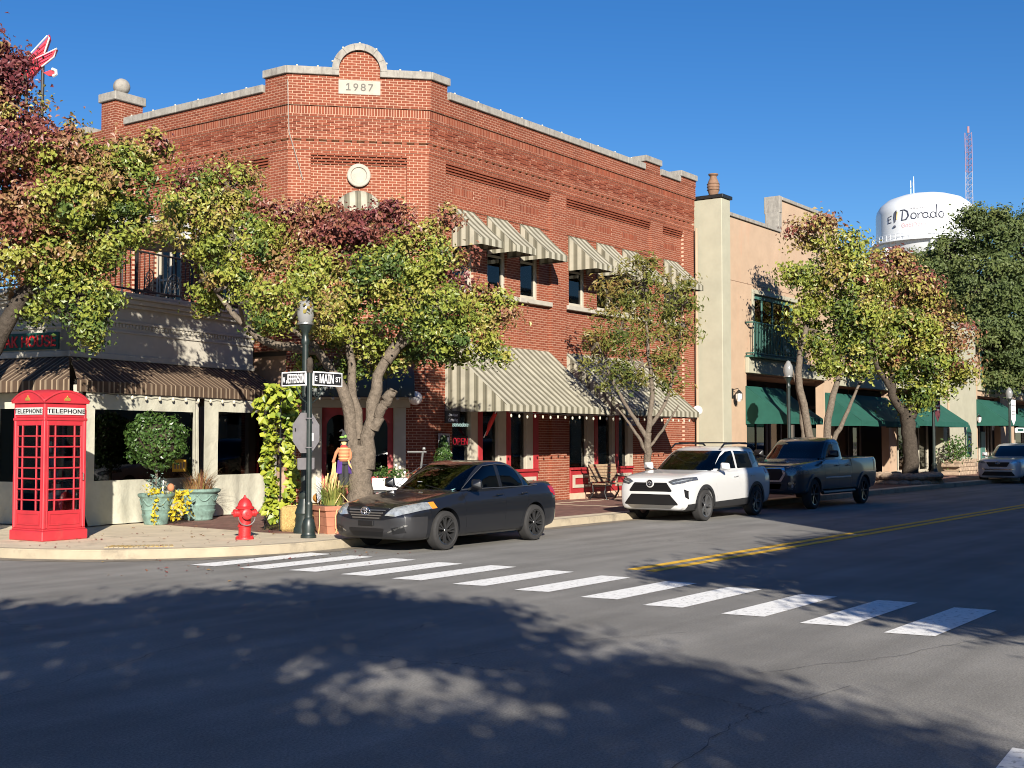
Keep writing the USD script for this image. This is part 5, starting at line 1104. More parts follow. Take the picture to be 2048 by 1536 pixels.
# scarecrow figures
def spart(n, m, mt, t, smooth=False):
    v, f = va(m); return part(n, (v * [.58, .58, .70] + [0, 0, .56], f), mt, t, smooth)
def scare(lab, loc, rz, shirt, trous, hatm, extra=None, sc=1.0):
    t = thing('scarecrow', lab, 'scarecrow', loc, rz)
    spart('pole', cyl(0, .05, -.78, 1.5, .03), 'bark', t)
    spart('trousers', [tube([(s * .09, 0, .35), (s * .09, 0, .65), (s * .075, 0, 1.0)], [.085, .09, .10], 10) for s in (-1, 1)] + [lathe([(0, .92), (.17, .93), (.165, 1.05), (0, 1.06)], 12)], trous, t, smooth=40)
    spart('shirt', [lathe([(0, 1.0), (.19, 1.01), (.175, 1.1), (.185, 1.22), (.20, 1.34), (.13, 1.41), (0, 1.43)], 14)] + [tube(q, [.06, .055, .05, .055], 8) for q in ([(-.16, 0, 1.36), (-.27, -.02, 1.24), (-.33, -.06, 1.1), (-.38, -.08, .98)], [(.16, 0, 1.36), (.22, -.05, 1.22), (.2, -.12, 1.1), (.12, -.17, 1.04)])], shirt, t, smooth=True)
    spart('straw_strands', [tube([(-.38 + .015 * i, -.08 + .01 * (i % 3), 1.0), (-.42 + .02 * i, -.1, .75), (-.52 + .045 * i, -.08 + .02 * (i % 2), .35 + .05 * (i % 3))], .011, 4) for i in range(7)] + [tube([(.1 + .012 * i, -.17, 1.05), (.14 + .03 * i, -.2, .9 - .03 * i)], .01, 4) for i in range(4)], 'raffia', t)
    spart('straw_cuffs', [ball((s * .09, 0, .33), .07, 1, (1, 1, .8)) for s in (-1, 1)], 'straw', t)
    spart('sack_head', ball((0, 0, 1.53), .10, 2, (1, 1, 1.15)), 'raffia', t, smooth=True)
    spart('hair', [ball((.03, .03, 1.53), .115, 2, (1, .9, 1.2)), ball((.07, -.03, 1.47), .06, 1), ball((-.08, 0, 1.48), .05, 1)], 'black_cloth', t, smooth=True)
    spart('neckerchief', lathe([(.07, 1.40), (.14, 1.39), (.10, 1.46), (.07, 1.47)], 12), 'red_cloth', t)
    spart('hat', [lathe([(.0, 1.60), (.17, 1.575), (.18, 1.59), (.12, 1.63), (.09, 1.75), (.03, 1.84), (0, 1.85)], 18), tube([(0, 0, 1.8), (-.08, -.03, 1.88), (-.17, -.05, 1.84)], [.05, .035, .012], 8)], hatm, t, smooth=40)
    return t
s1 = scare('scarecrow in an orange plaid shirt and black trousers left of the forked trunk', (17.85, 16.85, 0.147), -.6, 'plaid_orange', 'black_cloth', 'black_cloth')
spart('plaid_band', [lathe([(.181 + .004 * (i % 2), 1.08 + i * .09), (.193, 1.085 + i * .09), (.193, 1.10 + i * .09), (.181, 1.105 + i * .09)], 14) for i in range(4)], 'raffia', s1)
spart('hat_flower', [ball((-.1, -.15, 1.68), .06, 1, (1.4, 1, .6)), ball((.02, -.14, 1.7), .05, 1)], 'green_cloth', s1); spart('cape', [quad((-.20, -.02, 1.05), (-.08, -.14, 1.05), (-.10, -.16, .68), (-.26, -.03, .66)), quad((.10, -.10, 1.05), (.22, .0, 1.05), (.26, 0, .66), (.14, -.12, .68))], 'purple_cloth', s1)
cs = thing('corn_stalks', 'bundle of dry corn stalks leaning left of the scarecrow', 'corn stalks', (17.2, 16.7, 0.6))
part('stalks', [tube([(-.25 + i * .05, 0, -.45), (-.2 + i * .05 + .05 * (i % 3), .02 * (i % 2), .1), (-.12 + .06 * i, 0, .45 + .05 * (i % 4))], .014, 5) for i in range(9)], 'raffia', cs, smooth=True)
part('cloth_scraps', [quad((-.32, -.05, .55), (-.22, -.05, .5), (-.12, -.06, .2), (-.28, -.06, .05)), quad((.0, -.05, .1), (.14, -.05, .15), (.12, -.06, -.15), (-.02, -.06, -.12))], 'white_box', cs)
part('green_scrap', quad((-.2, -.07, .3), (-.1, -.07, .28), (-.06, -.07, -.05), (-.16, -.07, -.1)), 'green_cloth', cs); part('blue_scrap', quad((.02, -.08, 0), (.2, -.08, .0), (.18, -.08, -.25), (.04, -.08, -.28)), 'blue_cloth', cs)
# white trough on a black stand
tr = thing('white_trough', 'white trough planter on a dark stand at the tree foot', 'planter', (19.55, 17.15, 0.147), rad(-50))
part('box', [cbx(-.36, .36, -.16, .16, .66, .90, .01)], 'white_box', tr); part('stand', [cbx(-.33, .33, -.13, .13, .60, .655, .005)] + [cyl(x, y, 0, .62, .015) for x in (-.3, .3) for y in (-.11, .11)], 'black_iron', tr)
tpn = thing('trough_plants', 'low green plants with white flowers in the white trough', 'plant', (19.55, 17.15, 1.04), rad(-50))
n = 420; C = rg.normal(size=(n, 3)) * [.2, .09, .07] + [-.05, 0, .10]; v, f, hh = leaves(C, rg.normal(size=(n, 3)) + [0, 0, 1], np.full(n, .07), rg.random(n), rg); part('foliage', (v, f), 'leaf_box', tpn, attrs={'hue': hh})
part('white_flower', [ball((.12, 0, .26), .03, 1), ball((.2, -.05, .22), .03, 1), ball((.3, 0, .12), .03, 1)], 'letter_white', tpn)
# T-handled stand
ts2 = thing('metal_stand', 'grey metal T-handled easel stand right of the forked trunk', 'stand', (20.35, 17.0, 0.147), rad(-45))
part('upright', [tube([(-.12, 0, 0), (.05, 0, 1.45)], .022, 6), tube([(.2, 0, 0), (.05, 0, .95)], .016, 6)], 'metal_grey', ts2); part('handle', [tube([(-.28, 0, 1.43), (.12, 0, 1.43)], .02, 6), ball((.07, 0, 1.5), .04, 1)], 'metal_grey', ts2)
# conical shrub and notice by the corner
cs2 = thing('conical_shrub', 'small cone-shaped evergreen shrub by the brick corner', 'shrub', (23.05, 18.55, 0.147))
n = 1500; t = rg.random(n) ** .7; a = rg.random(n) * 6.283; r = .40 * (1 - t) ** .7 * rg.uniform(.6, 1.1, n) + .03
C = np.column_stack([r * np.cos(a), r * np.sin(a), .15 + 1.62 * t]); v, f, hh = leaves(C, np.column_stack([np.cos(a), np.sin(a), np.full(n, .5)]) + rg.normal(size=(n, 3)) * .5, np.full(n, .085), rg.normal(.45, .2, n), rg, .5)
part('foliage', (v, f), 'leaf_box', cs2, attrs={'hue': hh}); part('pot', lathe([(0, 0), (.2, 0), (.27, .3), (.0, .3)], 16), 'terracotta', cs2); part('stem', cyl(0, 0, .2, 1.5, .03), 'bark', cs2)
nb = thing('wall_notice', 'grey framed notice on the brick wall right of the conical shrub', 'notice', (24.12, 19.42, 1.0))
part('frame', xf(cbx(-.22, .22, 0, 1.0, 0, .04, .008), fr((0, 0, 0), (1, 0))), 'sign_back', nb); part('picture', xf(bx(-.17, .17, .52, .95, .041, .045), fr((0, 0, 0), (1, 0))), 'letter_black', nb); part('print', [xf(bx(-.1 + .1 * i, -.04 + .1 * i, .58 + .1 * (i % 2), .8 + .05 * i, .046, .048), fr((0, 0, 0), (1, 0))) for i in range(3)], 'letter_white', nb)
def globe_lamp(lab, p, d):
    t = thing('globe_wall_lamp', lab, 'wall lamp', p)
    part('bracket', [tube([(0, 0, 0), (d[0] * .2, d[1] * .2, .0), (d[0] * .25, d[1] * .25, -.05)], .02, 6)], 'rail_iron', t); part('globe', ball((d[0] * .25, d[1] * .25, .10), .17, 3), 'globe', t, smooth=True)
globe_lamp('white globe wall lamp on the brick wall between corner door and striped awning', (23.4, 19.75, 2.75), (-.7071, -.7071))
globe_lamp('white globe wall lamp at the east end of the brick front', (37.2, 19.42, 2.72), (0, -1))
# shop signs
s_ = thing('catering_sign', 'small black hanging sign with white lettering Catering beside the striped awning', 'sign', (24.15, 19.05, 2.25))
part('board', cbx(-.42, .12, -.03, .03, .0, .30, .006), 'letter_black', s_); FG = fr((-.15, -.032, 0), (1, 0))
part('lettering', [xf((lambda m: (m[0] + [0, .04, 0], m[1]))(text('Catering', .07, .003, False, True, .2)), FG), xf((lambda m: (m[0] + [0, .17, 0], m[1]))(text('Fine Food', .055, .003, False, True, .3)), FG)], 'letter_white', s_); part('hanger', tube([(-.15, 0, .3), (-.15, .3, .5), (-.15, .4, .5)], .012, 5), 'rail_iron', s_)
def neon(name, lab, s, z, txt, hh, mt, sx=1.0, sh=0.0, y=19.5 + .12, frame=None):
    t = thing(name, lab, 'neon sign', (23.62 + s, y, z)); F_ = fr((0, 0, 0), (1, 0))
    if frame: part('backing', xf(cbx(-frame[0] / 2, frame[0] / 2, -.04, frame[1], -.03, -.012, .004), F_), frame[2], t)
    part('tubing', xf(text(txt, hh, .012, False, True, sh, sx), F_), mt, t)
neon('script_neon_sign', 'unlit pale script neon sign above the OPEN sign', 1.43, 2.18, 'Belvedere', .10, 'neon_white', 1.0, .25)
neon('open_neon_sign', 'red neon OPEN sign in the first shop window', 1.43, 1.72, 'OPEN', .17, 'neon_red_off', 1.0, 0, frame=(.66, .22, 'dark_inside'))
neon('coors_sign', 'small blue COORS sign under the second striped awning', 9.2, 2.32, 'COORS', .13, 'letter_white', 1.0, 0, y=19.5 - .45, frame=(.75, .2, 'sign_blue'))
fg = thing('furled_flag', 'furled red flag slanting from the red shop post', 'flag', (25.75, 19.3, 1.9))
part('staff', tube([(0, .1, 0), (-.25, -.5, .7)], .014, 6), 'white_box', fg); part('cloth', tube([(-.03, 0, .05), (-.1, -.18, .35), (-.2, -.42, .62)], [.02, .06, .05], 8), 'red_cloth', fg, smooth=True)
s3 = thing('string_lights', 'string of pale bulbs under the striped awnings of the brick front', 'string lights', (24.4, 17.63, 2.48))
part('cord', tube([(i * .35, 0, .03 - .015 * (i % 2)) for i in range(29)], .008, 4), 'rail_iron', s3)
for i in range(28): part('bulb', ball((.1 + i * .34, 0, -.055 - .01 * (i % 3)), .026, 1, (1, 1, 1.7)), 'bulb', s3)
s4 = thing('string_lights', 'string of pale bulbs under the dark canopy of the corner door', 'string lights', (21.3, 20.5, 2.8))
for i in range(9): p = (FC @ np.array([.5 + i * .3, 2.80, 1.0, 1]))[:3]; part('bulb', ball(p, .035, 1), 'bulb', s4, world=True)
part('cord', tube([(FC @ np.array([.4 + i * .3, 2.85, 1.0, 1]))[:3] for i in range(10)], .008, 4), 'rail_iron', s4, world=True)
# bench in front of the second shop window
bn = thing('park_bench', 'weathered wooden bench with dark iron ends below the shop window', 'bench', (31.0, 18.75, 0.147))
for i in range(6): part('seat_slat', cbx(-.75, .75, -.25 + i * .075, -.185 + i * .075, .43, .46, .006), 'bench_wood', bn)
for i in range(6): part('back_slat', xf(cbx(-.75, .75, -.012, .012, .50 + i * .085, .575 + i * .085, .005), np.array([[1, 0, 0, 0], [0, 1, .18, .14], [0, 0, 1, 0], [0, 0, 0, 1.0]])), 'bench_wood', bn)
for s in (-.7, .7): part('iron_end', [tube([(s, -.28, 0), (s, -.2, .2), (s, -.24, .42), (s, .2, .42), (s, .27, .62), (s, .34, 1.0)], .022, 6), tube([(s, .3, 0), (s, .18, .2), (s, .2, .42)], .022, 6), tube([(s, -.24, .42), (s, -.26, .62), (s, .25, .66)], .018, 6)], 'black_iron', bn, smooth=True)
bp = thing('barrel_planter', 'wooden barrel planter with bare twigs right of the bench', 'planter', (33.2, 18.3, 0.147))
part('barrel', lathe([(0, 0), (.3, 0), (.36, .25), (.35, .5), (.32, .5), (.3, .45), (0, .45)], 18), 'bench_wood', bp, smooth=40); part('hoop', [lathe([(.345, z), (.365, z), (.365, z + .04), (.345, z + .04)], 18) for z in (.1, .36)], 'black_iron', bp)
tw = thing('bare_twigs', 'bare twigs standing in the barrel planter', 'twigs', (33.2, 18.3, 0.6)); m, hh = blades(26, (0, 0, 0), .12, .8, .6, rg, w=.012, hue=(.5, .9)); part('twigs', m, 'bark', tw)
# vine on a trellis
vx, vy = 16.55, 17.24
tl = thing('obelisk_trellis', 'thin black trellis inside the lime-green vine', 'trellis', (vx, vy, 0.147))
part('post', [tube([(x, y, 0), (x * .9, y * .9, 2.2), (0, 0, 2.65)], .014, 5) for x in (-.2, .2) for y in (-.2, .2)], 'black_iron', tl); part('hoop', [tube([(.2 * math.cos(t), .2 * math.sin(t), z) for t in np.linspace(0, 6.28, 16)], .01, 4) for z in (.6, 1.2, 1.8)], 'black_iron', tl)
vn = thing('lime_vine', 'tall column of lime-green heart-shaped vine leaves beside the dark posts', 'vine', (vx, vy, 0.147), YAW - math.pi / 2)
n = 1900; zz = rg.uniform(.15, 2.72, n); side = rg.choice([-1, 1], n, p=[.54, .46])
wv = np.interp(zz, [.1, .6, 1.2, 1.9, 2.4, 2.7], [.22, .30, .28, .33, .46, .30])
gap = np.interp(zz, [.1, .9, 1.8, 2.1, 2.7], [.0, .20, .13, .0, .0])
xo = side * (gap * .6 + (wv - gap * .6) * np.abs(rg.beta(1.3, 1.2, n))) * (1 + .25 * np.sin(zz * 7 + side)); yo = rg.normal(0, .17, n)
xo += np.interp(zz, [0, 1, 2.7], [.06, 0.0, -.03])
C = np.column_stack([xo, yo, zz]); Nn = np.column_stack([xo * 1.5, yo * 2 - .25, np.full(n, .55)]) + rg.normal(size=(n, 3)) * .3
hu = np.where(rg.random(n) < .14, rg.uniform(0, .2, n), rg.normal(.7, .18, n)); hu = np.where((zz > 1.6) & (xo > .05) & (rg.random(n) < .5), hu * .25, hu)
v, f, hh = leaves(C, Nn, np.full(n, .128), hu, rg, .85, .2, .2)
front = np.argsort(yo)[:290]; isf = np.zeros(n, bool); isf[front] = True
fr_v = np.repeat(isf, 4); fm = fr_v[f[:, 0]]; idx = np.cumsum(~fr_v) - 1
part('foliage', (v[~fr_v], idx[f[~fm]]), 'leaf_lime', vn, attrs={'hue': hh[~fr_v]}, kind='stuff')
for q in front: part('leaf', (v[4 * q:4 * q + 4], np.array([[0, 2, 1], [0, 3, 2]])), 'leaf_lime', vn, attrs={'hue': hh[4 * q:4 * q + 4]})
part('stems', [tube([(.15 * s, .05, 0), (.18 * s, .0, 1.2), (.05 * s, 0, 2.5)], .012, 5) for s in (-1, 1)], 'bark', vn)
# far pavement things
mdp = thing('stone_planter', 'raised stone planter around the dark tree trunk', 'planter', (49.6, 16.3, 0.05))
rg2 = np.random.default_rng(31)
for ring in range(2):
    for i in range(18):
        a = i * math.tau / 18 + ring * .17; part('stone', mv(ball((0, 0, 0), 1, 1, (.33, .22, .15)), 1.75 * math.cos(a), 1.1 * math.sin(a), .14 + ring * .25, a + 1.57), 'fieldstone', mdp)
part('soil', lathe([(0, .42), (1.6, .38)], 20), 'soil', mdp)
gp = thing('far_stone_planter', 'low stone planter with shrubs against the far cream wall', 'planter', (63.6, 18.3, 0.147))
for r in range(4):
    for i in range(6): part('stone', cbx(-1.5 + i * .5 + .25 * (r % 2), -1.03 + i * .5 + .25 * (r % 2), -.45, .45, r * .2, r * .2 + .19, .03), 'fieldstone', gp)
sh2 = thing('planter_shrubs', 'loose green shrubs in the low far stone planter', 'shrub', (62.9, 18.2, .9)); n = 700; C = rg.normal(size=(n, 3)) * [.7, .25, .35] + [0, 0, .45]; v, f, hh = leaves(C, rg.normal(size=(n, 3)), np.full(n, .14), rg.random(n), rg); part('foliage', (v, f), 'leaf_box', sh2, attrs={'hue': hh}); part('stem', [tube([(x, 0, -.2), (x * 1.2, 0, .5)], .03, 5) for x in (-.5, 0, .5)], 'bark', sh2)
ch = thing('dark_armchair', 'dark slatted armchair on the far pavement by the green door', 'chair', (69.7, 18.0, .147), .3)
part('seat', cbx(-.35, .35, -.3, .3, .38, .43, .01), 'black_iron', ch)
for x in (-.33, .33):
    for y in (-.28, .28): part('leg', cbx(x - .03, x + .03, y - .03, y + .03, 0, .65 if y < 0 else 1.1, .005), 'black_iron', ch)
for i in range(5): part('back_slat', cbx(-.3 + i * .13, -.22 + i * .13, .26, .3, .45, 1.08, .005), 'black_iron', ch)
part('arm', [cbx(x - .05, x + .05, -.32, .3, .65, .69, .006) for x in (-.33, .33)], 'black_iron', ch)
sw = thing('sandwich_board', 'dark sandwich board beside the far armchair', 'sandwich board', (68.0, 17.9, .147), .2)
part('panel', xf(cbx(-.35, .35, -.02, .02, 0, 1.05, .01), np.array([[1, 0, 0, 0], [0, 1, .15, -.2], [0, 0, 1, 0], [0, 0, 0, 1.0]])), 'black_iron', sw); part('panel', xf(cbx(-.35, .35, -.02, .02, 0, 1.05, .01), np.array([[1, 0, 0, 0], [0, 1, -.15, .2], [0, 0, 1, 0], [0, 0, 0, 1.0]])), 'black_iron', sw)
# fallen leaves
n = 170; a = rg.random(n)
px = np.where(a < .6, rg.uniform(11.5, 16.2, n), rg.uniform(10.5, 15.5, n)); py = np.where(a < .6, rg.uniform(15.2, 20, n), 14.4 - np.abs(rg.normal(0, .8, n)))
hgt = np.where((px > 12.2) & (py > 15.6), .152, .006); hgt = np.where((px - 15.1) ** 2 + (py - 18.75) ** 2 < 3.8 ** 2, .153, hgt); hgt = np.where((py > 14.75) & (px > 15.1), .153, hgt)
C = np.column_stack([px, py, hgt + .008]); v, f, hh = leaves(C, np.column_stack([rg.normal(0, .25, n), rg.normal(0, .25, n), np.ones(n)]), np.full(n, .055), rg.uniform(.45, 1, n), rg)
one('fallen_leaves', (v, f), 'leaf_autumn', 'small fallen leaves scattered on the corner and gutter', 'leaves', kind='stuff', attrs={'hue': hh})
# ---------------------------------------------------------------- trees (local frame: x to the viewer's right, y away, z up)
RZ = YAW - math.pi / 2
def crown(lobes, rg, size, dens, thin=1.0, sub=.42, asp=.62):
    C, N, Hh, tw = [], [], [], []
    for (cx_, cy_, cz_, rx, ry, rz, hue) in lobes:
        c = np.array([cx_, cy_, cz_]); R = np.array([rx, ry, rz])
        m = max(5, int(10 * (rx * ry * rz) ** (2 / 3) / sub ** 1.4 * thin))
        u = rg.normal(size=(m, 3)); u /= np.linalg.norm(u, axis=1, keepdims=True)
        rr = rg.uniform(.35, 1.0, m) ** .6
        S = c + u * R * rr[:, None]; tw.append((c, S))
        k = max(6, int(dens * sub ** 2 * 1.0))
        p = rg.normal(size=(m, k, 3)) * sub * .5 * rg.uniform(.6, 1.2, (m, 1, 1)) * [1, 1, .75]
        C.append((S[:, None] + p).reshape(-1, 3))
        nn = p / (np.linalg.norm(p, axis=2, keepdims=True) + 1e-6) * .7 + u[:, None] * .7 + rg.normal(size=(m, k, 3)) * .55 + [0, 0, .12]
        N.append(nn.reshape(-1, 3))
        h = hue + rg.normal(0, .15, (m, 1)) + rg.normal(0, .055, (m, k)) + .10 * (u[:, 2:3] * rr[:, None])
        Hh.append(h.reshape(-1))
    C, N, Hh = np.vstack(C), np.vstack(N), np.concatenate(Hh)
    v, f, hh = leaves(C, N, np.full(len(C), size), Hh, rg, asp, .3, .12)
    return v, f, hh, tw
def smoothpath(P, n=14):
    P = np.array(P, float); t = np.linspace(0, 1, len(P)); tt = np.linspace(0, 1, n)
    from scipy.interpolate import PchipInterpolator
    return np.column_stack([PchipInterpolator(t, P[:, i])(tt) for i in range(P.shape[1])])
def tree(name, lab, loc, limbs, lobes, seed, size=.10, dens=190, leaf='leaf_autumn', bark='bark', group=None, thin=1.0, sub=.42, asp=.62, twig=.018, crown_parts=1):
    rg = np.random.default_rng(seed)
    t = thing(name, lab, 'tree', loc, RZ, group)
    v, f, hh, tw = crown(lobes, rg, size, dens, thin, sub, asp)
    T = []; nodes = []
    for L in limbs:
        P = smoothpath(L, 16); Q = P[:, :3].copy(); Q[2:] += rg.normal(0, 1, (14, 3)) * np.minimum(P[2:, 3:4], .12) * .16
        T.append(tube(Q, P[:, 3] * (1 + .02 * np.sin(np.arange(16) * 1.7)), 12)); nodes.append(Q[6:])
    part('trunk', T, bark, t, smooth=50)
    nodes = np.vstack(nodes); B = []
    for c, S in tw:
        o = nodes[np.argmin(np.linalg.norm(nodes - c, axis=1))]
        mid = (o + c) / 2 + rg.normal(0, .12, 3); B.append(tube(smoothpath([o, mid, c], 7), np.linspace(.045, .022, 7), 6))
        for s in S:
            if rg.random() < .75:
                q = c + (o - c) * rg.uniform(0, .5); m2 = (q + s) / 2 + rg.normal(0, .08, 3) + [0, 0, .04]; B.append(tube([q, m2, s], [twig, twig * .7, twig * .3], 4, False))
    part('branches', B, bark, t)
    part('crown', (v, f), leaf, t, attrs={'hue': hh})
    return t
def px_lobes(rows, px0, k, z_off):
    """measured lobes: centre column/row, half sizes, depth offset, hue -> metres"""
    return [((a - px0) * k, d, 1.8 + (883 - b) * k - z_off, ra * k, max(ra, rb) * k * .85, rb * k, h) for a, b, ra, rb, d, h in rows]
# forked tree at the corner
kB = .01016
LB_ = px_lobes([(395, 430, 60, 85, -.3, .28), (455, 360, 62, 62, .2, .42), (480, 480, 80, 75, -.4, .24), (560, 430, 62, 58, .3, .74), (420, 570, 45, 50, .3, .2), (560, 530, 62, 62, 0, .34), (600, 620, 52, 52, -.3, .30),
                (690, 500, 62, 62, 0, .84), (760, 480, 58, 58, .3, .78), (740, 590, 80, 70, -.5, .30), (845, 500, 62, 66, 0, .30), (830, 610, 82, 70, -.3, .22), (925, 560, 66, 62, .2, .62), (985, 625, 60, 52, 0, .36),
                (905, 690, 78, 45, -.4, .20), (660, 640, 58, 58, -.6, .38), (985, 690, 42, 36, .2, .2), (720, 680, 60, 38, .3, .12), (650, 490, 50, 44, -.3, .74), (720, 470, 50, 40, -.4, .82), (800, 470, 44, 40, -.3, .74), (720, 440, 44, 32, .1, .86), (795, 430, 34, 26, .1, .7), (880, 440, 40, 30, .1, .42), (350, 400, 34, 50, .1, .5), (640, 420, 45, 40, .2, .66), (640, 715, 50, 40, .6, .12), (720, 725, 55, 34, .9, .10), (800, 720, 55, 38, .8, .12), (860, 690, 55, 45, .6, .14), (400, 350, 50, 50, .3, .8), (440, 410, 45, 45, .2, .66), (655, 600, 30, 30, -2.8, .4), (690, 640, 26, 24, -2.6, .5), (575, 625, 26, 22, -2.5, .25), (520, 600, 34, 30, .4, .22), (545, 640, 44, 34, -.3, .22), (470, 570, 50, 44, -.5, .26), (640, 540, 50, 50, -.4, .3), (780, 540, 60, 60, -.7, .28), (880, 620, 60, 60, -.8, .24)], 722, kB, .147)
tree('forked_tree', 'forked street tree with red to lime leaves in front of the corner door', (18.8, 17.3, .147),
     [[(0, 0, -.05, .34), (0, 0, .5, .27), (-.02, 0, 1.3, .24), (-.03, 0, 1.6, .21)],
      [(-.14, 0, 1.2, .16), (-.2, 0, 2.0, .135), (-.38, -.05, 2.75, .115), (-.85, -.1, 3.5, .085), (-1.9, -.2, 4.4, .075), (-2.6, -.1, 5.4, .07), (-2.9, 0, 6.3, .03)],
      [(.14, 0, 1.1, .165), (.22, 0, 2.1, .14), (.34, .05, 3.0, .11), (.75, .1, 3.7, .09), (1.3, .1, 4.6, .09), (1.7, 0, 5.4, .04)],
      [(-.02, .05, 1.7, .12), (-.17, .1, 2.8, .09), (-.25, .15, 4.0, .075), (-.2, .2, 5.2, .08), (.1, .1, 6.0, .03)],
      [(.28, -.05, 1.9, .11), (.52, -.15, 2.45, .10), (.68, -.2, 2.65, .09)],
      [(.5, .1, 3.3, .13), (1.2, .2, 3.9, .09), (2.2, .1, 4.1, .06), (2.8, 0, 4.4, .03)],
      [(-.85, -.1, 3.5, .10), (-1.7, -.3, 3.6, .085), (-2.4, -.4, 4.1, .06), (-3.2, -.3, 5.2, .03)]], LB_, 11, size=.095, dens=1150, sub=.31, thin=.95)
# tree at the left edge
kA = .0088
LA_ = px_lobes([(8, 130, 36, 62, 0, .86), (62, 245, 58, 62, .2, .80), (20, 290, 70, 80, -.3, .82), (115, 300, 60, 55, -.2, .62), (190, 300, 66, 55, .2, .26), (240, 360, 70, 66, 0, .24), (150, 400, 76, 66, -.4, .34), (60, 410, 76, 66, -.2, .60), (275, 440, 48, 55, .3, .30), (210, 470, 66, 45, 0, .22),
                (30, 510, 66, 52, -.5, .52), (110, 500, 62, 52, .1, .36), (150, 600, 66, 52, .2, .10), (95, 560, 52, 40, 0, .2), (100, 350, 60, 60, .3, .5), (10, 420, 60, 60, .3, .7), (160, 520, 60, 46, .3, .26), (60, 460, 60, 50, .4, .55), (170, 660, 38, 34, .1, .16), (20, 600, 44, 36, .4, .2), (290, 290, 40, 42, .1, .4),
                (-60, 200, 80, 90, 0, .8), (-80, 340, 95, 90, 0, .6), (-100, 470, 90, 70, 0, .4), (-60, 90, 55, 60, 0, .85), (-190, 400, 80, 90, .2, .4)], -65, kA, .147)
tree('left_street_tree', 'tall red-topped street tree at the left edge beside the phone box', (12.35, 20.65, .147),
     [[(0, 0, -.05, .3), (0, 0, .8, .24), (.02, 0, 1.8, .23), (0, 0, 2.5, .2)], [(0, 0, 2.3, .17), (.5, 0, 3.5, .15), (1.0, .05, 4.5, .12), (1.9, .1, 5.3, .09), (2.5, .2, 6.0, .05)], [(0, 0, 2.4, .15), (-.2, .1, 4, .13), (.3, 0, 6, .09), (.8, 0, 8, .03)],
      [(0, 0, 2.4, .13), (-.8, 0, 4, .11), (-1.5, 0, 5.5, .04)], [(1.0, .05, 4.5, .08), (1.1, .1, 5.6, .06), (1.2, .1, 7, .03)]], LA_, 12, size=.095, sub=.31, dens=1150, thin=1.25, bark='bark_dark')
# sparse feathery tree in front of the brick front
kC = .0129
LC_ = px_lobes([(1215, 590, 45, 42, 0, .45), (1290, 560, 52, 48, .2, .32), (1350, 590, 45, 45, 0, .30), (1240, 660, 52, 45, -.3, .30), (1330, 680, 52, 52, .1, .40), (1190, 690, 42, 38, .2, .45), (1280, 730, 55, 45, 0, .22), (1370, 640, 34, 42, .2, .28), (1300, 620, 45, 45, 0, .34), (1345, 745, 40, 38, 0, .35), (1225, 750, 36, 30, .2, .3)], 1297, kC, .147)
tree('sparse_tree', 'slender half-bare street tree with olive leaves in front of the second striped awning', (28.3, 16.0, .147),
     [[(0, 0, -.05, .13), (0, 0, .7, .10), (-.02, 0, 1.4, .095), (0, 0, 1.9, .09)], [(0, 0, 1.7, .07), (-.45, 0, 2.4, .05), (-.9, .1, 3.2, .035), (-1.3, 0, 4.2, .015)], [(0, 0, 1.9, .075), (.1, 0, 3, .06), (.0, 0, 4.2, .045), (-.1, .1, 5.6, .012)],
      [(0, 0, 2.0, .055), (.5, .1, 2.8, .045), (.8, .1, 4, .03), (.9, 0, 5.2, .012)], [(-.02, 0, 1.3, .05), (-.35, -.05, 1.9, .04), (-.8, -.1, 2.5, .02)], [(.02, 0, 1.5, .04), (.4, 0, 2.0, .035), (.8, 0, 2.6, .015)], [(.1, 0, 3, .04), (-.5, .1, 4, .03), (-.7, .1, 5, .01)]],
     LC_, 13, size=.15, dens=330, sub=.36, asp=.32, thin=.95, leaf='leaf_olive', twig=.013)
# two trees before the peach building
kD = .0169
LD_ = px_lobes([(1640, 470, 50, 38, 0, .50), (1620, 540, 46, 42, .2, .22), (1700, 500, 50, 45, 0, .28), (1690, 570, 62, 50, -.4, .26), (1605, 610, 36, 36, -.3, .28), (1650, 660, 50, 45, .2, .22), (1720, 640, 62, 55, 0, .24), (1690, 720, 50, 40, .2, .14), (1740, 710, 50, 45, .1, .18), (1760, 560, 45, 45, .2, .50), (1665, 600, 40, 40, .4, .34)], 1648, kD, .147)
tree('street_tree', 'multi-stemmed street tree behind the dark pickup truck', (40.3, 16.2, .147),
     [[(-.1, 0, -.05, .2), (-.15, 0, 1.0, .15), (-.45, 0, 2.4, .13), (-.7, 0, 4, .11), (-.3, 0, 6, .08), (0, 0, 8, .02)], [(.15, 0, -.05, .18), (.2, 0, 1.2, .14), (.35, 0, 2.6, .12), (.8, .1, 4.2, .08), (1.3, 0, 6, .03)], [(.25, 0, 1.3, .1), (.7, 0, 2.1, .08), (1.2, 0, 3.2, .05), (1.8, 0, 4.5, .02)], [(-.1, 0, .3, .1), (-.5, .1, 1.2, .09), (-.55, .1, 2.6, .07), (-.9, .1, 4.2, .03)]], LD_, 14, size=.15, dens=330, sub=.5)
kE = .020
LE_ = px_lobes([(1780, 530, 48, 42, 0, .56), (1740, 580, 45, 42, 0, .44), (1820, 590, 55, 45, -.3, .54), (1870, 640, 52, 40, 0, .56), (1800, 660, 62, 48, -.5, .28), (1900, 680, 48, 35, 0, .60), (1850, 720, 62, 42, -.3, .24), (1920, 735, 40, 28, 0, .48), (1790, 730, 45, 40, .2, .14), (1830, 790, 52, 32, .1, .18), (1890, 770, 40, 30, .2, .26), (1765, 650, 40, 40, .3, .34)], 1818, kE, .0)
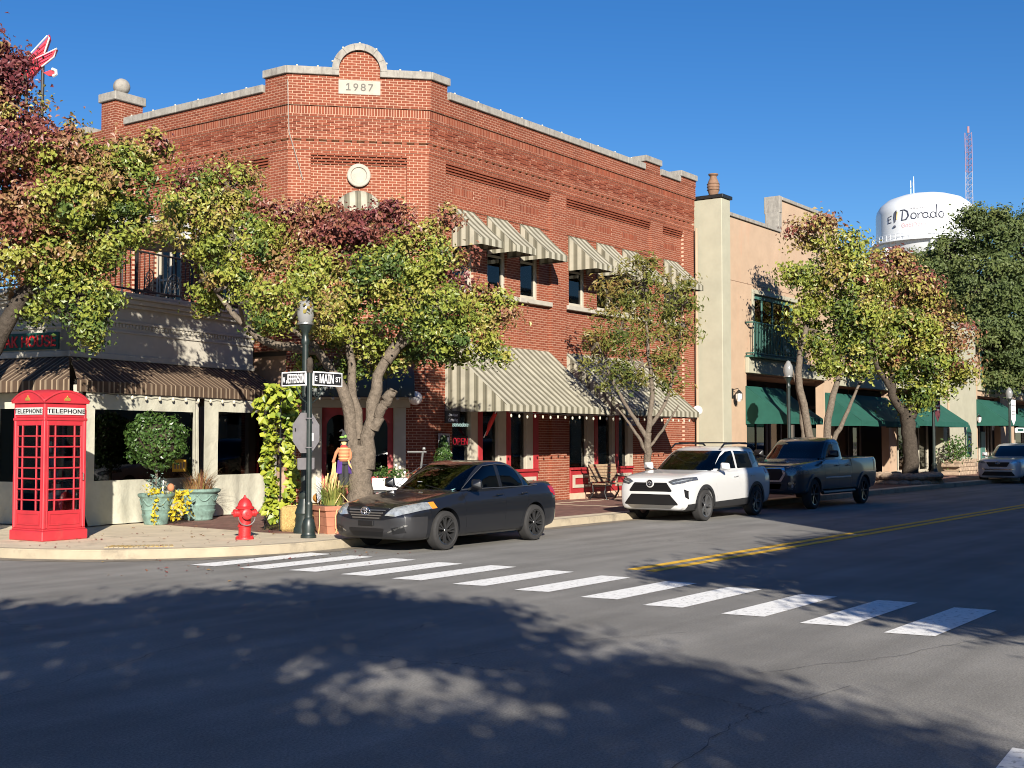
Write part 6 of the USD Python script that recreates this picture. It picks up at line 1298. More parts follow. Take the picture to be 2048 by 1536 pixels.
tree('dark_trunk_tree', 'leaning dark-trunked street tree with orange leaves in the stone planter', (49.7, 16.2, .05),
     [[(0, 0, -.05, .36), (0, 0, 1.5, .29), (-.1, 0, 2.8, .28), (-.1, 0, 3.1, .22)], [(-.1, 0, 2.8, .2), (-.7, 0, 3.8, .16), (-.5, 0, 5.0, .15), (.3, 0, 6.5, .08), (.8, 0, 8, .03)], [(.05, 0, 2.7, .2), (.5, 0, 3.9, .16), (.9, 0, 5.0, .14), (1.2, 0, 6.8, .04)], [(-.7, 0, 3.8, .12), (-1.4, 0, 5.2, .08), (-1.5, 0, 6.5, .03)]], LE_, 15, size=.16, dens=330, sub=.5, bark='bark_dark')
# big green trees further down the street
kF = .0245
def bigtree(nm, lab, loc, seed, rows, px0, k, trunk_h):
    L = px_lobes(rows, px0, k, .15)
    zc = np.mean([l[2] for l in L])
    limbs = [[(0, 0, -.05, .45), (0, 0, trunk_h * .6, .36), (.1, 0, trunk_h, .32)]]
    rg = np.random.default_rng(seed)
    for l in L[::2]: limbs.append([(.05, 0, trunk_h * .9, .2), (l[0] * .4, l[1] * .4, trunk_h + (l[2] - trunk_h) * .4, .13), (l[0] * .9, l[1] * .9, l[2] * .98, .04)])
    return tree(nm, lab, loc, limbs, L, seed, size=.20, dens=230, sub=.65, leaf='leaf_green', bark='bark_dark')
kF = .0288
bigtree('green_tree', 'large dark green street tree at the right edge in front of the water tower', (74.0, 16.6, .15), 16,
        [(2000, 470, 62, 42, 0, .45), (1930, 520, 55, 42, .5, .35), (2050, 520, 80, 60, 0, .3), (1880, 570, 52, 45, .5, .4), (1960, 590, 80, 60, -1.0, .5), (1860, 640, 45, 40, 1.5, .3), (2040, 620, 90, 70, 0, .25), (1960, 690, 90, 60, -.8, .4), (2050, 710, 80, 55, 0, .2), (1900, 730, 60, 40, .5, .5), (1990, 760, 62, 30, 0, .45), (2110, 600, 90, 90, 0, .3), (1850, 560, 40, 40, 2, .45), (1920, 760, 40, 28, .8, .6), (2170, 520, 80, 70, 0, .3), (2190, 660, 90, 70, 0, .3), (2120, 450, 60, 40, 0, .4), (1815, 560, 40, 34, 2, .5), (1800, 620, 40, 38, 2, .45), (1960, 450, 40, 26, 0, .5)], 2090, kF, 4.2)
bigtree('green_tree', 'mid-green tree behind the orange street tree, below the water tower', (85.0, 26.0, .1), 17,
        [(1830, 540, 50, 36, 0, .6), (1880, 520, 40, 30, 0, .55), (1790, 570, 48, 40, 0, .6), (1850, 600, 60, 45, 0, .5), (1920, 580, 55, 50, 0, .45), (1800, 640, 50, 45, 0, .4), (1880, 660, 60, 50, 0, .35), (1760, 600, 40, 36, 0, .5)], 1871, .0336, 5.0)
# trees across the street and behind the viewer: they only throw their shade into the picture
def shade_tree(nm, lab, loc, seed, rows, leaf='leaf_autumn', h=3.4):
    limbs = [[(0, 0, -.05, .25), (0, 0, h * .6, .2), (0, 0, h, .17)]] + [[(0, 0, h * .9, .13), (r[0] * .6, r[1] * .6, h + (r[2] - h) * .6, .08), (r[0], r[1], r[2], .03)] for r in rows[::2]]
    return tree(nm, lab, loc, limbs, rows, seed, size=.17, dens=260, sub=.55, leaf=leaf)
rgS = np.random.default_rng(77)
def ellip(cx_, cy_, cz_, rx, ry, rz, n):
    R = []
    for i in range(n):
        u = rgS.normal(size=3); u /= np.linalg.norm(u); R.append((cx_ + u[0] * rx * .62, cy_ + u[1] * ry * .62, cz_ + u[2] * rz * .62, rx * .42, ry * .42, rz * .42, rgS.uniform(.1, .6)))
    return R
# positions in p (across the sun) and q (along the shadow)
def pq(p, q): d = -SUN_TO; return (float(.719 * p + .695 * q), float(-.695 * p + .719 * q), .147)
def shade_rows(pt, qt, rows, z=5.6, r=.95):
    b = np.array(pq(pt, qt)); out = []
    for i, (p, q) in enumerate(rows):
        w = np.array(pq(p, q - z / math.tan(SUN_EL))) - b; x = w[0] * math.sin(YAW) - w[1] * math.cos(YAW); y = w[0] * math.cos(YAW) + w[1] * math.sin(YAW)
        out.append((x, y, z + .12 * math.sin(i * 2.3), r, .8, .38, .3))
    return out
shade_tree('shade_tree', 'street tree behind the viewer', pq(-.8, -2.0), 41, shade_rows(-.8, -2.0, [(-3.4, 13.6), (-2.2, 13.3), (-1.2, 13.8), (-.2, 14.4), (.6, 14.1), (1.2, 13.0), (1.7, 11.9), (2.0, 10.7), (.6, 12.3), (-.6, 12.2), (-1.8, 11.6), (-3.0, 11.8), (.2, 11.0), (1.2, 10.9), (-1, 10.6), (-2.2, 10), (-3.4, 9.8)]), h=3.9)
shade_tree('shade_tree', 'street tree further behind the viewer', pq(-1.8, -6.6), 42, shade_rows(-1.8, -6.6, [(-.6, 9.2), (-1.6, 8.4), (-2.8, 8), (-.6, 7.6), (-1.6, 6.6), (-2.8, 6.2), (-.3, 6.2), (-4, 7), (.3, 7.0), (-3.9, 8.6), (-.9, 5.4), (-2.2, 5.2), (-3.3, 7.2), (-2.1, 7.4), (-3.2, 9.0), (-2.0, 9.2)]), h=3.9)
shade_tree('shade_tree', 'street tree far behind the viewer to the right', pq(2.2, -7.2), 43, shade_rows(2.2, -7.2, [(2.3, 9.2), (2.7, 8.2), (1.7, 7.0), (2.6, 7.0), (.8, 6.7), (3.2, 6.3), (1.2, 5.8), (2.4, 5.6), (3.1, 7.4), (3.4, 5.3), (.3, 5.5)], r=.8), h=3.9)
shade_tree('shade_tree', 'street tree behind the viewer to the left', pq(-5.0, -2.8), 45, shade_rows(-5.0, -2.8, [(-4.6, 12), (-5, 10), (-4.8, 8.2), (-4.6, 14), (-5.6, 11), (-5.8, 13), (-5.8, 9)]), h=3.9)
shade_tree('shade_tree', 'street tree on the south pavement by the brick corner', pq(10.6, 2.4), 46, ellip(0, 0, 5.6, 2.9, 2.6, 2.3, 15), h=3.0)
shade_tree('shade_tree', 'street tree on the south pavement to the right', pq(7.85, 2.9), 44, ellip(0, 0, 4.9, 3.1, 2.7, 1.65, 15), h=2.6)
# ---------------------------------------------------------------- cars (x from the nose backwards, near side -y)
from scipy.interpolate import PchipInterpolator
def man(v, f):
    t = trimesh.Trimesh(v, f, process=False); t.merge_vertices()
    if t.volume < 0: t.invert()
    return m3d.Manifold(m3d.Mesh(vert_properties=np.asarray(t.vertices, np.float32), tri_verts=np.asarray(t.faces, np.uint32)))
def ringloft(R):
    R = np.asarray(R, float); n, m = R.shape[:2]
    i, j = np.meshgrid(np.arange(n - 1), np.arange(m), indexing='ij')
    q = np.stack([i * m + j, i * m + (j + 1) % m, (i + 1) * m + (j + 1) % m, (i + 1) * m + j], -1).reshape(-1, 4)
    f = np.vstack([q[:, [0, 1, 2]], q[:, [0, 2, 3]]]); v = R.reshape(-1, 3); k = len(v)
    v = np.vstack([v, R[0].mean(0), R[-1].mean(0)]); e = (n - 1) * m
    f = np.vstack([f, [[k, (j + 1) % m, j] for j in range(m)], [[k + 1, e + j, e + (j + 1) % m] for j in range(m)]])
    return man(v, f)
def lower(ST, g=0.0, n=56):
    """ST rows: x, z bottom, z top, half width, half width at the top edge, height of the widest line"""
    S = np.array(ST, float); xs = np.unique(np.concatenate([np.linspace(S[0, 0], S[-1, 0], n), S[:, 0]]))
    P = [PchipInterpolator(S[:, 0], S[:, i])(xs) for i in range(1, 6)]
    R = []
    for i, x in enumerate(xs):
        zb, zt, w, wt, zm = (p[i] for p in P); zb -= g; zt += g; w += g; wt += g
        pts = np.array([(0, zb), (w * .72, zb), (w * .90, zb + .025), (w * .965, zb + .09), (w * .985, zb + .2 * (zm - zb) + .08), (w, zm), (w * .992, zm + .4 * (zt - zm)), (wt + .35 * (w - wt), zt - .07), (wt, zt - .018), (wt * .9, zt + .002), (wt * .5, zt + .018), (0, zt + .024)])
        d = np.r_[0, np.cumsum(np.linalg.norm(np.diff(pts, axis=0), axis=1) + 1e-6)]; t = np.linspace(0, d[-1], 30)
        y, z = PchipInterpolator(d, pts[:, 0])(t), PchipInterpolator(d, pts[:, 1])(t)
        ring = np.column_stack([np.r_[y, -y[-2:0:-1]], np.r_[z, z[-2:0:-1]]])
        xx = x - g if i == 0 else x + g if i == len(xs) - 1 else x
        R.append(np.column_stack([np.full(len(ring), xx), ring]))
    return ringloft(R)
def green(G, g=0.0, e=4.5, n=72):
    """G rows: z, x front, x rear, half width"""
    G = np.array(G, float); zs = np.unique(np.concatenate([np.linspace(G[0, 0], G[-1, 0], 22), G[:, 0], [G[-1, 0] - .012, G[-1, 0] - .03]]))
    xf_, xr, w = (PchipInterpolator(G[:, 0], G[:, i])(zs) for i in (1, 2, 3)); R = []
    th = np.arange(n) * 2 * math.pi / n + .001
    c, s = np.cos(th), np.sin(th)
    for z, a, b, ww in zip(zs, xf_ - g, xr + g, w + g):
        R.append(np.column_stack([(a + b) / 2 + (b - a) / 2 * np.sign(c) * np.abs(c) ** (2 / e), ww * np.sign(s) * np.abs(s) ** (2 / e), np.full(n, z + (g if z > G[-1, 0] - .02 else 0))]))
    return ringloft(R)
def prism(poly, axis, a, b):
    """polygon in (x,z) through y (axis 'y'), in (y,z) through x (axis 'x'), in (x,y) through z"""
    v, f = ext(poly, b - a); v = v.copy()
    if axis == 'y': v = np.column_stack([v[:, 0], v[:, 2] + a, v[:, 1]])
    elif axis == 'x': v = np.column_stack([v[:, 2] + a, v[:, 0], v[:, 1]])
    else: v = np.column_stack([v[:, 0], v[:, 1], v[:, 2] + a])
    return man(v, f)
def mbox(x0, x1, y0, y1, z0, z1): return man(*bx(x0, x1, y0, y1, z0, z1))
def inset(P, d): return np.array(m3d.CrossSection([np.asarray(P, float)], m3d.FillRule.NonZero).offset(-d, m3d.JoinType.Miter).to_polygons()[0])
def grow(P, d, rnd=True): return np.array(m3d.CrossSection([np.asarray(P, float)], m3d.FillRule.NonZero).offset(d, m3d.JoinType.Round if rnd else m3d.JoinType.Miter).to_polygons()[0])

class Car:
    def __init__(c, name, lab, loc, ST, G, paint, wheels, axles, track, R, wtyre=.22):
        c.t = thing(name, lab, 'pickup truck' if name == 'pickup_truck' else 'car', loc)
        c.ST, c.G, c.paint, c.R = ST, G, paint, R
        c.lo = lower(ST); c.lo_out = lower(ST, .007); c.lo_in = lower(ST, -.03)
        c.gr = green(G); c.gr_in = green([[G[0][0]] + list(r[1:]) if i == 0 else r for i, r in enumerate(G)], -.035); c.gr_pane = green(G, -.006) - green(G, -.012)
        c.cuts, c.axles, c.track = [], axles, track
        for x in axles:
            for s in (-1, 1):
                y = s * track / 2
                arch = prism([(x + (R + .055) * math.cos(a), R + (R + .055) * math.sin(a)) for a in np.linspace(0, 2 * math.pi, 40)[:-1]], 'y', min(s * .52, s * 1.3), max(s * .52, s * 1.3))
                c.cuts.append(arch)
        c.windows = []
    def side_window(c, P, mt, name='side_window'):
        for s in (-1, 1):
            pr = prism(P, 'y', *(sorted((s * .3, s * 1.4)))); c.cuts.append(pr)
            c.windows.append((name, c.gr_pane ^ pr, mt))
    def end_window(c, P, x0, x1, mt, name):
        pr = prism(P, 'x', x0, x1); c.cuts.append(pr); c.windows.append((name, c.gr_pane ^ pr, mt))
    def gap(c, P, y0=.45, w=.006):
        """door gaps: polyline in (x,z), cut on both sides"""
        for (x0, z0), (x1, z1) in zip(P[:-1], P[1:]):
            d = np.array([x1 - x0, z1 - z0]); L = np.linalg.norm(d); n_ = np.array([-d[1], d[0]]) / L * w / 2
            q = [(x0 - n_[0], z0 - n_[1]), (x1 - n_[0], z1 - n_[1]), (x1 + n_[0], z1 + n_[1]), (x0 + n_[0], z0 + n_[1])]
            sh = (c.lo + c.gr) - (lower(c.ST, -.014) + green(c.G, -.014)) if not hasattr(c, '_sh') else c._sh
            c._sh = sh
            for s in (-1, 1): c.cuts.append(sh ^ prism(q, 'y', *sorted((s * y0, s * 1.4))))
    def patch(c, name, P, axis, a, b, mt, depth=.03, shell=None, x=None, **k):
        sh = (lower(c.ST, .004) if shell == 2 else c.lo_out) - (c.lo_in if depth < .05 else lower(c.ST, -depth))
        m = sh ^ prism(P, axis, a, b)
        if x is not None: m = m ^ mbox(x[0], x[1], -2, 2, -1, 3)
        if m.num_tri() == 0: return None
        return part(name, m, mt, k.pop('owner', c.t), smooth=30, **k)
    def build(c, cabin):
        body = (c.lo + c.gr) - (c.gr_in ^ mbox(-9, 9, -9, 9, c.G[0][0] - .05, 9)) - mbox(*cabin)
        for q in c.cuts: body = body - q
        c.body = part('body', body, c.paint, c.t, smooth=28)
        for nm, m, mt in c.windows:
            if m.num_tri(): part(nm, m, mt, c.t, smooth=30)
    def wheels(c, rim, spokes, tyre_r=None, split=True):
        R = c.R; w = .215
        for x in c.axles:
            for s in (-1, 1):
                yo = s * (c.track / 2 + .02)
                Mw = np.array([[1, 0, 0, x], [0, 0, s, yo], [0, 1, 0, R], [0, 0, 0, 1.0]])
                rr = R * .72
                wl = part('wheel', xf(lathe([(rr * .93, -w * .6), (R * .93, -w * .55), (R * .985, -w * .42), (R, -w * .3), (R, w * .28), (R * .985, w * .40), (R * .93, w * .50), (rr * 1.06, w * .53), (rr * 1.0, w * .48), (rr * .93, w * .30), (rr * .93, -w * .6)], 40, caps=False), Mw), 'tyre', c.t, smooth=40)
                P = [lathe([(rr * .995, w * .46), (rr * 1.0, w * .50), (rr * .93, w * .47), (rr * .90, w * .1), (rr * .90, -w * .5)], 40, caps=False), lathe([(0, w * .30), (rr * .17, w * .30), (rr * .19, w * .36), (rr * .15, w * .41), (0, w * .41)], 20)]
                for i in range(spokes):
                    a0 = 2 * math.pi * i / spokes
                    for da in ((-.16, .16) if split else (0,)):
                        a1 = a0 + da; hw = rr * (.055 if split else .075)
                        u, n_ = np.array([math.cos(a1), math.sin(a1)]), np.array([-math.sin(a1), math.cos(a1)])
                        b_ = np.array([math.cos(a0), math.sin(a0)]) * rr * .12
                        q = [b_ - n_ * hw * .8, u * rr * .94 - n_ * hw, u * rr * .94 + n_ * hw, b_ + n_ * hw * .8]
                        v, f = ext(q, w * .10); v = v.copy(); v[:, 2] += w * (.28 + .14 * np.hypot(v[:, 0], v[:, 1]) / rr) - w * .05; P.append((v, f))
                part('rim', xf(cat(P), Mw), rim, wl, smooth=30)
                part('brake_disc', xf(lathe([(0, -.02), (rr * .62, -.02), (rr * .62, 0), (0, 0)], 24), Mw), 'brake_dark', wl)
    def mirror(c, x, z, mt, y=.86, big=1.0):
        for s in (-1, 1):
            h_ = [ball((0, 0, 0), .01, 1)]
            m = m3d.Manifold.batch_hull([m3d.Manifold.sphere(.045, 16).translate((x + dx, s * (y + dy), z + dz)) for dx, dy, dz in ((0, .06, -.03), (.0, .20 * big, -.02), (0, .07, .06 * big), (0, .19 * big, .055 * big), (-.06, .12, .01))])
            w = part('side_mirror', m, mt, c.t, smooth=True)
            part('mirror_arm', tube([(x + .02, s * (y - .06), z - .07), (x, s * (y + .08), z - .03)], .022, 6), 'car_plastic', w)
    def seats(c, rows, z, w=.5):
        for x in rows:
            for y in (-.37, .37):
                st = part('seat', m3d.Manifold.batch_hull([m3d.Manifold.sphere(.06, 12).translate((x + dx, y + dy, z + dz)) for dx in (0, .48) for dy in (-.2, .2) for dz in (0, .08)]), 'seat_cloth', c.t, smooth=40)
                part('seat_back', m3d.Manifold.batch_hull([m3d.Manifold.sphere(.05, 12).translate((x + .48 + dx, y + dy, z + dz)) for dx, dz in ((0, .1), (.16, .62)) for dy in (-.19, .19)]), 'seat_cloth', st, smooth=40)
                part('headrest', m3d.Manifold.batch_hull([m3d.Manifold.sphere(.05, 12).translate((x + .69, y + dy, z + dz)) for dy in (-.08, .08) for dz in (.74, .84)]), 'seat_cloth', st, smooth=40)
        x = rows[0]
        part('steering_wheel', tube([(x - .12 + .1 * math.cos(t), -.37 + .18 * math.sin(t), z + .42 + .15 * math.cos(t)) for t in np.linspace(0, 6.28, 20)], .016, 6), 'car_black', c.t, smooth=True)
def ellipse3(M, rx, ry, cx_, cy_, r=.006): return xf(tube([(cx_ + rx * math.cos(t), cy_ + ry * math.sin(t), 0) for t in np.linspace(0, 2 * math.pi, 28)], r, 5), M)
def emblem(c, x, z, s, mt='chrome', tilt=0.0):
    M = np.array([[0, 0, -1, x], [-1, 0, 0, 0], [0, 1, 0, z], [0, 0, 0, 1.0]]) 
    return part('emblem', cat([ellipse3(M, .085 * s, .057 * s, 0, 0, .009 * s), ellipse3(M, .045 * s, .022 * s, 0, .025 * s, .007 * s), ellipse3(M, .020 * s, .05 * s, 0, 0, .007 * s)]), mt, c.t, smooth=True, label='three-oval chrome badge')
rrect = lambda x0, x1, z0, z1, r=.02: grow([(x0 + r, z0 + r), (x1 - r, z0 + r), (x1 - r, z1 - r), (x0 + r, z1 - r)], r)
sym = lambda P: [(-y, z) for y, z in P][::-1]

# --- dark grey sedan
XMAP['/World/sedan'] = lambda x: np.where(np.asarray(x) > 1.3, 1.3 + (np.asarray(x) - 1.3) * .925, x)
AX = (.97, 3.745)
c = Car('sedan', 'dark grey four-door sedan with black wheels parked at the corner', (15.3, 13.93, 0),
        [(0, .34, .62, .50, .40, .50), (.035, .27, .67, .66, .55, .50), (.10, .225, .71, .765, .66, .51), (.22, .20, .755, .83, .72, .53), (.42, .19, .80, .875, .75, .56), (.75, .185, .855, .90, .765, .60), (1.1, .185, .905, .908, .775, .62), (1.45, .185, .945, .91, .79, .64), (2.0, .185, .955, .91, .80, .65), (2.8, .185, .975, .91, .80, .66), (3.4, .185, 1.0, .91, .795, .67), (3.95, .19, 1.035, .905, .76, .68), (4.3, .21, 1.06, .885, .73, .68), (4.52, .24, 1.055, .85, .70, .68), (4.62, .27, 1.0, .80, .66, .66), (4.67, .33, .90, .70, .6, .62), (4.69, .40, .80, .58, .5, .6)],
        [(.90, 1.26, 4.22, .80), (1.0, 1.44, 4.12, .782), (1.1, 1.62, 3.98, .755), (1.2, 1.80, 3.82, .725), (1.3, 2.0, 3.62, .69), (1.38, 2.19, 3.42, .655), (1.43, 2.38, 3.22, .60), (1.455, 2.58, 3.0, .50), (1.463, 2.75, 2.85, .35)], 'car_grey', None, AX, 1.575, .325)
c.end_window([(-.70, .975), (.70, .975), (.585, 1.385), (-.585, 1.385)], .8, 2.7, 'car_glass', 'windscreen')
c.end_window([(-.62, 1.06), (.62, 1.06), (.53, 1.37), (-.53, 1.37)], 3.2, 4.6, 'car_glass_dark', 'rear_window')
c.side_window(grow([(1.66, .995), (2.03, 1.20), (2.36, 1.365), (2.70, 1.39), (2.72, .995)], .005), 'car_glass_dark')
c.side_window(grow([(2.82, .995), (2.80, 1.39), (3.05, 1.375), (3.36, 1.28), (3.50, 1.06), (3.50, .995)], .005), 'car_glass_dark')
c.side_window(grow([(3.56, 1.0), (3.56, 1.14), (3.62, 1.15), (3.90, 1.03), (3.88, 1.0)], .003), 'car_glass_dark', 'quarter_window')
c.gap([(1.53, .96), (1.50, .55), (1.56, .26)]); c.gap([(2.77, 1.39), (2.76, .9), (2.74, .26)]); c.gap([(3.53, 1.0), (3.52, .75), (3.30, .45), (3.26, .26)]); c.gap([(1.56, .245), (3.27, .245)])
c.gap([(.55, .80), (.60, .62), (.62, .50)], .6)
c.build((1.55, 3.55, -.70, .70, .36, 1.05))
c.wheels('rim_black', 7)
c.mirror(1.72, 1.05, 'car_grey', .85); c.seats((2.0, 2.9), .45)
c.patch('front_bumper', [(-1.2, .10), (1.2, .10), (1.2, .585), (.62, .575), (.36, .52), (-.36, .52), (-.62, .575), (-1.2, .585)], 'x', -.1, .9, 'bumper_grey', x=(-.1, .50), shell=2)
hl = [(.40, .60), (.52, .735), (.74, .80), (.90, .82), (.90, .71), (.80, .65), (.60, .59)]
for P in (hl, sym(hl)):
    c.patch('headlamp', P, 'x', -.1, .85, 'lamp_clear', x=(-.1, .62)); c.patch('indicator', P, 'x', -.1, 1.2, 'lamp_amber', x=(.622, .74))
c.patch('grille', grow([(-.40, .705), (.40, .705), (.30, .535), (-.30, .535)], .012), 'x', -.1, .5, 'car_black')
shb = lower(c.ST, .02) - c.lo
for i in range(4): part('grille_bar', shb ^ prism([(-.39 + i * .03, .690 - i * .042), (.39 - i * .03, .690 - i * .042), (.382 - i * .03, .674 - i * .042), (-.382 + i * .03, .674 - i * .042)], 'x', -.1, .4), 'satin_metal', c.t, smooth=30)
emblem(c, -.022, .665, 1.15)
c.patch('lower_intake', grow([(-.36, .37), (.36, .37), (.30, .27), (-.30, .27)], .02), 'x', -.1, .5, 'car_black')
for s in (-1, 1): c.patch('fog_recess', [(s * .52, .40), (s * .74, .44), (s * .76, .33), (s * .55, .30)][::s], 'x', -.1, .5, 'car_black')
for s in (-1, 1): c.patch('bumper_crease', [(s * .45, .335), (s * .74, .45), (s * .78, .452), (s * .78, .438), (s * .46, .315)][::s], 'x', -.1, .5, 'satin_metal')
part('number_plate', cbx(-.03, .0, -.16, .16, .43, .51, .004), 'car_black', c.t)
tl_ = [(.50, .80), (.86, .80), (.86, .98), (.52, .96)]
for P in (tl_, sym(tl_)): c.patch('tail_lamp', P, 'x', 4.35, 5, 'lamp_red')
for x in (2.55, 3.36):
    for s in (-1, 1): part('door_handle', m3d.Manifold.batch_hull([m3d.Manifold.sphere(.014, 10).translate((x + dx, s * .916, .875 + dz)) for dx, dz in ((-.09, 0), (.09, .012))]), 'car_grey', c.t, smooth=True)
for s in (-1, 1): part('window_trim', [tube([(1.64, s * .783, .985), (2.3, s * .80, .988), (3.0, s * .80, .99), (3.55, s * .795, .995), (3.9, s * .775, 1.01)], .006, 5), tube([(1.66, s * .768, 1.0), (2.03, s * .722, 1.215), (2.36, s * .672, 1.375), (2.75, s * .66, 1.402), (3.1, s * .668, 1.383)], .006, 5)], 'satin_metal', c.t, smooth=True)
part('dashboard', cbx(1.38, 1.75, -.66, .66, .86, .95, .03), 'car_black', c.t); part('wiper', [tube([(1.33, y, .985), (1.47, y + .45, 1.045)], .008, 4) for y in (-.5, .1)], 'car_black', c.t)
part('plush_on_mirror', [ball((2.02, 0.04, 1.16), .05, 1, (1, .9, 1.3)), ball((2.02, .02, 1.25), .035, 1), ball((2.0, .08, 1.06), .03, 1)], 'pink_plush', c.t); part('dash_card', bx(1.62, 1.64, .15, .25, .96, 1.10), 'white_box', c.t)
part('sunshade', [quad((1.50, -.62, .965), (1.50, .45, .965), (1.62, .4, .995), (1.62, -.62, 1.0))], 'teal_sheet', c.t)

# --- white compact suv
AX = (.93, 3.62)
c = Car('white_suv', 'white compact sports utility vehicle with black roof rails, half in shadow', (24.72, 13.93, 0),
        [(0, .38, .84, .52, .44, .62), (.03, .30, .92, .70, .60, .62), (.09, .27, .96, .80, .70, .63), (.2, .25, 1.0, .86, .77, .64), (.45, .24, 1.045, .905, .80, .66), (.9, .24, 1.085, .925, .82, .70), (1.3, .24, 1.12, .925, .83, .72), (2.0, .24, 1.13, .925, .845, .74), (3.0, .24, 1.15, .925, .845, .75), (3.9, .25, 1.18, .925, .83, .78), (4.35, .28, 1.19, .90, .80, .80), (4.52, .32, 1.16, .86, .76, .80), (4.58, .40, 1.08, .78, .68, .76), (4.60, .5, .98, .66, .55, .72)],
        [(1.05, 1.20, 4.52, .835), (1.15, 1.36, 4.48, .82), (1.25, 1.52, 4.43, .80), (1.4, 1.78, 4.34, .765), (1.52, 2.02, 4.25, .735), (1.60, 2.24, 4.18, .70), (1.65, 2.46, 4.12, .64), (1.68, 2.7, 4.0, .53), (1.69, 2.95, 3.85, .38)], 'car_white', None, AX, 1.60, .355)
c.end_window([(-.74, 1.14), (.74, 1.14), (.63, 1.585), (-.63, 1.585)], .8, 2.7, 'car_glass', 'windscreen')
c.end_window([(-.66, 1.2), (.66, 1.2), (.58, 1.55), (-.58, 1.55)], 3.9, 4.9, 'car_glass_dark', 'rear_window')
c.side_window(grow([(1.66, 1.17), (2.1, 1.44), (2.40, 1.56), (2.66, 1.575), (2.68, 1.17)], .005), 'car_glass_dark')
c.side_window(grow([(2.77, 1.17), (2.75, 1.575), (3.50, 1.555), (3.62, 1.2), (3.60, 1.17)], .005), 'car_glass_dark')
c.side_window(grow([(3.68, 1.25), (3.60, 1.545), (3.98, 1.50), (4.12, 1.36)], .005), 'car_glass_dark', 'quarter_window')
c.gap([(1.50, 1.12), (1.46, .8), (1.50, .42)]); c.gap([(2.72, 1.57), (2.71, 1.1), (2.68, .42)]); c.gap([(3.65, 1.2), (3.60, .95), (3.25, .62), (3.2, .42)]); c.gap([(1.5, .40), (3.2, .40)]); c.gap([(.50, 1.045), (.52, .86)], .6)
c.build((1.5, 4.2, -.72, .72, .40, 1.2))
c.wheels('rim_grey', 5); c.mirror(1.72, 1.2, 'car_white', .87, 1.1); c.seats((2.0, 2.95), .6)
hl = [(.44, .90), (.55, .955), (.80, 1.0), (.93, 1.01), (.93, .955), (.78, .87), (.56, .83)]
for P in (hl, sym(hl)): c.patch('headlamp', P, 'x', -.1, .75, 'lamp_smoke', x=(-.1, .62))
lw = [(.55, .89), (.85, .965), (.85, .95), (.58, .875)]
for P in (lw, sym(lw)):
    m = (lower(c.ST, .012) - c.lo_in) ^ prism(P, 'x', -.1, .6); part('light_strip', m, 'lamp_clear', c.t, smooth=30)
c.patch('upper_grille', grow([(-.40, .86), (.40, .86), (.52, .70), (-.52, .70)], .02), 'x', -.1, .5, 'car_black')
for i in range(3): c.patch('grille_bar', [(-.4 - i * .03, .835 - i * .045), (.4 + i * .03, .835 - i * .045), (.4 + i * .03, .828 - i * .045), (-.4 - i * .03, .828 - i * .045)], 'x', -.1, .5, 'car_plastic', shell=1)
c.patch('lower_grille', grow([(-.48, .60), (.48, .60), (.66, .40), (-.66, .40)], .02), 'x', -.1, .5, 'car_black'); c.patch('skid_plate', [(-.62, .385), (.62, .385), (.5, .30), (-.5, .30)], 'x', -.1, .5, 'satin_metal')
for s in (-1, 1): c.patch('air_curtain', [(s * .80, .74), (s * .86, .70), (s * .86, .52), (s * .82, .56)][::s], 'x', -.1, .5, 'car_black')
M0 = np.array([[0, 0, -1, -.012], [-1, 0, 0, 0], [0, 1, 0, .865], [0, 0, 0, 1.0]]); bd = part('badge_disc', xf(lathe([(0, -.02), (.10, -.02), (.10, .01), (.088, .018), (0, .012)], 28), M0), 'car_white', c.t, smooth=30); part('badge_face', xf(lathe([(0, .013), (.078, .013), (.076, .02), (0, .021)], 24), M0), 'car_black', bd); emblem(c, -.036, .865, .75)
for x in c.axles:
    P = [(x + r_ * math.cos(a), c.R + r_ * math.sin(a)) for r_, rev in ((c.R + .125, 1), (c.R + .053, -1)) for a in (np.linspace(-.15, math.pi + .15, 20) if rev > 0 else np.linspace(math.pi + .15, -.15, 20))]
    for s in (-1, 1): part('arch_trim', (c.lo_out - c.lo_in) ^ prism(P, 'y', *sorted((s * .6, s * 1.3))), 'car_plastic', c.t, smooth=30)
for s in (-1, 1): part('sill_trim', (c.lo_out - c.lo_in) ^ prism([(1.35, .2), (3.2, .2), (3.18, .46), (1.36, .42)], 'y', *sorted((s * .6, s * 1.3))), 'car_plastic', c.t, smooth=30)
for s in (-1, 1): part('front_trim', (c.lo_out - c.lo_in) ^ prism([(.15, .2), (.56, .2), (.56, .42), (.2, .40)], 'y', *sorted((s * .5, s * 1.3))), 'car_plastic', c.t, smooth=30)
for s in (-1, 1): part('roof_rail', tube([(2.25, s * .66, 1.66), (2.4, s * .655, 1.74), (3.2, s * .66, 1.765), (3.9, s * .655, 1.74), (4.05, s * .66, 1.66)], .022, 8), 'car_black', c.t, smooth=True)
for x in (2.6, 3.6): part('cross_bar', cbx(x - .03, x + .03, -.66, .66, 1.755, 1.785, .01), 'car_black', c.t)
for x in (2.5, 3.42):
    for s in (-1, 1): part('door_handle', m3d.Manifold.batch_hull([m3d.Manifold.sphere(.015, 10).translate((x + dx, s * .932, .98 + dz)) for dx, dz in ((-.1, 0), (.1, .012))]), 'car_white', c.t, smooth=True)
tl_ = [(.45, 1.0), (.90, 1.02), (.90, 1.14), (.5, 1.10)]
for P in (tl_, sym(tl_)): c.patch('tail_lamp', P, 'x', 4.2, 5, 'lamp_red')
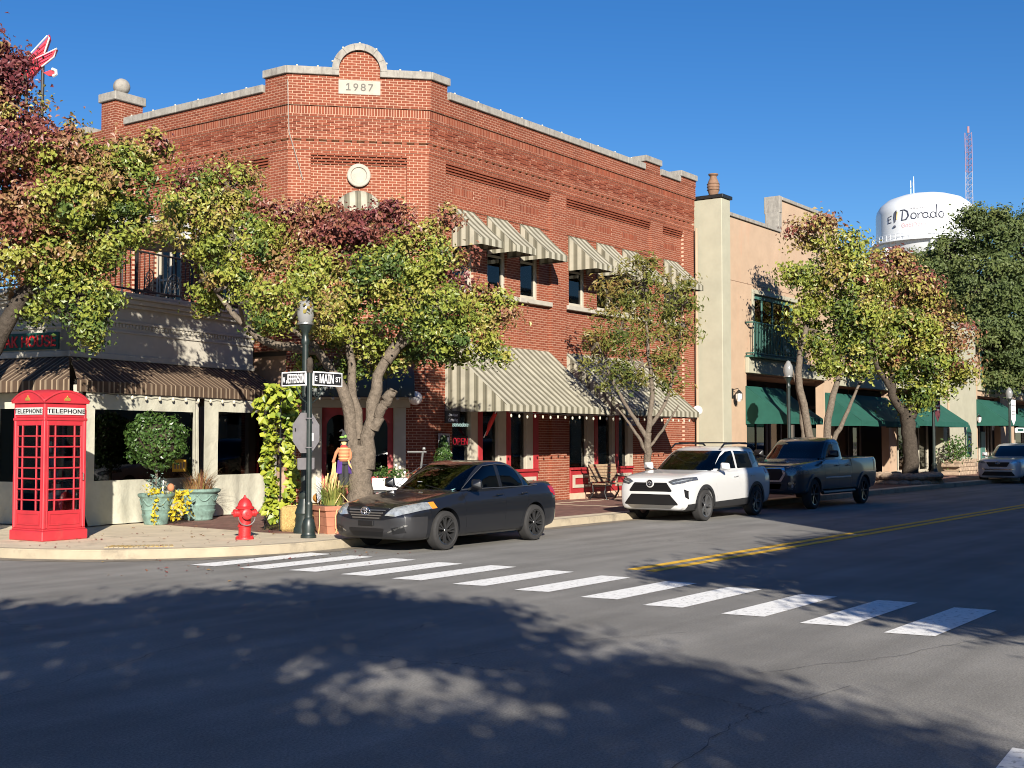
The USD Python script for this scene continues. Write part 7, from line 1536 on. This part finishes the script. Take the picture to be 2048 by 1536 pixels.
part('dashboard', cbx(1.36, 1.7, -.68, .68, .98, 1.10, .03), 'car_black', c.t); part('blue_toy', [ball((1.95, .0, 1.36), .035, 1, (1, 1, 1.4)), ball((1.95, .0, 1.29), .045, 1)], 'pale_blue_metal', c.t); part('visor_sticker', [bx(2.09, 2.10, y - .07, y + .07, 1.47, 1.51) for y in (-.42, .42)], 'teal_sheet', c.t)

# --- dark pickup truck
AX = (1.0, 4.70)
c = Car('pickup_truck', 'dark slate extended-cab pickup truck in the shade behind the white vehicle', (30.85, 13.93, 0),
        [(0, .52, 1.02, .66, .58, .80), (.04, .46, 1.10, .80, .72, .80), (.12, .43, 1.15, .90, .80, .82), (.35, .42, 1.20, .97, .84, .86), (.8, .42, 1.24, .995, .86, .90), (1.35, .42, 1.28, 1.0, .88, .92), (1.6, .42, 1.30, 1.0, .92, .92), (3.7, .42, 1.32, 1.0, .94, .92), (3.72, .42, 1.33, 1.0, .95, .92), (5.6, .44, 1.36, 1.0, .95, .92), (5.75, .5, 1.35, .97, .92, .92), (5.81, .56, 1.30, .92, .86, .9)],
        [(1.22, 1.42, 3.72, .90), (1.35, 1.62, 3.70, .87), (1.5, 1.86, 3.66, .835), (1.65, 2.08, 3.60, .80), (1.78, 2.30, 3.52, .765), (1.86, 2.52, 3.42, .70), (1.90, 2.75, 3.28, .58), (1.92, 2.9, 3.1, .40)], 'car_slate', None, AX, 1.73, .40)
c.end_window([(-.80, 1.34), (.80, 1.34), (.70, 1.80), (-.70, 1.80)], 1.0, 2.9, 'car_glass', 'windscreen')
c.end_window([(-.70, 1.38), (.70, 1.38), (.66, 1.76), (-.66, 1.76)], 3.3, 4.0, 'car_glass_dark', 'rear_window')
c.side_window(grow([(1.98, 1.36), (2.2, 1.58), (2.46, 1.76), (2.72, 1.78), (2.74, 1.36)], .005), 'car_glass_dark'); c.side_window(grow([(2.84, 1.36), (2.82, 1.78), (3.28, 1.74), (3.46, 1.36)], .005), 'car_glass_dark')
c.gap([(1.72, 1.3), (1.70, .9), (1.74, .55)]); c.gap([(2.79, 1.78), (2.78, 1.2), (2.78, .55)]); c.gap([(3.6, 1.34), (3.6, .55)]); c.gap([(3.74, 1.34), (3.74, .5)]); c.gap([(.45, 1.21), (.5, .95)], .6)
c.cuts.append(mbox(3.85, 5.68, -.80, .80, .75, 2.0))
c.build((1.75, 3.55, -.80, .80, .55, 1.4))
c.wheels('rim_black', 6, split=False); c.mirror(2.05, 1.44, 'car_black', .93, 1.4); c.seats((2.1, 2.75), .75)
hl = [(.58, .90), (.60, 1.12), (.80, 1.16), (1.02, 1.14), (1.02, .96), (.80, .90)]
for P in (hl, sym(hl)): c.patch('headlamp', P, 'x', -.1, .75, 'lamp_smoke', x=(-.1, .55))
c.patch('grille_surround', grow([(-.52, 1.10), (.52, 1.10), (.56, .95), (.44, .76), (-.44, .76), (-.56, .95)], .03), 'x', -.1, .5, 'chrome')
m = (lower(c.ST, .013) - c.lo_in) ^ prism(grow([(-.46, 1.06), (.46, 1.06), (.50, .95), (.40, .80), (-.40, .80), (-.50, .95)], .02), 'x', -.1, .5); part('grille', m, 'car_black', c.t, smooth=30)
emblem(c, -.03, .93, 1.2, 'rim_grey'); c.patch('bumper', [(-1.1, .74), (1.1, .74), (1.1, .52), (-1.1, .52)], 'x', -.1, .6, 'car_slate', x=(-.1, .55)); c.patch('lower_grille', grow([(-.46, .68), (.46, .68), (.42, .56), (-.42, .56)], .01), 'x', -.1, .4, 'car_black')
for s in (-1, 1): c.patch('fog_bezel', [(s * .64, .72), (s * .84, .72), (s * .84, .54), (s * .66, .54)][::s], 'x', -.1, .5, 'chrome'); M0 = np.array([[0, 0, -1, .055], [-1, 0, 0, s * .74], [0, 1, 0, .63], [0, 0, 0, 1.0]]); part('fog_lamp', xf(lathe([(0, -.03), (.055, -.03), (.055, .03), (0, .035)], 16), M0), 'lamp_clear', c.t)
c.patch('hood_scoop', [(-.35, 1.245), (.35, 1.245), (.33, 1.15), (-.33, 1.15)], 'x', -.1, .35, 'car_black') if False else part('hood_scoop', cbx(.5, .75, -.4, .4, 1.21, 1.262, .02), 'car_slate', c.t)
for x in c.axles:
    P = [(x + r_ * math.cos(a), c.R + r_ * math.sin(a)) for r_, rev in ((c.R + .14, 1), (c.R + .053, -1)) for a in (np.linspace(0, math.pi, 20) if rev > 0 else np.linspace(math.pi, 0, 20))]
    for s in (-1, 1): part('arch_flare', (lower(c.ST, .03) - c.lo_in) ^ prism(P, 'y', *sorted((s * .6, s * 1.3))), 'car_slate', c.t, smooth=30)
for s in (-1, 1): part('running_board', tube([(1.55, s * .98, .42), (3.9, s * .98, .42)], .05, 8), 'car_black', c.t); part('side_moulding', cbx(1.75, 3.6, min(s * 1.0, s * 1.016), max(s * 1.0, s * 1.016), .80, .835, .003), 'chrome', c.t)
for x in (2.6, 3.45):
    for s in (-1, 1): part('door_handle', m3d.Manifold.batch_hull([m3d.Manifold.sphere(.016, 10).translate((x + dx, s * 1.008, 1.14)) for dx in (-.1, .1)]), 'car_black', c.t, smooth=True)
tl_ = [(.80, .95), (1.02, .95), (1.02, 1.28), (.82, 1.28)]
for P in (tl_, sym(tl_)): c.patch('tail_lamp', P, 'x', 5.5, 6, 'lamp_red')
part('dashboard', cbx(1.5, 1.9, -.78, .78, 1.15, 1.27, .03), 'car_black', c.t); part('underframe', bx(.6, 5.5, -.5, .5, .38, .46), 'car_black', c.t)

# --- silver suv far down the street
AX = (.97, 3.82)
c = Car('silver_suv', 'silver sports utility vehicle parked far down the street at the right edge', (55.5, 14.35, 0),
        [(0, .36, .88, .55, .48, .62), (.03, .29, .96, .72, .62, .62), (.1, .26, 1.0, .83, .72, .64), (.25, .25, 1.04, .90, .79, .66), (.8, .24, 1.10, .955, .83, .70), (1.4, .24, 1.14, .96, .85, .72), (3.0, .24, 1.17, .965, .86, .76), (4.5, .27, 1.2, .95, .83, .80), (4.85, .34, 1.16, .88, .76, .80), (4.94, .45, 1.05, .76, .64, .75)],
        [(1.06, 1.25, 4.8, .86), (1.2, 1.5, 4.7, .83), (1.4, 1.85, 4.55, .78), (1.55, 2.15, 4.45, .74), (1.65, 2.4, 4.35, .68), (1.71, 2.7, 4.2, .54), (1.73, 3.0, 4.0, .38)], 'car_silver', None, AX, 1.66, .37)
c.end_window([(-.76, 1.16), (.76, 1.16), (.64, 1.61), (-.64, 1.61)], .8, 2.8, 'car_glass_dark', 'windscreen')
c.side_window(grow([(1.75, 1.2), (2.2, 1.48), (2.6, 1.6), (2.8, 1.61), (2.82, 1.2)], .005), 'car_glass_dark'); c.side_window(grow([(2.9, 1.2), (2.88, 1.61), (3.7, 1.58), (3.85, 1.22)], .005), 'car_glass_dark'); c.side_window(grow([(3.93, 1.25), (3.8, 1.57), (4.25, 1.5), (4.4, 1.3)], .005), 'car_glass_dark', 'quarter_window')
c.gap([(1.55, 1.14), (1.53, .5)]); c.gap([(2.86, 1.6), (2.83, .5)])
c.build((1.55, 4.3, -.74, .74, .42, 1.2)); c.wheels('rim_grey', 5); c.mirror(1.8, 1.22, 'car_silver', .88, 1.1); c.seats((2.1, 3.1), .6)
hl = [(.48, .88), (.6, .96), (.95, 1.02), (.95, .95), (.62, .86)]
for P in (hl, sym(hl)): c.patch('headlamp', P, 'x', -.1, .8, 'lamp_clear', x=(-.1, .62))
c.patch('upper_grille', grow([(-.46, .90), (.46, .90), (.36, .74), (-.36, .74)], .02), 'x', -.1, .5, 'car_black'); c.patch('chrome_wing', [(-.72, .64), (.72, .64), (.55, .58), (-.55, .58)], 'x', -.1, .5, 'chrome'); c.patch('lower_grille', grow([(-.55, .50), (.55, .50), (.66, .36), (-.66, .36)], .02), 'x', -.1, .5, 'car_black'); emblem(c, -.012, .90, 1.1)
